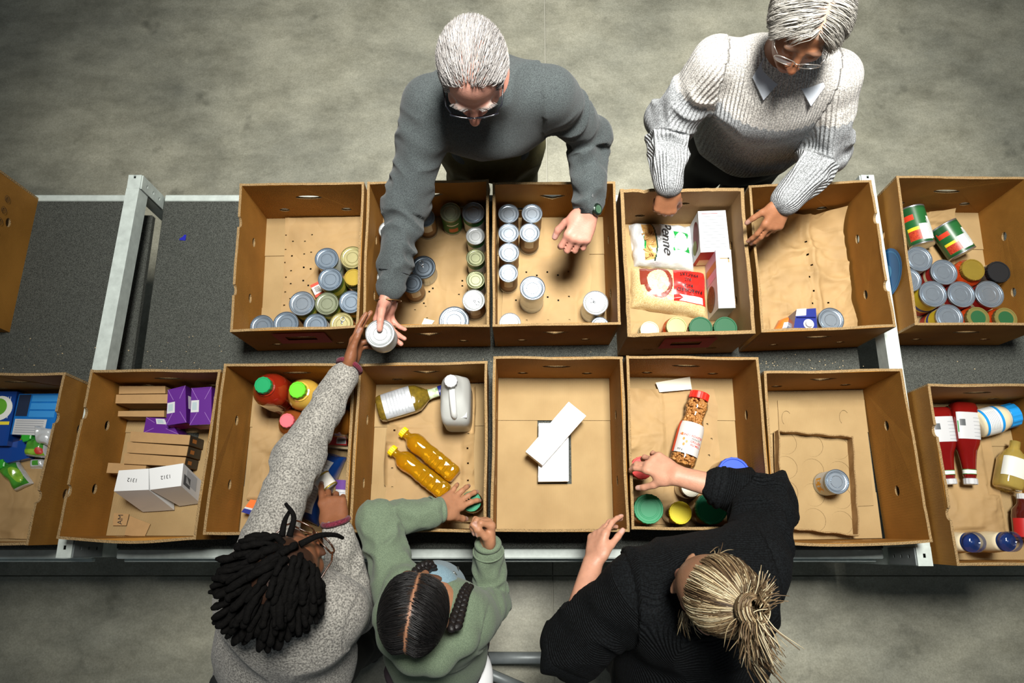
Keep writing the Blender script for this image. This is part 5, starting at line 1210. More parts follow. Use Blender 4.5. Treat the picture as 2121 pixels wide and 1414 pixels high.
def relax(V, F, it=2, lam=.5):
    for _ in range(it):
        S = np.zeros_like(V); c = np.zeros(len(V))
        for k in range(4):
            np.add.at(S, F[:, k], V[F[:, (k + 1) % 4]]); np.add.at(c, F[:, k], 1)
        V = V + lam * (S / np.maximum(c, 1)[:, None] - V)
    return V
def fast_mesh(name, V, F, mats, uv=None, col=None, mi=None):
    me = bpy.data.meshes.new(name); n = len(F)
    me.vertices.add(len(V)); me.vertices.foreach_set('co', np.asarray(V, np.float32).ravel())
    me.loops.add(4 * n); me.loops.foreach_set('vertex_index', np.asarray(F, np.int32).ravel())
    me.polygons.add(n); me.polygons.foreach_set('loop_start', np.arange(0, 4 * n, 4, dtype=np.int32))
    me.polygons.foreach_set('use_smooth', np.ones(n, bool))
    for m in (mats if isinstance(mats, (list, tuple)) else [mats]): me.materials.append(m)
    if mi is not None: me.polygons.foreach_set('material_index', np.asarray(mi, np.int32))
    if uv is not None: me.uv_layers.new(name='UVMap').data.foreach_set('uv', np.asarray(uv, np.float32)[np.asarray(F).ravel()].ravel())
    if col is not None:
        ca = me.color_attributes.new('col', 'FLOAT_COLOR', 'POINT'); c4 = np.ones((len(V), 4), np.float32); c4[:, :3] = col; ca.data.foreach_set('color', c4.ravel())
    me.update(calc_edges=True); me.validate(); return me
def ik(S, W, l1, l2, hint):
    S = np.asarray(S, float); W = np.asarray(W, float); d = np.linalg.norm(W - S)
    if d > (l1 + l2) * .995: f = d / ((l1 + l2) * .995); l1 *= f; l2 *= f
    x = (l1 * l1 - l2 * l2 + d * d) / (2 * d); h = math.sqrt(max(0, l1 * l1 - x * x)); ax = (W - S) / d; hh = np.asarray(hint, float); hh = nrm(hh - ax * (hh @ ax))
    return S + ax * x + hh * h
def proj(p):
    q = np.asarray(p, float) - np.array([0, 0, HC]); w_ = q @ _F; return np.array([CX + FPX * q[0] / w_, CY - FPX * (q @ _U) / w_])
def ikpx(S, W, l1, l2, px, zmin=1.0):
    "elbow whose swivel brings it nearest to photo pixel px"
    best = None; ax = nrm(W - S); u = nrm(np.cross(ax, [.3, .2, .9])); v = np.cross(ax, u)
    for k in range(90):
        a = k * math.pi / 45; e = ik(S, W, l1, l2, u * math.cos(a) + v * math.sin(a)); c = np.linalg.norm(proj(e) - px) + max(0, zmin - e[2]) * 2000 + e[2] * 90
        if best is None or c < best[0]: best = (c, e)
    return best[1]
def rotv(v, ax, a): ax = nrm(ax); return v * math.cos(a) + np.cross(ax, v) * math.sin(a) + ax * (ax @ v) * (1 - math.cos(a))
R_ = math.radians
def hand(W, D, N, right, s=1.0, curls=None, thumb=(40, 20, 15, 15), fat=1.0, thumb_to=None):
    "prims (palm ops, finger chains). curls: 4x(mcp,pip,dip,spread). thumb=(out angle, towards palm, bend1, bend2)"
    D = nrm(D); N = nrm(np.asarray(N, float) - D * (np.asarray(N, float) @ D)); S = np.cross(D, N) if right else -np.cross(D, N); W = np.asarray(W, float)
    ops = []; ch = []; nails = []
    base = [(.029, .086), (.0095, .090), (-.0105, .086), (-.029, .078)]; ln = [(.043, .026, .021), (.047, .030, .022), (.043, .028, .022), (.034, .021, .019)]; rad = [.0088, .0090, .0085, .0075]
    for i, (so, do) in enumerate(base):
        k = W + (D * do + S * so) * s
        ops.append((Cc(W + S * so * .55 * s + D * .004 * s, k - N * .001, .0150 * s * fat, .0118 * s * fat), .012 * s))
        m, p, d, sp = [R_(x) for x in curls[i]]; a = m; pos = k; side = rotv(D, N, -sp if right else sp) if True else D
        side = nrm(D * math.cos(sp) + S * math.sin(sp)); chain = []; r = rad[i] * s * fat
        for j, L in enumerate(ln[i]):
            dv = side * math.cos(a) + N * math.sin(a); q = pos + dv * L * s; chain.append(Cc(pos, q, r * (1.06 - .07 * j), r * (.99 - .08 * j))); pos2 = pos; pos = q; a += (p, d, 0)[j]
        nails.append((pos2 * .25 + pos * .75, dv, -(N * math.cos(a) - side * math.sin(a)), r)); ch.append(chain)
    ops.append((El(W + (D * .035 + S * .026 + N * .008) * s, np.array([.022, .032, .016]) * s * fat, np.stack([S, D, N], 1)), .012 * s))
    ops.append((El(W + (D * .05 + S * -.02 + N * .006) * s, np.array([.018, .035, .014]) * s * fat, np.stack([S, D, N], 1)), .012 * s))
    o, t, b1, b2 = [R_(x) for x in thumb]; pos = W + (D * .022 + S * .026 + N * .006) * s; dv = nrm(D * math.cos(o) + S * math.sin(o)); dv = nrm(dv * math.cos(t) + N * math.sin(t)); chain = []
    bx = nrm(np.cross(dv, nrm(D * .6 + N * .5 - S * .4))); r = .0112 * s * fat
    if thumb_to is not None:      # arch the thumb over to a point it presses on: (point, lift)
        p0 = pos; tgt = np.asarray(thumb_to[0], float); mid_ = (p0 + tgt) / 2 + np.array([0, 0, thumb_to[1]]); bz = [(1 - u) ** 2 * p0 + 2 * u * (1 - u) * mid_ + u * u * tgt for u in (0, .4, .73, 1)]
        for j in range(3): chain.append(Cc(bz[j], bz[j + 1], r * (1.12 - .1 * j), r * (1.0 - .1 * j)))
        pos2, pos = bz[2], bz[3]
    for j, L in enumerate((.042, .034, .027) if thumb_to is None else ()):
        q = pos + dv * L * s; chain.append(Cc(pos, q, r * (1.12 - .1 * j), r * (1.0 - .1 * j))); pos2 = pos; pos = q; dv = rotv(dv, bx, (b1, b2, 0)[j])
    nails.append((pos2 * .25 + pos * .75, nrm(pos - pos2), nrm(np.cross(np.cross(nrm(pos - pos2), -N + S * .6), nrm(pos - pos2))), r * .9)); ch.append(chain)
    return ops, ch, nails, S
def frame(F, roll=0.0):
    "head axes as columns: right, forward, up"
    F = nrm(F); X = nrm(np.cross(F, [0, 0, 1.])); U = np.cross(X, F); X2 = X * math.cos(roll) + U * math.sin(roll); U2 = np.cross(X2, F); return np.stack([X2, F, U2], 1)
def head_ops(c, A, s=1.0, jaw=1.0, nose=1.0):
    c = np.asarray(c, float)
    w = lambda x, y, z: c + A @ (np.array([x, y, z]) * s)
    e = lambda x, y, z, rx, ry, rz, k: (El(w(x, y, z), np.array([rx, ry, rz]) * s, A), k * s)
    o = [e(0, -.014, .035, .074, .094, .080, .01), e(0, .018, -.03, .060, .074, .082, .03), e(0, .034, -.076, .044 * jaw, .05, .036, .03), e(0, .074, -.098, .017, .016, .014, .02)]
    for q in (-1, 1):
        o += [e(q * .042, .056, -.022, .022, .022, .022, .02), e(q * .030, .0825, .024, .022, .010, .007, .014), e(q * .031, .097, .002, .016, .012, .010, -.010), e(q * .031, .078, .001, .0135, .0125, .0115, .006),
              e(q * .0755, -.006, -.006, .006, .017, .029, .006), e(q * .080, -.012, .002, .005, .014, .020, .006)]
    o += [(Cc(w(0, .089, .014), w(0, .108 + .006 * nose, -.030), .0078 * s, .0125 * s * nose), .012 * s)]
    for q in (-1, 1): o.append(e(q * .0125, .100, -.034, .009, .010, .008, .008))
    o += [e(0, .089, -.0625, .024, .009, .0055, .006), e(0, .0875, -.0735, .020, .009, .0065, .006), e(0, .082, -.068, .03, .014, .016, .02)]
    return o
def head_local(V, c, A, s): return ((V - np.asarray(c)) @ A) / s
def skin_colour(V, base, heads, nails, brow, lip=(.78, .5, .48)):
    b = np.array(srgb(base)); col = np.tile(b, (len(V), 1)); n1 = vnoise(V, 60, 3); n2 = vnoise(V, 18, 5)
    col *= (1 + .06 * n1 + .06 * n2)[:, None]
    (c, A, s, scalp) = heads; L = head_local(V, c, A, s); near = np.linalg.norm(L, axis=1) < .17
    def blend(m, cc): col[:] = col * (1 - m[:, None]) + np.array(cc) * m[:, None]
    m = np.clip(1 - np.sqrt((L[:, 0] / .026) ** 2 + ((L[:, 2] + .068) / .013) ** 2), 0, 1) * (L[:, 1] > .07) * near; blend(np.clip(m * 3, 0, .8), b * np.array(lip))
    for q in (-1, 1):
        m = np.clip(1.3 - np.sqrt(((L[:, 0] - q * .032) / .023) ** 2 + ((L[:, 2] - .026 + .15 * abs(1)*0) / .006) ** 2), 0, 1) * (L[:, 1] > .06) * near; blend(np.clip(m * 2, 0, .75), srgb(brow))
        m = np.clip(1 - np.sqrt(((L[:, 0] - q * .031) / .017) ** 2 + ((L[:, 2] + .005) / .0035) ** 2), 0, 1) * (L[:, 1] > .07) * near; blend(np.clip(m * 3, 0, .85), (.03, .02, .015))
    m = np.exp(-((L[:, 0] / .02) ** 2 + ((L[:, 2] + .03) / .02) ** 2)) * (L[:, 1] > .09) * near; blend(m * .4, b * np.array([1.05, .72, .66]))
    for q in (-1, 1):
        m = np.exp(-(((L[:, 0] - q * .045) / .025) ** 2 + ((L[:, 2] + .03) / .025) ** 2)) * (L[:, 1] > .04) * near; blend(m * .3, b * np.array([1.05, .75, .7]))
    if scalp is not None:
        f, cc = scalp; m = f(L) * near; blend(np.clip(m, 0, 1), srgb(cc))
    for p, d, n, r in nails:
        q = V - p; dd = np.linalg.norm(q, axis=1); m = (dd < r * 1.25) & ((q @ n) > r * .35); col[m] = col[m] * .55 + np.array([.75, .52, .48]) * .45 * np.clip(b.mean() * 2.6, .5, 1.2)
    return np.clip(col, 0, 1)
M_skin = mat('skin', '#ffffff', .48, vcol=True, var=.05, vscale=90, bump=.0004, bscale=260, spec=.4)
M_skin.node_tree.nodes['Principled BSDF'].inputs['Subsurface Weight'].default_value = .12
M_skin.node_tree.nodes['Principled BSDF'].inputs['Subsurface Radius'].default_value = (.008, .003, .002)
M_hair = mat('hair strands', '#ffffff', .42, vcol=True, spec=.3)
def strands(roots, dirs, colf, length, r0, steps=7, c=None, A=None, s=1.0, lift=.004, noise=.15, grav=0.0, flow=None, flat=.6, sk=(.076, .097, .083), cen=(0, -.014, .035), rs=None, paths=False, hug=None):
    "hair strands in head-local space hugging the skull ellipsoid; returns V,F(quads),col"
    rs = rs or np.random.default_rng(3); n = len(roots); P = roots.copy(); D = dirs.copy(); path = [P.copy()]; cen = np.array(cen); sk = np.array(sk)
    length = np.broadcast_to(length, (n,)); offs = rs.uniform(.2, 1, n) * lift
    for k in range(steps):
        if flow is not None: D = .55 * D + .45 * flow(P, k / steps)
        D = D + rs.normal(0, noise, (n, 3)) * .3; D[:, 2] -= grav; D /= np.linalg.norm(D, axis=1)[:, None] + 1e-9
        P = P + D * (length / steps)[:, None]; q = (P - cen) / sk; rr = np.linalg.norm(q, axis=1); mn = 1 + offs / .085 * min(1, (k + 1) / 2)
        f = np.where(rr < mn, mn / np.maximum(rr, 1e-6), 1); f = f if hug is None else np.where(rr > mn + hug, (mn + hug) / rr, f); P = cen + (P - cen) * f[:, None]; path.append(P.copy())
    Q = np.stack(path, 1); m = steps + 1
    if paths: return Q
    #                                       # n,m,3
    Tn = np.gradient(Q, axis=1); Tn /= np.linalg.norm(Tn, axis=2)[..., None] + 1e-12; out = (Q - cen); out /= np.linalg.norm(out, axis=2)[..., None] + 1e-12
    S = np.cross(Tn, out); S /= np.linalg.norm(S, axis=2)[..., None] + 1e-9; B = np.cross(S, Tn)
    rad = r0 * (1 - .75 * np.linspace(0, 1, m) ** 2)[None, :, None] * rs.uniform(.7, 1.2, (n, 1, 1)); ring = []
    for a in (0, 2.094, 4.189): ring.append(Q + rad * (math.cos(a) * S + flat * math.sin(a) * B))
    V = np.stack(ring, 2).reshape(n * m * 3, 3); col = np.repeat(colf(roots, rs), m * 3, axis=0)
    b = np.arange(n)[:, None, None] * m * 3 + np.arange(m - 1)[None, :, None] * 3; j = np.arange(3)[None, None, :]; j2 = (j + 1) % 3
    F = np.stack([b + j, b + j2, b + 3 + j2, b + 3 + j], -1).reshape(-1, 4)
    W = np.asarray(c) + (V * s) @ np.asarray(A).T
    return W, F, col
def scalp_roots(n, accept, rs, sk=(.074, .094, .080), cen=(0, -.014, .035)):
    out = []
    while len(out) < n:
        d = rs.normal(0, 1, (n * 2, 3)); d /= np.linalg.norm(d, axis=1)[:, None]; p = np.array(cen) + d * np.array(sk); out += list(p[accept(p)])
    return np.array(out[:n])
def obj_child(name, V, F, m, root, **kw):
    off = np.array(root.location); return link(name, fast_mesh(name, V - off, F, m, **kw), root)
def quads(F): return np.array([(f if len(f) == 4 else (f[0], f[1], f[2], f[2])) for f in F])
def seg_coords(V, segs):
    "nearest limb segment: (index, distance along the limb, angle around with the seam underneath, radial distance)"
    best = np.full(len(V), 9.); idx = np.zeros(len(V), int); al = np.zeros(len(V)); an = np.zeros(len(V))
    for i, (a, b, r, acc) in enumerate(segs):
        ba = b - a; L = np.linalg.norm(ba); ax = ba / L; t = np.clip((V - a) @ ax / L, 0, 1); q = V - a - t[:, None] * ba; d = np.linalg.norm(q, axis=1) - r; m = d < best
        up = nrm(np.array([0, 0, 1.]) - ax * ax[2] + 1e-6); sd = np.cross(ax, up); ang = np.arctan2(q @ sd, q @ up)
        best[m] = d[m]; idx[m] = i; al[m] = (acc + t * L)[m]; an[m] = ang[m]
    return idx, al, an, best
def folds(V, N, segs, amp, freq, zones, seed=0, torso_amp=.004):
    "wrinkles around the sleeves near given distances along the limb"
    idx, al, an, d = seg_coords(V, [g[:4] for g in segs]); h = np.zeros(len(V)); sleeve = np.zeros(len(V))
    for i, g in enumerate(segs):
        m = idx == i
        if g[4] is None: continue
        zn = sum(np.exp(-((al[m] - z) / w) ** 2) * a for z, w, a in zones)
        Q = np.stack([al[m] * freq + .35 * np.sin(an[m] * 2 + i), np.cos(an[m]) * .9 + i * 5 + g[4], np.sin(an[m]) * .9], 1)
        r = 1 - 2 * np.abs(vnoise(Q, 1.0, seed)); h[m] = amp * r * np.clip(zn, 0, 1.3); sleeve[m] = 1
    tm = sleeve == 0
    if tm.any() and torso_amp:
        P = V[tm] + .03 * np.stack([vnoise(V[tm], 6, seed + 1)] * 3, 1); h[tm] = torso_amp * (1 - 2 * np.abs(vnoise(P * [1.0, 1.0, .55], 9, seed + 2)))
    return V + N * h[:, None], idx, al, an, sleeve
def knit_uv(V, idx, al, an, sleeve):
    uv = np.stack([an * .05, al], 1); m = sleeve == 0; uv[m] = np.stack([V[m, 0], V[m, 2] - V[m, 1] * .5], 1); return uv
def garment(name, root, ops, segs, m, vox=.005, amp=.006, freq=26, zones=((.3, .09, 1),), seed=0, torso_amp=.004, colf=None, it=1, kind=None):
    V, F = nets(ops, vox=vox); V = relax(V, F, it); N = vnormals(V, F)
    V, idx, al, an, sl = folds(V, N, segs, amp, freq, zones, seed, torso_amp); V = relax(V, F, 1, .4)
    col = colf(V, idx, al, an, sl) if colf else None
    return obj_child(name, V, F, m, root, uv=knit_uv(V, idx, al, an, sl), col=col)
def knit(name, c1, c2, scale=300, rib=None, bump=.0012, vcol=False, rough=.9, ramp=(.4, .6), rdir='X', rstr=.5, sheen=.1):
    t = NT(name); b = t.b; b.inputs['Roughness'].default_value = rough; b.inputs['Specular IOR Level'].default_value = .15; b.inputs['Sheen Weight'].default_value = sheen; b.inputs['Sheen Roughness'].default_value = .6
    tc = t.add('ShaderNodeTexCoord'); n = t.add('ShaderNodeTexNoise', i_Scale=scale, i_Detail=3); t.link(tc.outputs['Object'], n.inputs['Vector'])
    r = t.add('ShaderNodeValToRGB'); r.color_ramp.elements[0].position = ramp[0]; r.color_ramp.elements[1].position = ramp[1]; r.color_ramp.elements[0].color = (*srgb(c1), 1); r.color_ramp.elements[1].color = (*srgb(c2), 1); t.link(n.outputs['Fac'], r.inputs[0]); src = r.outputs[0]
    if vcol:
        a = t.add('ShaderNodeAttribute'); a.attribute_name = 'col'; mx = t.add('ShaderNodeMix', data_type='RGBA', blend_type='MULTIPLY'); mx.inputs[0].default_value = 1; t.link(src, mx.inputs[6]); t.link(a.outputs['Color'], mx.inputs[7]); src = mx.outputs[2]
    bp = t.add('ShaderNodeBump', i_Strength=.8); bp.inputs['Distance'].default_value = bump; t.link(n.outputs['Fac'], bp.inputs['Height']); out = bp
    if rib:
        uv = t.add('ShaderNodeUVMap'); w_ = t.add('ShaderNodeTexWave', wave_type='BANDS', bands_direction=rdir, i_Scale=rib, i_Distortion=.6); t.link(uv.outputs[0], w_.inputs['Vector'])
        b2 = t.add('ShaderNodeBump', i_Strength=.9); b2.inputs['Distance'].default_value = .004; t.link(w_.outputs['Fac'], b2.inputs['Height']); t.link(bp.outputs[0], b2.inputs['Normal']); out = b2
    t.link(src, b.inputs['Base Color']); t.link(out.outputs[0], b.inputs['Normal']); MATS[name] = t.m; return t.m
def trousers(root, pel, fwd, hip_r, h, m, shoe_m, stance=.1, name='trousers', knee_f=.03):
    X = np.cross(nrm([fwd[0], fwd[1], 0]), [0, 0, 1.]); fwd = nrm([fwd[0], fwd[1], 0]); ops = [(Ec(pel + [0, 0, .06], pel - [0, 0, .10], (hip_r, hip_r * .72), (hip_r * .98, hip_r * .75), X), .02)]
    for q in (-1, 1):
        hp = pel + X * q * hip_r * .52 - [0, 0, .08]; an = np.array([*(pel + X * q * stance)[:2], .09]); kn = (hp + an) / 2 + fwd * knee_f
        ops += [(Cc(hp, kn, hip_r * .50, hip_r * .40), .04), (Cc(kn, an, hip_r * .40, hip_r * .36), .04)]
        sh = [(El(an * [1, 1, 0] + [0, 0, .05] + fwd * .06, (.045, .13, .045), np.stack([X, fwd, [0, 0, 1.]], 1)), .02)]
        V, F = nets(sh, vox=.008, pad=.02); V[:, 2] = np.maximum(V[:, 2], 0.002); obj_child('shoe', V, F, shoe_m, root)
    V, F = nets(ops, vox=.010); V = relax(V, F, 1); N = vnormals(V, F); V = V + N * (.006 * (1 - 2 * np.abs(vnoise(V * [1, 1, .6], 14, 4))))[:, None]
    return obj_child(name, V, F, m, root)
def glasses(root, c, A, s, fm, lm, w=.026, h=.017, y=.104, z=.0, tilt=.0, round_=2.6, thick=.0017, temple=True):
    W = lambda P: np.asarray(c) + (np.asarray(P, float) * s) @ A.T
    parts = []; lens = []; a = np.linspace(0, 2 * math.pi, 33)[:-1]; e = 2 / round_
    for q in (-1, 1):
        x = q * .033 + w * np.sign(np.cos(a)) * np.abs(np.cos(a)) ** e; zz_ = z + h * np.sign(np.sin(a)) * np.abs(np.sin(a)) ** e; yy = y - .9 * (np.abs(x)) ** 2 * 3 + tilt * (zz_ - z)
        P = W(np.stack([x, yy, zz_], 1)); parts.append(tube(P, thick * s, 6, closed=True)); lens.append(P)
        if temple: parts.append(tube(W([[q * .058, y - .012, z + h * .55], [q * .070, y - .03, z + h * .5], [q * .078, .0, z + .008], [q * .078, -.02, z - .005]]), thick * s, 6))
    parts.append(tube(W([[-.009, y - .001, z + .004], [0, y + .002, z + .007], [.009, y - .001, z + .004]]), thick * s, 6))
    V, F = join(*parts); g = link('glasses', mkmesh('glasses', V - np.array(root.location), F, fm, smooth=True), root)
    for P in lens: link('lens', mkmesh('lens', P - np.array(root.location), [tuple(range(32))], lm), g)
    return g
def lensmat(name, tint):
    t = NT(name); n = t.n; tr = n.new('ShaderNodeBsdfTransparent'); tr.inputs[0].default_value = (*tint, 1); gl = n.new('ShaderNodeBsdfGlossy'); gl.inputs['Roughness'].default_value = .05; mx = n.new('ShaderNodeMixShader'); mx.inputs[0].default_value = .12
    t.link(tr.outputs[0], mx.inputs[1]); t.link(gl.outputs[0], mx.inputs[2]); t.link(mx.outputs[0], n['Material Output'].inputs[0]); return t.m
M_lens = lensmat('clear lens', (.96, .95, .93))
def person(label, base):
    return thing('person', label, 'person', (base[0], base[1], 0))
# ------------------------------------------------------------------ white-haired man
UP = np.array([0, 0, 1.])
def build_man():
    hc = at(979, 150, 1.60); pel = np.array([at(1015, 330, .95)[0], 1.35, .95])
    sR = at(890, 215, 1.37); sL = at(1140, 195, 1.37); mid = (sR + sL) / 2
    root = person('white-haired man in dark grey henley reaching over cartons', pel)
    A = frame((.03, -.88, -.48)); hcs = .97
    cp = at(787, 690, 1.15)                                 # lid centre of the held can
    wR = at(808, 603, 1.122); wL = at(1219, 438, 1.09)
    eR = ikpx(sR, wR, .29, .265, (856, 370), 1.08); eL = ikpx(sL, wL, .26, .235, (1222, 290), 1.08)
    body = head_ops(hc, A, hcs, 1.05, 1.1); nb = mid + [0, .01, .03]
    body += [(Cc(hc + A @ [0, -.035, -.06], nb, .058, .062), .03), (Cc(nb, pel, .08, .09), .04), (Cc(sR, sL, .05), .04)]
    DR = cp + [-.022, .040, -.111] - wR; oR, cR, nR, S1 = hand(wR, DR, (.85, 0, .5), True, 1.0, [(50, 24, 12, 0), (50, 24, 12, 0), (50, 26, 14, 0), (50, 28, 16, 0)], (80, 6, 18, 16), 1.0, (cp + [.0, .010, .0075], .030))
    oL, cL, nL, S2 = hand(wL, at(1192, 500, 1.062) - wL, (-.15, .1, -1), False, 1.02, [(30, 58, 40, 4), (36, 60, 45, 0), (40, 62, 45, -3), (42, 64, 45, -7)], (34, 24, 12, 20), 1.08)
    for s, e, w in ((sR, eR, wR), (sL, eL, wL)): body += [(Cc(s, e, .045, .04), .03), (Cc(e, w, .04, .027), .02)]
    ext = nrm(DR)
    V, F = nets(body + oR + oL, cR + cL, .0039); V = relax(V, F, 1, .4)
    scalp = lambda L: np.clip((L[:, 2] - .055 + .25 * np.clip(.065 - L[:, 1], -.05, .1)) / .02, 0, 1) * .35 * (L[:, 1] < .085)
    obj_child('body', V, F, M_skin, root, col=skin_colour(V, '#b98270', (hc, A, hcs, (scalp, '#c99a88')), nR + nL, '#b9aaa0'))
    # shirt
    t1 = mid - [0, 0, .06]; segs = [(sR, eR, .06, 0, 1), (eR, wR, .048, np.linalg.norm(eR - sR), 1), (sL, eL, .06, 0, 2), (eL, wL, .048, np.linalg.norm(eL - sL), 2), (pel, mid, .14, 0, None)]
    X = nrm(sL - sR)
    ops = [(Ec(pel + [0, 0, -.0], pel + [0, .01, .16], (.168, .128), (.160, .122), X), .03), (Ec(pel + [0, .01, .16], t1 + [0, .01, -.02], (.160, .122), (.185, .125), X), .05), (Cc(sR + [0, .0, -.005], sL + [0, .0, -.005], .068), .06), (El(mid + [0, .035, -.02], (.15, .085, .10), np.eye(3)), .06)]
    ops += [(Cc(nb - [0, 0, .03], nb + [0, -.012, .012], .078, .070), .03)]
    wRc = wR + nrm(eR - wR) * .012; wLc = wL + nrm(eL - wL) * .03
    for s, e, w in ((sR, eR, wRc), (sL, eL, wLc)): ops += [(Cc(s, e, .070, .056), .035), (Cc(e, w, .054, .040), .03)]
    M_henley = knit('charcoal jersey', '#353a3b', '#495050', 420, bump=.0006, vcol=True)
    def colf(V, idx, al, an, sl):
        c = np.ones((len(V), 3)); f = (sl == 0)
        return c
    garment('henley_shirt', root, ops, segs, M_henley, .005, .016, 26, ((.10, .06, .7), (.30, .10, 1.1), (.47, .08, .8)), 2, .012, colf)
    for w, e, r in ((wRc, eR, .0425), (wLc, eL, .0415)):
        ax = nrm(e - w); pts = [w + ax * (.045) + r * 1.03 * (np.cos(t) * nrm(np.cross(ax, UP)) + np.sin(t) * np.cross(ax, nrm(np.cross(ax, UP)))) for t in np.linspace(0, 2 * math.pi, 30)[:-1]]
        V, F = tube(pts, .0016, 5, closed=True); link('cuff_seam', mkmesh('cuff_seam', V - np.array(root.location), F, flat('#3c4143', .9), smooth=True), root)
    nf = nrm(hc - mid) ; a = np.linspace(0, 2 * math.pi, 40)[:-1]
    V, F = tube([nb + [0, -.004, .028] + .070 * (np.cos(t) * X + np.sin(t) * np.array([0, -.95, -.30])) for t in a], .010, 8, closed=True); link('collar', mkmesh('collar', V - np.array(root.location), F, M_henley, smooth=True, col=np.ones((len(V), 3))), root)
    # small stitched initials on the left sleeve
    ax = nrm(wL - eL); top = nrm(np.array([0, -.5, .85]) - ax * (np.array([0, -.5, .85]) @ ax)); o_ = wL + (eL - wL) * .16 + top * .0465
    V, F = text_geo('FH', .016); Xd = nrm(np.cross(ax, top)) ; Xd = Xd if Xd[0] > 0 else -Xd; Yd = -ax
    link('sleeve_monogram', mkmesh('sleeve_monogram', o_ + V[:, :1] * Xd + V[:, 1:2] * Yd + top * .001 - np.array(root.location), F, M_ink), root)
    M_ol = mat('olive cotton', '#55502f', .85, var=.12, vscale=60, bump=.001, bscale=200); M_sh = mat('dark shoe', '#1c1b1a', .6)
    trousers(root, pel, (0, -1, 0), .175, .95, M_ol, M_sh, knee_f=0)
    bl, fb = cuboid(pel + [0, 0, 0.0], (.01, .01, .01)); 
    # hair
    rs = np.random.default_rng(5); acc = lambda p: (p[:, 2] > .03 - .35 * np.clip(-p[:, 1] - .0, 0, .2)) & ((p[:, 1] < .048 - .15 * np.abs(p[:, 0])) | ((p[:, 1] < .05) & (np.abs(p[:, 0]) > .055))) & (p[:, 2] > -.05)
    rt = scalp_roots(5200, acc, rs)
    top = (rt[:, 2] > .09) & (np.abs(rt[:, 0] - .004 * np.sin(rt[:, 1] * 60)) < .035) & (rt[:, 1] > -.06); keep = ~(top & (rs.uniform(0, 1, len(rt)) < .55)); rt = rt[keep]
    fl = lambda P, t: np.stack([np.sign(P[:, 0]) * .25 * np.abs(P[:, 0]) / .07 - .12, -np.ones(len(P)) * .9, -.25 - .6 * np.clip(-P[:, 1] / .1, 0, 1)], 1)
    def cf(r, rs): b = rs.uniform(.20, .55, (len(r), 1)); return b * np.array([[1, .95, .91]])
    V, F, c = strands(rt, fl(rt, 0) + rs.normal(0, .25, rt.shape), cf, rs.uniform(.035, .06, len(rt)), .0011, 6, hc, A, hcs, .010, .22, .05, fl, rs=rs, hug=.10)
    obj_child('hair', V, F, M_hair, root, col=c)
    eb = []
    for q in (-1, 1):
        r2 = np.stack([q * rs.uniform(.012, .05, 60), np.full(60, .0), rs.uniform(.022, .031, 60)], 1); r2[:, 1] = .0925 - (np.abs(r2[:, 0]) / .05) ** 2 * .018; eb.append(r2)
    rt2 = np.vstack(eb); V, F, c = strands(rt2, np.stack([np.sign(rt2[:, 0]), np.full(len(rt2), .5), np.full(len(rt2), .2)], 1), cf, .012, .0007, 3, hc, A, hcs, .003, .2, rs=rs, sk=(.05, .07, .05)); obj_child('eyebrows', V, F, M_hair, root, col=c * .8)
    glasses(root, hc, A, hcs, mat('navy frame', '#15181f', .25, coat=.5), M_lens, .027, .017, .109, .002, .12, 4, .0021)
    # watch
    ax = nrm(wL - eL); cw = wL + ax * .0; side = nrm(np.cross(ax, UP)); u2 = np.cross(side, ax); u2 = u2 if u2[2] > 0 else -u2
    pts = [cw + .0315 * np.cos(t) * side + .026 * np.sin(t) * u2 for t in np.linspace(0, 2 * math.pi, 36)[:-1]]
    V, F = join(*[tube([p + ax * o for p in pts], .0030, 6, closed=True) for o in (-.008, -.004, 0, .004, .008)]); wt = link('wrist_watch', mkmesh('wrist_watch', V - np.array(root.location), F, mat('black rubber', '#111213', .5), smooth=True), root)
    n2 = nrm(u2 * .75 + np.array([.75, 0, .1])); cc = cw + .034 * n2; Mx = np.stack([nrm(np.cross(ax, n2)), ax, n2], 1)
    V, F = lathe([(.016, -.006), (.0185, -.004), (.0185, .004), (.016, .0065), (.0005, .0065)], 24); link('watch_case', mkmesh('watch_case', V @ Mx.T + cc - np.array(root.location), F, mat('dark green watch', '#1d2a22', .3, metal=.5), smooth=False), wt)
    V, F = lathe([(.0125, .0066), (.0125, .0071), (.0005, .0071)], 20); link('watch_dial', mkmesh('watch_dial', V @ Mx.T + cc - np.array(root.location), F, mat('watch dial', '#3d5a44', .2, coat=1)), wt)
    # bracelet on the right wrist
    ax = nrm(wR - eR); side = nrm(np.cross(ax, UP)); u2 = np.cross(side, ax); cw = wR + ax * .028
    V, F = tube([cw + .036 * np.cos(t) * side + .030 * np.sin(t) * u2 + ax * .006 * np.cos(t) for t in np.linspace(0, 2 * math.pi, 36)[:-1]], .0024, 7, closed=True); link('bracelet', mkmesh('bracelet', V - np.array(root.location), F, mat('bronze', '#7a5c38', .35, metal=.9), smooth=True), root)
    # the can he hands over
    r = 31 * px2m(cp) * .98; o = thing('food_can', 'silver-lidded can passed from hand to hand', 'can', (cp[0], cp[1], cp[2] - .062)); o.rotation_euler = (.0, .0, .6)
    mb, ml, mt_ = can_mesh(round(r, 3), .062, M_lidW, False); link('can_body', mb, o); link('lid', ml, o); V, F, mi = band(r * .975, .008, .053); link('paper_label', mkmesh('label', V, F, flat('#c9ccc8'), smooth=True), o)
build_man()
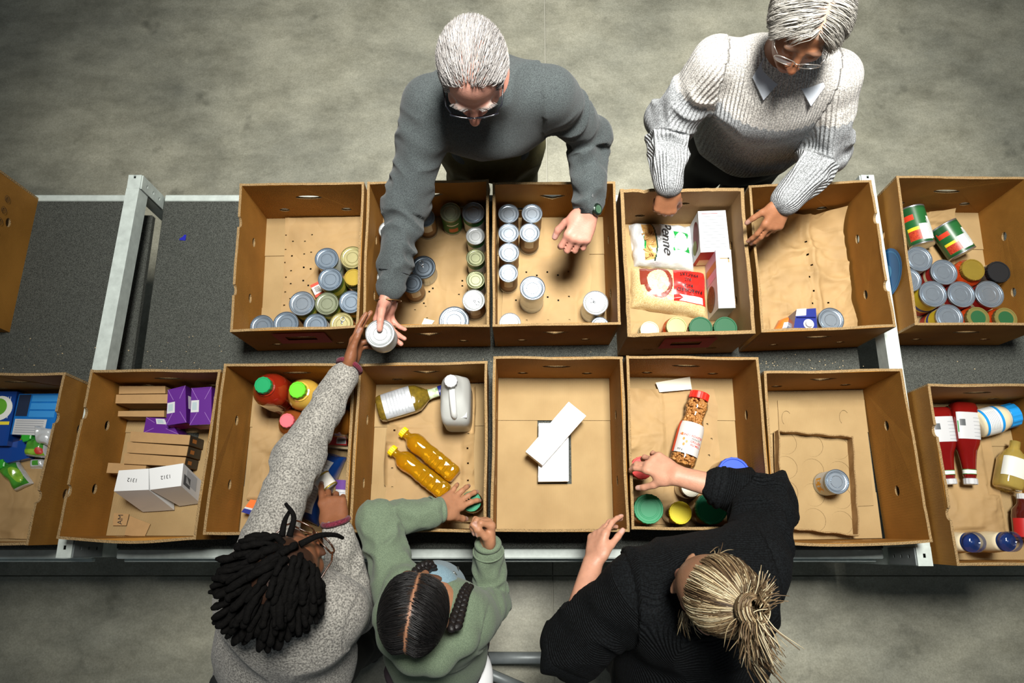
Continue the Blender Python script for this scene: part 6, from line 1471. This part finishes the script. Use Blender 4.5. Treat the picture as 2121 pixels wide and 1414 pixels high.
# ------------------------------------------------------------------ older woman in the two-tone sweater
def build_woman():
    hc = at(1668, 50, 1.56); pel = np.array([at(1560, 330, .92)[0], 1.365, .92])
    sR = at(1487, 130, 1.31); sL = at(1728, 160, 1.31); mid = (sR + sL) / 2
    root = person('silver-haired woman in white and grey knit sweater with glasses', pel)
    A = frame((-.22, -.95, -.22), .08); s = .97
    wR = at(1385, 392, 1.06); wL = at(1624, 420, 1.10)
    eR = ikpx(sR, wR, .25, .22, (1380, 270), 1.08); eL = ikpx(sL, wL, .26, .235, (1712, 310), 1.08)
    body = head_ops(hc, A, s, .95, 1.0); nb = mid + [.01, 0, .02]
    body += [(Cc(hc + A @ [0, -.035, -.06], nb, .05, .055), .03), (Cc(nb, pel, .08, .08), .04), (Cc(sR, sL, .045), .04)]
    oR, cR, nR, S1 = hand(wR, at(1378, 432, 1.00) - wR, (0, .25, -1), True, .90, [(40, 60, 40, 3), (46, 62, 40, 0), (48, 62, 40, -2), (50, 60, 40, -4)], (32, 20, 15, 20), 1.05)
    oL, cL, nL, S2 = hand(wL, at(1602, 462, 1.06) - wL, (-.35, .1, -.9), False, .90, [(14, 16, 10, 3), (16, 20, 14, 0), (32, 34, 22, -2), (42, 42, 30, -4)], (34, 14, 8, 10), 1.0)
    for q, e, w_ in ((sR, eR, wR), (sL, eL, wL)): body += [(Cc(q, e, .04, .036), .03), (Cc(e, w_, .036, .024), .02)]
    V, F = nets(body + oR + oL, cR + cL, .0039); V = relax(V, F, 1, .4)
    obj_child('body', V, F, M_skin, root, col=skin_colour(V, '#946345', (hc, A, s, (lambda L: np.clip((L[:, 2] - .05) / .02, 0, 1) * (L[:, 1] < .07) * .5, '#d8c4b0')), nR + nL, '#6a5243'))
    X = nrm(sL - sR); t1 = mid - [0, 0, .05]
    ops = [(Ec(pel + [0, 0, .03], pel + [0, 0, .17], (.20, .165), (.19, .16), X), .03), (Ec(pel + [0, 0, .17], t1, (.19, .16), (.175, .125), X), .06), (Cc(sR, sL, .066), .05), (El(mid + [-.0, -.05, -.10], (.15, .11, .10), np.eye(3)), .06), (Cc(nb - [0, 0, .03], nb + [0, -.01, .008], .074, .068), .03)]
    wRc = wR + nrm(eR - wR) * .02; wLc = wL + nrm(eL - wL) * .012
    for q, e, w_ in ((sR, eR, wRc), (sL, eL, wLc)): ops += [(Cc(q, e, .072, .062), .035), (Cc(e, w_, .060, .047), .03)]
    l1 = np.linalg.norm(eR - sR); l2 = np.linalg.norm(eL - sL)
    segs = [(sR, eR, .065, 0, 1), (eR, wR, .052, l1, 1), (sL, eL, .065, 0, 2), (eL, wL, .052, l2, 2), (pel, mid, .16, 0, None)]
    zc = mid[2] - .06
    def colf(V, idx, al, an, sl):
        zig = .004 * np.sin(V[:, 0] * 260)
        white = np.where(sl > 0, al < .115 + zig, V[:, 2] > zc + .12 * (V[:, 0] - mid[0]) * -.3 + zig)
        return np.where(white[:, None], np.array([[.80, .77, .71]]), np.array([[.40, .42, .43]]))
    M_two = knit('two tone knit', '#b4b4b4', '#ffffff', 260, rib=34, bump=.0016, vcol=True, rstr=.8)
    garment('knit_sweater', root, ops, segs, M_two, .005, .017, 20, ((.12, .05, .5), (l1 + .0, .09, 1.2), (l1 + .12, .06, .7)), 6, .007, colf)
    a = np.linspace(0, 2 * math.pi, 40)[:-1]
    V, F = tube([nb + [0, -.006, .022] + .069 * (np.cos(t) * X + np.sin(t) * np.array([0, -.93, -.36])) for t in a], .011, 8, closed=True); link('neckband', mkmesh('neckband', V - np.array(root.location), F, M_two, smooth=True, col=np.tile([.80, .77, .71], (len(V), 1)), uv=np.stack([np.repeat(a * .07, 8), np.zeros(len(V))], 1)), root)
    # shirt collar points
    fwd = np.array([A[0, 1], A[1, 1], 0]); fwd = nrm(fwd)
    for q in (-1, 1):
        P = np.array([nb + X * q * .030 + [0, -.085, .030], nb + X * q * .072 + [0, -.025, .056], nb + X * q * .100 + [0, -.075, .030], nb + X * q * .066 + [0, -.125, .004]]); V = np.vstack([P, P + [0, -.002, .004]])
        F = [(4, 5, 6), (4, 6, 7), (0, 2, 1), (0, 3, 2), (0, 1, 5, 4), (1, 2, 6, 5), (2, 3, 7, 6), (3, 0, 4, 7)]; link('shirt_collar', mkmesh('shirt_collar', V - np.array(root.location), F, mat('pale blue cotton', '#d3dbe4', .7)), root)
    trousers(root, pel, (0, -1, 0), .18, .92, mat('black trousers', '#17181a', .85), MATS['dark shoe'], knee_f=0)
    rs = np.random.default_rng(8); acc = lambda p: (p[:, 1] < .062 - .3 * np.clip(.03 - p[:, 2], 0, 1)) & (p[:, 2] > -.045) & ((p[:, 2] > .0) | (p[:, 1] < .02))
    rt = scalp_roots(4400, acc, rs); part = -.012
    fl = lambda P, t: np.stack([np.where(P[:, 0] > part, 1, -1) * (.95 - .85 * t), (.18 - .35 * t) * np.clip(P[:, 1] * 14 + .2, -1.0, 1), -.35 - 1.3 * t * np.ones(len(P))], 1)
    def cf(r, rs): b = rs.uniform(.30, .66, (len(r), 1)); return b * np.array([[1, .96, .86]])
    V, F, c = strands(rt, fl(rt, 0), cf, rs.uniform(.10, .145, len(rt)) * np.where(rt[:, 1] > .03, .55, 1), .0012, 7, hc, A, s, .018, .14, .0, fl, rs=rs, hug=.22)
    obj_child('hair', V, F, M_hair, root, col=c)
    glasses(root, hc, A, s, mat('silver frame', '#c3bdb4', .25, metal=.8), M_lens, .028, .020, .110, -.002, .15, 2.4, .0012)
build_woman()
def ring_on(root, name, w, ax, r, tr, m, seg=30, col=None):
    sd = nrm(np.cross(ax, UP)); u2 = np.cross(ax, sd); V, F = tube([w + r * (np.cos(t) * sd + np.sin(t) * u2) for t in np.linspace(0, 2 * math.pi, seg + 1)[:-1]], tr, 7, closed=True)
    return link(name, mkmesh(name, V - np.array(root.location), F, m, smooth=True, col=col if col is None else np.tile(col, (len(V), 1))), root)
# ------------------------------------------------------------------ person with locs in the speckled sweater
def build_locs():
    hc = at(588, 1188, 1.43); pel = np.array([at(585, 1300, .95)[0], -.36, .93])
    sL = at(528, 1195, 1.27); sR = at(697, 1262, 1.27); mid = (sL + sR) / 2
    root = person('person with black locs and tortoiseshell glasses in speckled grey sweater', pel)
    A = frame((.50, .78, -.34), -.10); s = .97
    wL = at(720, 765, 1.085); wR = at(698, 1092, 1.075)
    eL = ikpx(sL, wL, .285, .26, (605, 960), 1.06); eR = ikpx(sR, wR, .25, .225, (716, 1182), .86)
    body = head_ops(hc, A, s); nb = mid + [0, .0, .03]
    body += [(Cc(hc + A @ [0, -.035, -.06], nb, .05, .055), .03), (Cc(nb, pel, .08, .08), .04), (Cc(sR, sL, .045), .04)]
    oL, cL, nL, S1 = hand(wL, at(736, 715, 1.088) - wL, (.85, .1, .05), False, .95, [(2, 8, 6, 0), (4, 10, 8, 0), (66, 18, 12, 0), (72, 16, 10, 0)], (22, 4, 8, 6), 1.0)
    fk = [(10, 14, 10, -3), (30, 62, 40, 0), (40, 66, 42, -3), (44, 66, 42, -6)]
    tip = hand(wR, at(690, 1050, 1.055) - wR, (-.1, 0, -1), True, .93, fk)[1][0][-1][2]
    tin = tip + [.002, .004, -.0335]; tax = nrm([-.55, .65, .0])                      # the small tin pinched under the forefinger
    oR, cR, nR, S2 = hand(wR, at(690, 1050, 1.055) - wR, (-.1, 0, -1), True, .93, fk, (30, 24, 10, 10), 1.05, (tin - tax * .026 + [-.004, -.012, -.004], .0))
    for q, e, w_ in ((sR, eR, wR), (sL, eL, wL)): body += [(Cc(q, e, .04, .036), .03), (Cc(e, w_, .036, .025), .02)]
    V, F = nets(body + oR + oL, cR + cL, .0039); V = relax(V, F, 1, .4)
    obj_child('body', V, F, M_skin, root, col=skin_colour(V, '#7f5136', (hc, A, s, (lambda L: np.clip((L[:, 2] - .06 + .3 * np.clip(.05 - L[:, 1], -.1, .1)) / .02, 0, 1) * .9 * (L[:, 1] < .055), '#1c120c')), nR + nL, '#2a1a12'))
    X = nrm(sR - sL); up_ = nrm(mid - pel); bk = nrm(np.cross(up_, X)); bk = bk if bk[1] < 0 else -bk
    ops = [(Ec(pel + up_ * .0, pel + up_ * .17, (.175, .14), (.165, .135), X), .03), (Ec(pel + up_ * .17, mid - up_ * .05, (.165, .135), (.165, .115), X), .06), (Cc(sR, sL, .066), .05), (El(mid + bk * .05 - up_ * .05, (.15, .10, .12), np.stack([X, bk, up_], 1)), .06), (Cc(nb - [0, 0, .03], nb + [0, .01, .0], .074, .068), .03)]
    wLc = wL + nrm(eL - wL) * .025; wRc = wR + nrm(eR - wR) * .02
    for q, e, w_ in ((sR, eR, wRc), (sL, eL, wLc)): ops += [(Cc(q, e, .066, .056), .035), (Cc(e, w_, .055, .042), .03)]
    l1 = np.linalg.norm(eL - sL); segs = [(sR, eR, .065, 0, 1), (eR, wR, .05, np.linalg.norm(eR - sR), 1), (sL, eL, .065, 0, 2), (eL, wL, .05, l1, 2), (pel, mid, .15, 0, None)]
    M_sp = knit('speckled wool', '#5f5d58', '#a8a59c', 230, bump=.0018, ramp=(.36, .64))
    garment('knit_sweater', root, ops, segs, M_sp, .005, .013, 22, ((.10, .05, .6), (l1, .10, .8), (l1 + .2, .06, .6)), 11, .010)
    a = np.linspace(0, 2 * math.pi, 40)[:-1]
    V, F = tube([nb + [0, -.01, .012] + .072 * (np.cos(t) * X + np.sin(t) * np.array([-.2, -.9, -.1])) for t in a], .013, 8, closed=True); link('neckband', mkmesh('neckband', V - np.array(root.location), F, M_sp, smooth=True), root)
    M_bur = knit('burgundy trim', '#4f1622', '#74283a', 300)
    for w_, e, r in ((wLc, eL, .042), (wRc, eR, .042)):
        ax = nrm(w_ - e); ring_on(root, 'cuff_trim', w_ + ax * .036, ax, r * .82, .0075, M_bur)
    trousers(root, pel, (0, 1, 0), .165, .93, mat('dark trousers', '#1a1c1c', .85), MATS['dark shoe'])
    # locs
    rs = np.random.default_rng(21); acc = lambda p: (p[:, 2] > .0 - .3 * np.clip(-p[:, 1], 0, .2)) & (p[:, 1] < .040 - .2 * np.clip(.05 - p[:, 2], 0, 1))
    rt = scalp_roots(420, acc, rs)
    keep = []
    for i in range(len(rt)):
        if all(np.linalg.norm(rt[i] - rt[j]) > .0115 for j in keep): keep.append(i)
    rt = rt[keep]
    fl = lambda P, t: np.stack([P[:, 0] * 9, -.75 + P[:, 1] * 2, -.05 - .75 * t * np.ones(len(P))], 1)
    fl0 = fl(rt, 0); fl0 /= np.linalg.norm(fl0, axis=1)[:, None]
    Q = strands(rt, fl0, None, rs.uniform(.045, .075, len(rt)), .007, 9, hc, A, s, .022, .5, 0, fl, rs=rs, paths=True)
    M_loc = mat('black locs', '#0a0908', .85, var=.35, vscale=120, bump=.002, bscale=220, spec=.12)
    parts = []
    for q in Q:
        q = np.vstack([q[0] - (q[1] - q[0]) * .3, q]); r = .0078 * rs.uniform(.85, 1.15) * (1 + .13 * rs.normal(0, 1, len(q))); r[-1] *= .5
        parts.append(tube(np.asarray(hc) + (smooth_path(q, 16) * s) @ A.T, np.interp(np.linspace(0, 1, 16), np.linspace(0, 1, len(q)), np.clip(r, .004, .011)), 7))
    for pts in ([(.0, .05, .106), (.02, .09, .10), (.045, .118, .075), (.062, .128, .055)], [(-.045, .045, .09), (-.062, .075, .09), (-.07, .10, .075)], [(-.03, .052, .10), (-.05, .09, .105), (-.085, .105, .095)]):
        parts.append(tube(np.asarray(hc) + (smooth_path(pts, 12) * s) @ A.T, .0068 * np.linspace(1.1, .6, 12), 7))
    V, F = join(*parts); link('locs', mkmesh('locs', V - np.array(root.location), F, M_loc, smooth=True), root)
    tort = mat('tortoiseshell', '#1d120c', .2, coat=.6, col2='#5c3216', vscale=120)
    g = glasses(root, hc, A, s, tort, M_lens, .028, .020, .112, .0, .15, 3, .0022)
    # held small tin between finger and thumb
    c = tin; d = tax; o = thing('food_can', 'small white tin with gold rim in fingers above blue bag', 'can', (c[0], c[1], c[2] - .03))
    M3 = np.stack([nrm(np.cross(d, [0, 0, 1.])), [0, 0, 1.], d], 1); V, F = lathe([(.026, -.022), (.027, -.021), (.026, -.018), (.026, .018), (.027, .021), (.026, .022)], 36)
    add('can_body', V @ M3.T + c, F, flat('#d9d6cc'), o, smooth=True)
    for q in (-1, 1): V, F = lathe([(.0275, .018), (.0275, .0225), (.025, .0225), (.0245, .020), (.0005, .020)], 32); V[:, 2] *= q; add('gold_rim', V @ M3.T + c, F if q > 0 else [f[::-1] for f in F], M_gold, o, smooth=True)
build_locs()
# ------------------------------------------------------------------ girl in the green hoodie
def build_girl():
    hc = at(860, 1268, 1.37); pel = np.array([at(905, 1290, .85)[0], -.34, .84])
    sL = at(824, 1225, 1.13); sR = at(978, 1285, 1.13); mid = (sL + sR) / 2
    root = person('girl with centre-parted black braids in green hooded top', pel)
    A = frame((.13, .88, -.46), .0); s = .93
    lid = at(979, 1038, T + .155)
    wL = at(911, 1056, .98); wR = at(1011, 1130, 1.05)
    eL = ikpx(sL, wL, .205, .185, (812, 1096), 1.062); eR = ikpx(sR, wR, .22, .20, (1022, 1235), .9)
    body = head_ops(hc, A, s, .92, .9); nb = mid + [0, .0, .03]
    body += [(Cc(hc + A @ [0, -.03, -.06], nb, .042, .045), .03), (Cc(nb, pel, .07, .07), .04), (Cc(sR, sL, .038), .04)]
    oL, cL, nL, S1 = hand(wL, lid + [-.041, .003, .043] - wL, (.15, .0, -1), False, .84, [(-24, 22, 22, 12), (-26, 22, 22, 4), (-26, 22, 22, -6), (-22, 24, 22, -16)], (30, 16, 8, 10), 1.12)
    oR, cR, nR, S2 = hand(wR, at(1010, 1100, 1.07) - wR, (-.75, .2, .55), True, .80, [(62, 80, 45, 3), (66, 82, 45, 0), (66, 82, 45, -3), (62, 80, 45, -6)], (18, 30, 25, 25), 1.15)
    for q, e, w_ in ((sR, eR, wR), (sL, eL, wL)): body += [(Cc(q, e, .034, .031), .03), (Cc(e, w_, .031, .022), .02)]
    V, F = nets(body + oR + oL, cR + cL, .0037); V = relax(V, F, 1, .4)
    obj_child('body', V, F, M_skin, root, col=skin_colour(V, '#a27355', (hc, A, s, (lambda L: np.clip((np.abs(L[:, 0]) - .001) / .004, 0, 1) * np.clip((L[:, 2] - .05 + .4 * np.clip(.06 - L[:, 1], -.1, .3)) / .02, 0, 1) * .96, '#14100e')), nR + nL, '#20140f'))
    X = nrm(sR - sL); up_ = nrm(mid - pel); bk = nrm(np.cross(up_, X)); bk = bk if bk[1] < 0 else -bk
    ops = [(Ec(pel - up_ * .02, pel + up_ * .13, (.125, .115), (.125, .11), X), .03), (Ec(pel + up_ * .13, mid - up_ * .04, (.125, .11), (.125, .10), X), .05), (Cc(sR, sL, .056), .05), (El(mid + bk * .045 - up_ * .04, (.12, .085, .10), np.stack([X, bk, up_], 1)), .05)]
    wLc = wL + nrm(eL - wL) * .024; wRc = wR + nrm(eR - wR) * .02
    for q, e, w_ in ((sR, eR, wRc), (sL, eL, wLc)): ops += [(Cc(q, e, .056, .046), .03), (Cc(e, w_, .045, .037), .025)]
    # hood lying round the neck
    hp = [mid + X * .085 + np.array([0, .035, .045]), mid + X * .095 + bk * .05 + [0, 0, .055], mid + X * .06 + bk * .11 + [0, 0, .05], mid + bk * .135 + [0, 0, .04], mid - X * .06 + bk * .11 + [0, 0, .05], mid - X * .095 + bk * .05 + [0, 0, .055], mid - X * .085 + np.array([0, .035, .045])]
    for i in range(6): ops.append((Cc(hp[i], hp[i + 1], .032, .032), .02))
    l1 = np.linalg.norm(eL - sL); segs = [(sR, eR, .055, 0, 1), (eR, wR, .045, np.linalg.norm(eR - sR), 1), (sL, eL, .055, 0, 2), (eL, wL, .045, l1, 2), (pel, mid, .13, 0, None)]
    M_gr = knit('sage cotton', '#5c6a56', '#6c7b64', 420, bump=.0006)
    garment('hooded_top', root, ops, segs, M_gr, .005, .0115, 24, ((.08, .06, .8), (l1, .10, 1.2), (l1 + .15, .06, .8)), 15, .011)
    for w_, e, r in ((wLc, eL, .041), (wRc, eR, .041)):
        ax = nrm(w_ - e)
        for d in (.0, .026): ring_on(root, 'cuff_edge', w_ + ax * d, ax, r * (1.0 if d < .01 else .70), .009 if d > .01 else .003, M_gr)
    V, F = nets([(Ec(mid + [0, .05, -.14], mid + [0, .055, .0], (.075, .06), (.06, .05), X), .02), (Cc(mid + [0, .0, .0], mid + [0, .03, .015], .052), .03)], vox=.006); obj_child('undershirt', V, F, knit('blue grey cotton', '#6b8590', '#7d97a2', 420, bump=.0004), root)
    z1 = [mid + X * .05 + np.array([0, .10, .0]), mid + X * .055 + np.array([0, .09, -.06]), mid + X * .05 + np.array([0, .11, -.14])]; V, F = tube(smooth_path(z1, 10), .004, 6); link('zipper', mkmesh('zipper', V - np.array(root.location), F, mat('zip metal', '#aab0ac', .3, metal=.8), smooth=True), root)
    V, F = nets([(El(pel + X * .10 + up_ * .03, (.07, .10, .05)), .02)], vox=.006); obj_child('white_shirt_hem', V, F, mat('white cotton', '#e4e6e6', .8), root)
    trousers(root, pel - [0, 0, .03], (0, 1, 0), .14, .84, mat('plum trousers', '#3a2f35', .85), MATS['dark shoe'], .08)
    rs = np.random.default_rng(31); acc = lambda p: (p[:, 2] > .0 - .5 * np.clip(-p[:, 1], 0, .2)) & (p[:, 1] < .066 - .25 * np.clip(.05 - p[:, 2], 0, 1)) & (np.abs(p[:, 0] - .002 * np.sin(p[:, 1] * 90)) > .0008)
    rt = scalp_roots(4400, acc, rs)
    fl = lambda P, t: np.stack([np.sign(P[:, 0]) * (1.1 - .7 * t), -.35 - .25 * t * np.ones(len(P)), -.15 - .9 * t * np.ones(len(P))], 1)
    def cf(r, rs): b = rs.uniform(.004, .012, (len(r), 1)); return b * np.array([[1, .92, .88]])
    V, F, c = strands(rt, fl(rt, 0), cf, rs.uniform(.08, .13, len(rt)), .0013, 6, hc, A, s, .006, .05, .0, fl, rs=rs, hug=.05); obj_child('hair', V, F, M_hair, root, col=c)
    def braid(pts, nm):
        P = smooth_path(pts, 22); parts = []
        for i, p in enumerate(P):
            k = i % 2 * 2 - 1; r = .0125 * (1 - .35 * i / 22); T_ = nrm(P[min(i + 1, 21)] - P[max(i - 1, 0)]); sd = nrm(np.cross(T_, UP)); V, F = lathe([(.3, -1), (.75, -.65), (1, 0), (.75, .65), (.3, 1)], 8); M3 = np.stack([sd, np.cross(T_, sd), T_], 1); Rr = np.array(Matrix.Rotation(.5 * k, 3, Vector(np.cross(T_, sd))))
            parts.append(((V * [r, r * .85, r * 1.2]) @ (Rr @ M3).T + p + sd * k * r * .55, F))
        V, F = join(*parts); link(nm, mkmesh(nm, V - np.array(root.location), F, mat('black hair', '#14100f', .45, bump=.001, bscale=250), smooth=True), root)
    braid([at(940, 1300, 1.32), at(952, 1262, 1.27), at(962, 1228, 1.22), at(972, 1212, 1.17)], 'braid'); braid([at(850, 1215, 1.28), at(868, 1182, 1.22), at(890, 1172, 1.19), at(900, 1190, 1.15)], 'braid')
    j = at(979, 1038, T + .155); 
    jar(979, 1038, 21, .14, mat('green lid 3', '#0e8058', .5, spec=.35), M_jarbr, "green-lidded jar gripped by the girl's hand", z0=T + .0155, rb=1.1, lh=.018); flush()
build_girl()
# ------------------------------------------------------------------ woman with the blonde bun
def build_blonde():
    hc = at(1487, 1232, 1.50); pel = np.array([at(1420, 1300, .95)[0], -.37, .94])
    sL = at(1325, 1215, 1.30); sR = at(1562, 1168, 1.30); mid = (sL + sR) / 2
    root = person('woman with highlighted blonde bun in black knit sweater', pel)
    A = frame((-.64, .43, -.64), .0); s = .98
    wL = at(1228, 1165, 1.06); wR = at(1402, 985, 1.09)
    eL = ikpx(sL, wL, .27, .235, (1196, 1300), 1.0); eR = ikpx(sR, wR, .265, .24, (1560, 1020), 1.03)
    body = head_ops(hc, A, s, .95); nb = mid + [0, .0, .03]
    body += [(Cc(hc + A @ [0, -.035, -.06], nb, .05, .055), .03), (Cc(nb, pel, .08, .08), .04), (Cc(sR, sL, .045), .04)]
    oL, cL, nL, S1 = hand(wL, at(1238, 1118, 1.045) - wL, (.72, .15, -.55), False, .93, [(20, 20, 10, 0), (28, 24, 12, 0), (36, 28, 14, 0), (42, 32, 16, -2)], (16, 22, 5, 5), .98)
    oR, cR, nR, S2 = hand(wR, at(1362, 964, 1.066) - wR, (-.2, .0, -1), True, .93, [(24, 30, 20, 8), (28, 34, 22, 14), (34, 34, 24, -4), (34, 36, 24, -14)], (42, 24, 10, 12), .98)
    for q, e, w_ in ((sR, eR, wR), (sL, eL, wL)): body += [(Cc(q, e, .040, .038), .03), (Ec(e, w_, (.040, .040), (.0275, .022), (1, 0, .1)), .03)]
    V, F = nets(body + oR + oL, cR + cL, .0039); V = relax(V, F, 1, .4)
    obj_child('body', V, F, M_skin, root, col=skin_colour(V, '#b8876e', (hc, A, s, (lambda L: np.clip((L[:, 2] - .05 + .4 * np.clip(.05 - L[:, 1], -.1, .3)) / .02, 0, 1) * .8, '#6a4c34')), nR + nL, '#7a5a40'))
    X = nrm(sR - sL); up_ = nrm(mid - pel); bk = nrm(np.cross(up_, X)); bk = bk if bk[1] < 0 else -bk
    ops = [(Ec(pel - up_ * .02, pel + up_ * .17, (.19, .16), (.18, .15), X), .03), (Ec(pel + up_ * .17, mid - up_ * .05, (.18, .15), (.18, .125), X), .06), (Cc(sR, sL, .072), .06), (El(mid + bk * .055 - up_ * .06, (.17, .11, .13), np.stack([X, bk, up_], 1)), .06), (Cc(nb - [0, 0, .03], nb + [0, .0, .01], .080, .072), .03)]
    cL_ = eL + (wL - eL) * .22; cR_ = eR + (wR - eR) * .50
    ops += [(Cc(sR, eR, .080, .068), .035), (Cc(eR, cR_, .066, .052), .03), (Cc(sL, eL, .078, .066), .035), (Cc(eL, cL_, .064, .050), .03)]
    l1 = np.linalg.norm(eR - sR); segs = [(sR, eR, .075, 0, 1), (eR, cR_, .06, l1, 1), (sL, eL, .075, 0, 2), (eL, cL_, .06, np.linalg.norm(eL - sL), 2), (pel, mid, .17, 0, None)]
    M_bk = knit('black knit', '#050607', '#101315', 240, rib=55, bump=.0018, rdir='Y', rstr=.8, sheen=0)
    garment('knit_sweater', root, ops, segs, M_bk, .005, .018, 22, ((.10, .06, .6), (l1 - .02, .12, 1.2)), 24, .012)
    for c_, e, w_ in ((cL_, eL, wL), (cR_, eR, wR)):
        ax = nrm(w_ - e); ring_on(root, 'rolled_cuff', c_ + ax * .018, ax, .044, .010, M_bk); ring_on(root, 'rolled_cuff', c_ + ax * .002, ax, .050, .010, M_bk)
    trousers(root, pel - [0, 0, .03], (0, 1, 0), .18, .94, mat('black trousers', '#17181a', .85), MATS['dark shoe'])
    a = np.linspace(0, 2 * math.pi, 40)[:-1]
    V, F = tube([nb + [0, 0, .016] + .073 * (np.cos(t) * X + np.sin(t) * bk) for t in a], .010, 8, closed=True); link('neckband', mkmesh('neckband', V - np.array(root.location), F, M_bk, smooth=True, uv=V[:, :2]), root)
    rs = np.random.default_rng(41); acc = lambda p: (p[:, 2] > .0 - .5 * np.clip(-p[:, 1], 0, .2)) & (p[:, 1] < .024 - .3 * np.clip(.05 - p[:, 2], 0, 1)) & ((np.abs(p[:, 0]) < .066) | (p[:, 1] < .02))
    bun = np.array([.0, -.098, .078]); rt = scalp_roots(4400, acc, rs)
    fl = lambda P, t: (bun - P) / (np.linalg.norm(bun - P, axis=1)[:, None] + .01)
    pal = np.array([srgb(q) for q in ('#3f3022', '#5d4a34', '#7d684c', '#a99672', '#cfc2a0', '#6e5940')])
    def cf(r, rs):
        k = np.clip(((vnoise(r * [70, 25, 70], 1, 4) + 1) * 2.4 + rs.normal(0, 1.0, len(r))).astype(int), 0, 5); return pal[k] * rs.uniform(.8, 1.05, (len(r), 1))
    ln = np.linalg.norm(bun - rt, axis=1) * 1.05
    V, F, c = strands(rt, fl(rt, 0), cf, ln, .0013, 7, hc, A, s, .010, .05, .0, fl, rs=rs); obj_child('hair', V, F, M_hair, root, col=c)
    # the bun: coils of strands round a ball, with loose ends
    parts = []; cols = []
    def addtube(pts, r, n=14, c=None):
        V, F = tube(np.asarray(hc) + (smooth_path(pts, n) * s) @ A.T, r * (1 - .5 * np.linspace(0, 1, n) ** 3), 4); parts.append((V, F)); cols.append(np.tile(pal[rs.integers(1, 6)] * rs.uniform(.75, 1.05) if c is None else c, (len(V), 1)))
    bc = bun + np.array([0, -.02, .012]); axb = nrm(np.array([.15, -.8, .55]))
    u = nrm(np.cross(axb, [1, 0, 0])); v = np.cross(axb, u)
    for k in range(330):
        ph = rs.uniform(0, 6.28); la = rs.uniform(-.9, .9); rr = .031 * rs.uniform(.93, 1.12); pts = []
        for j in range(6):
            t = ph + j * .42; l_ = la + .16 * math.sin(t * 1 + ph); pts.append(bc + rr * (math.cos(l_) * (math.cos(t) * u + math.sin(t) * v) + math.sin(l_) * axb * .9))
        addtube(pts, .0017, 10)
    for k in range(150):   # fan of tied ends
        d = nrm(np.array([-.75, -.45, -.2]) + rs.normal(0, .28, 3)); st = bc + .02 * nrm(d + rs.normal(0, .5, 3)); L = rs.uniform(.045, .09); pts = [st, st + d * L * .5 + rs.normal(0, .003, 3), st + d * L + np.array([0, 0, -.015]) + rs.normal(0, .006, 3)]
        addtube(pts, .0013, 8)
    for k in range(90):    # tuft on the other side
        d = nrm(np.array([.75, -.1, .25]) + rs.normal(0, .22, 3)); st = bc + .02 * nrm(d + rs.normal(0, .4, 3)); L = rs.uniform(.03, .06); addtube([st, st + d * L * .5, st + d * L + rs.normal(0, .006, 3)], .0012, 7)
    for k in range(110):   # loose hair at the nape
        st = np.array([-.04 + rs.normal(0, .012), -.075 + rs.normal(0, .01), -.03 + rs.normal(0, .012)]); d = np.array([-.45, -.5, -.45]) + rs.normal(0, .18, 3); L = rs.uniform(.05, .10); addtube([st, st + d * L * .6, st + d * L + np.array([.0, -.01, -.02])], .0013, 8)
    for q in (-1, 1):
        for k in range(26):
            st = np.array([q * .070, .035 + rs.normal(0, .006), .01 + rs.normal(0, .01)]); d = np.array([q * .35, .15, -.9]) + rs.normal(0, .18, 3); L = rs.uniform(.05, .09); addtube([st, st + d * L * .5 + [q * .006, 0, 0], st + d * L], .0009, 8)
    V, F = join(*parts); c = np.vstack(cols); F4 = [f for f in F if len(f) == 4]; b = obj_child('hair_bun', V, np.array(F4), M_hair, root, col=c); b['kind'] = 'stuff'
build_blonde()

# ------------------------------------------------------------------ press the paper flat under what lies on it
bpy.context.view_layer.update()
def wbox(o):
    P = []
    for q in [o] + list(o.children_recursive):
        if q.type == 'MESH':
            M = np.array(q.matrix_world); n = len(q.data.vertices); v = np.empty(n * 3, np.float32); q.data.vertices.foreach_get('co', v); v = v.reshape(-1, 3); P.append(v @ M[:3, :3].T + M[:3, 3])
    P = np.vstack(P); return P.min(0), P.max(0)
items = [wbox(o) for o in COL.objects if o.parent is None and o.get('category') and o['category'] not in ('person', 'carton', 'bench', 'steel frame', 'paper', 'steel rail') and (o.type == 'MESH' or o.children)]
for o in COL.objects:
    if o.name.startswith('paper_liner') and o.parent is None:
        n = len(o.data.vertices); v = np.empty(n * 3, np.float32); o.data.vertices.foreach_get('co', v); v = v.reshape(-1, 3); l = np.array(o.location)
        for lo, hi in items:
            if lo[2] > T + .05: continue
            x, y = v[:, 0] + l[0], v[:, 1] + l[1]; m = (x > lo[0] - .006) & (x < hi[0] + .006) & (y > lo[1] - .006) & (y < hi[1] + .006)
            v[m, 2] = np.minimum(v[m, 2], max(lo[2] - .0008, T + .0096) - l[2])
        o.data.vertices.foreach_set('co', v.ravel()); o.data.update()
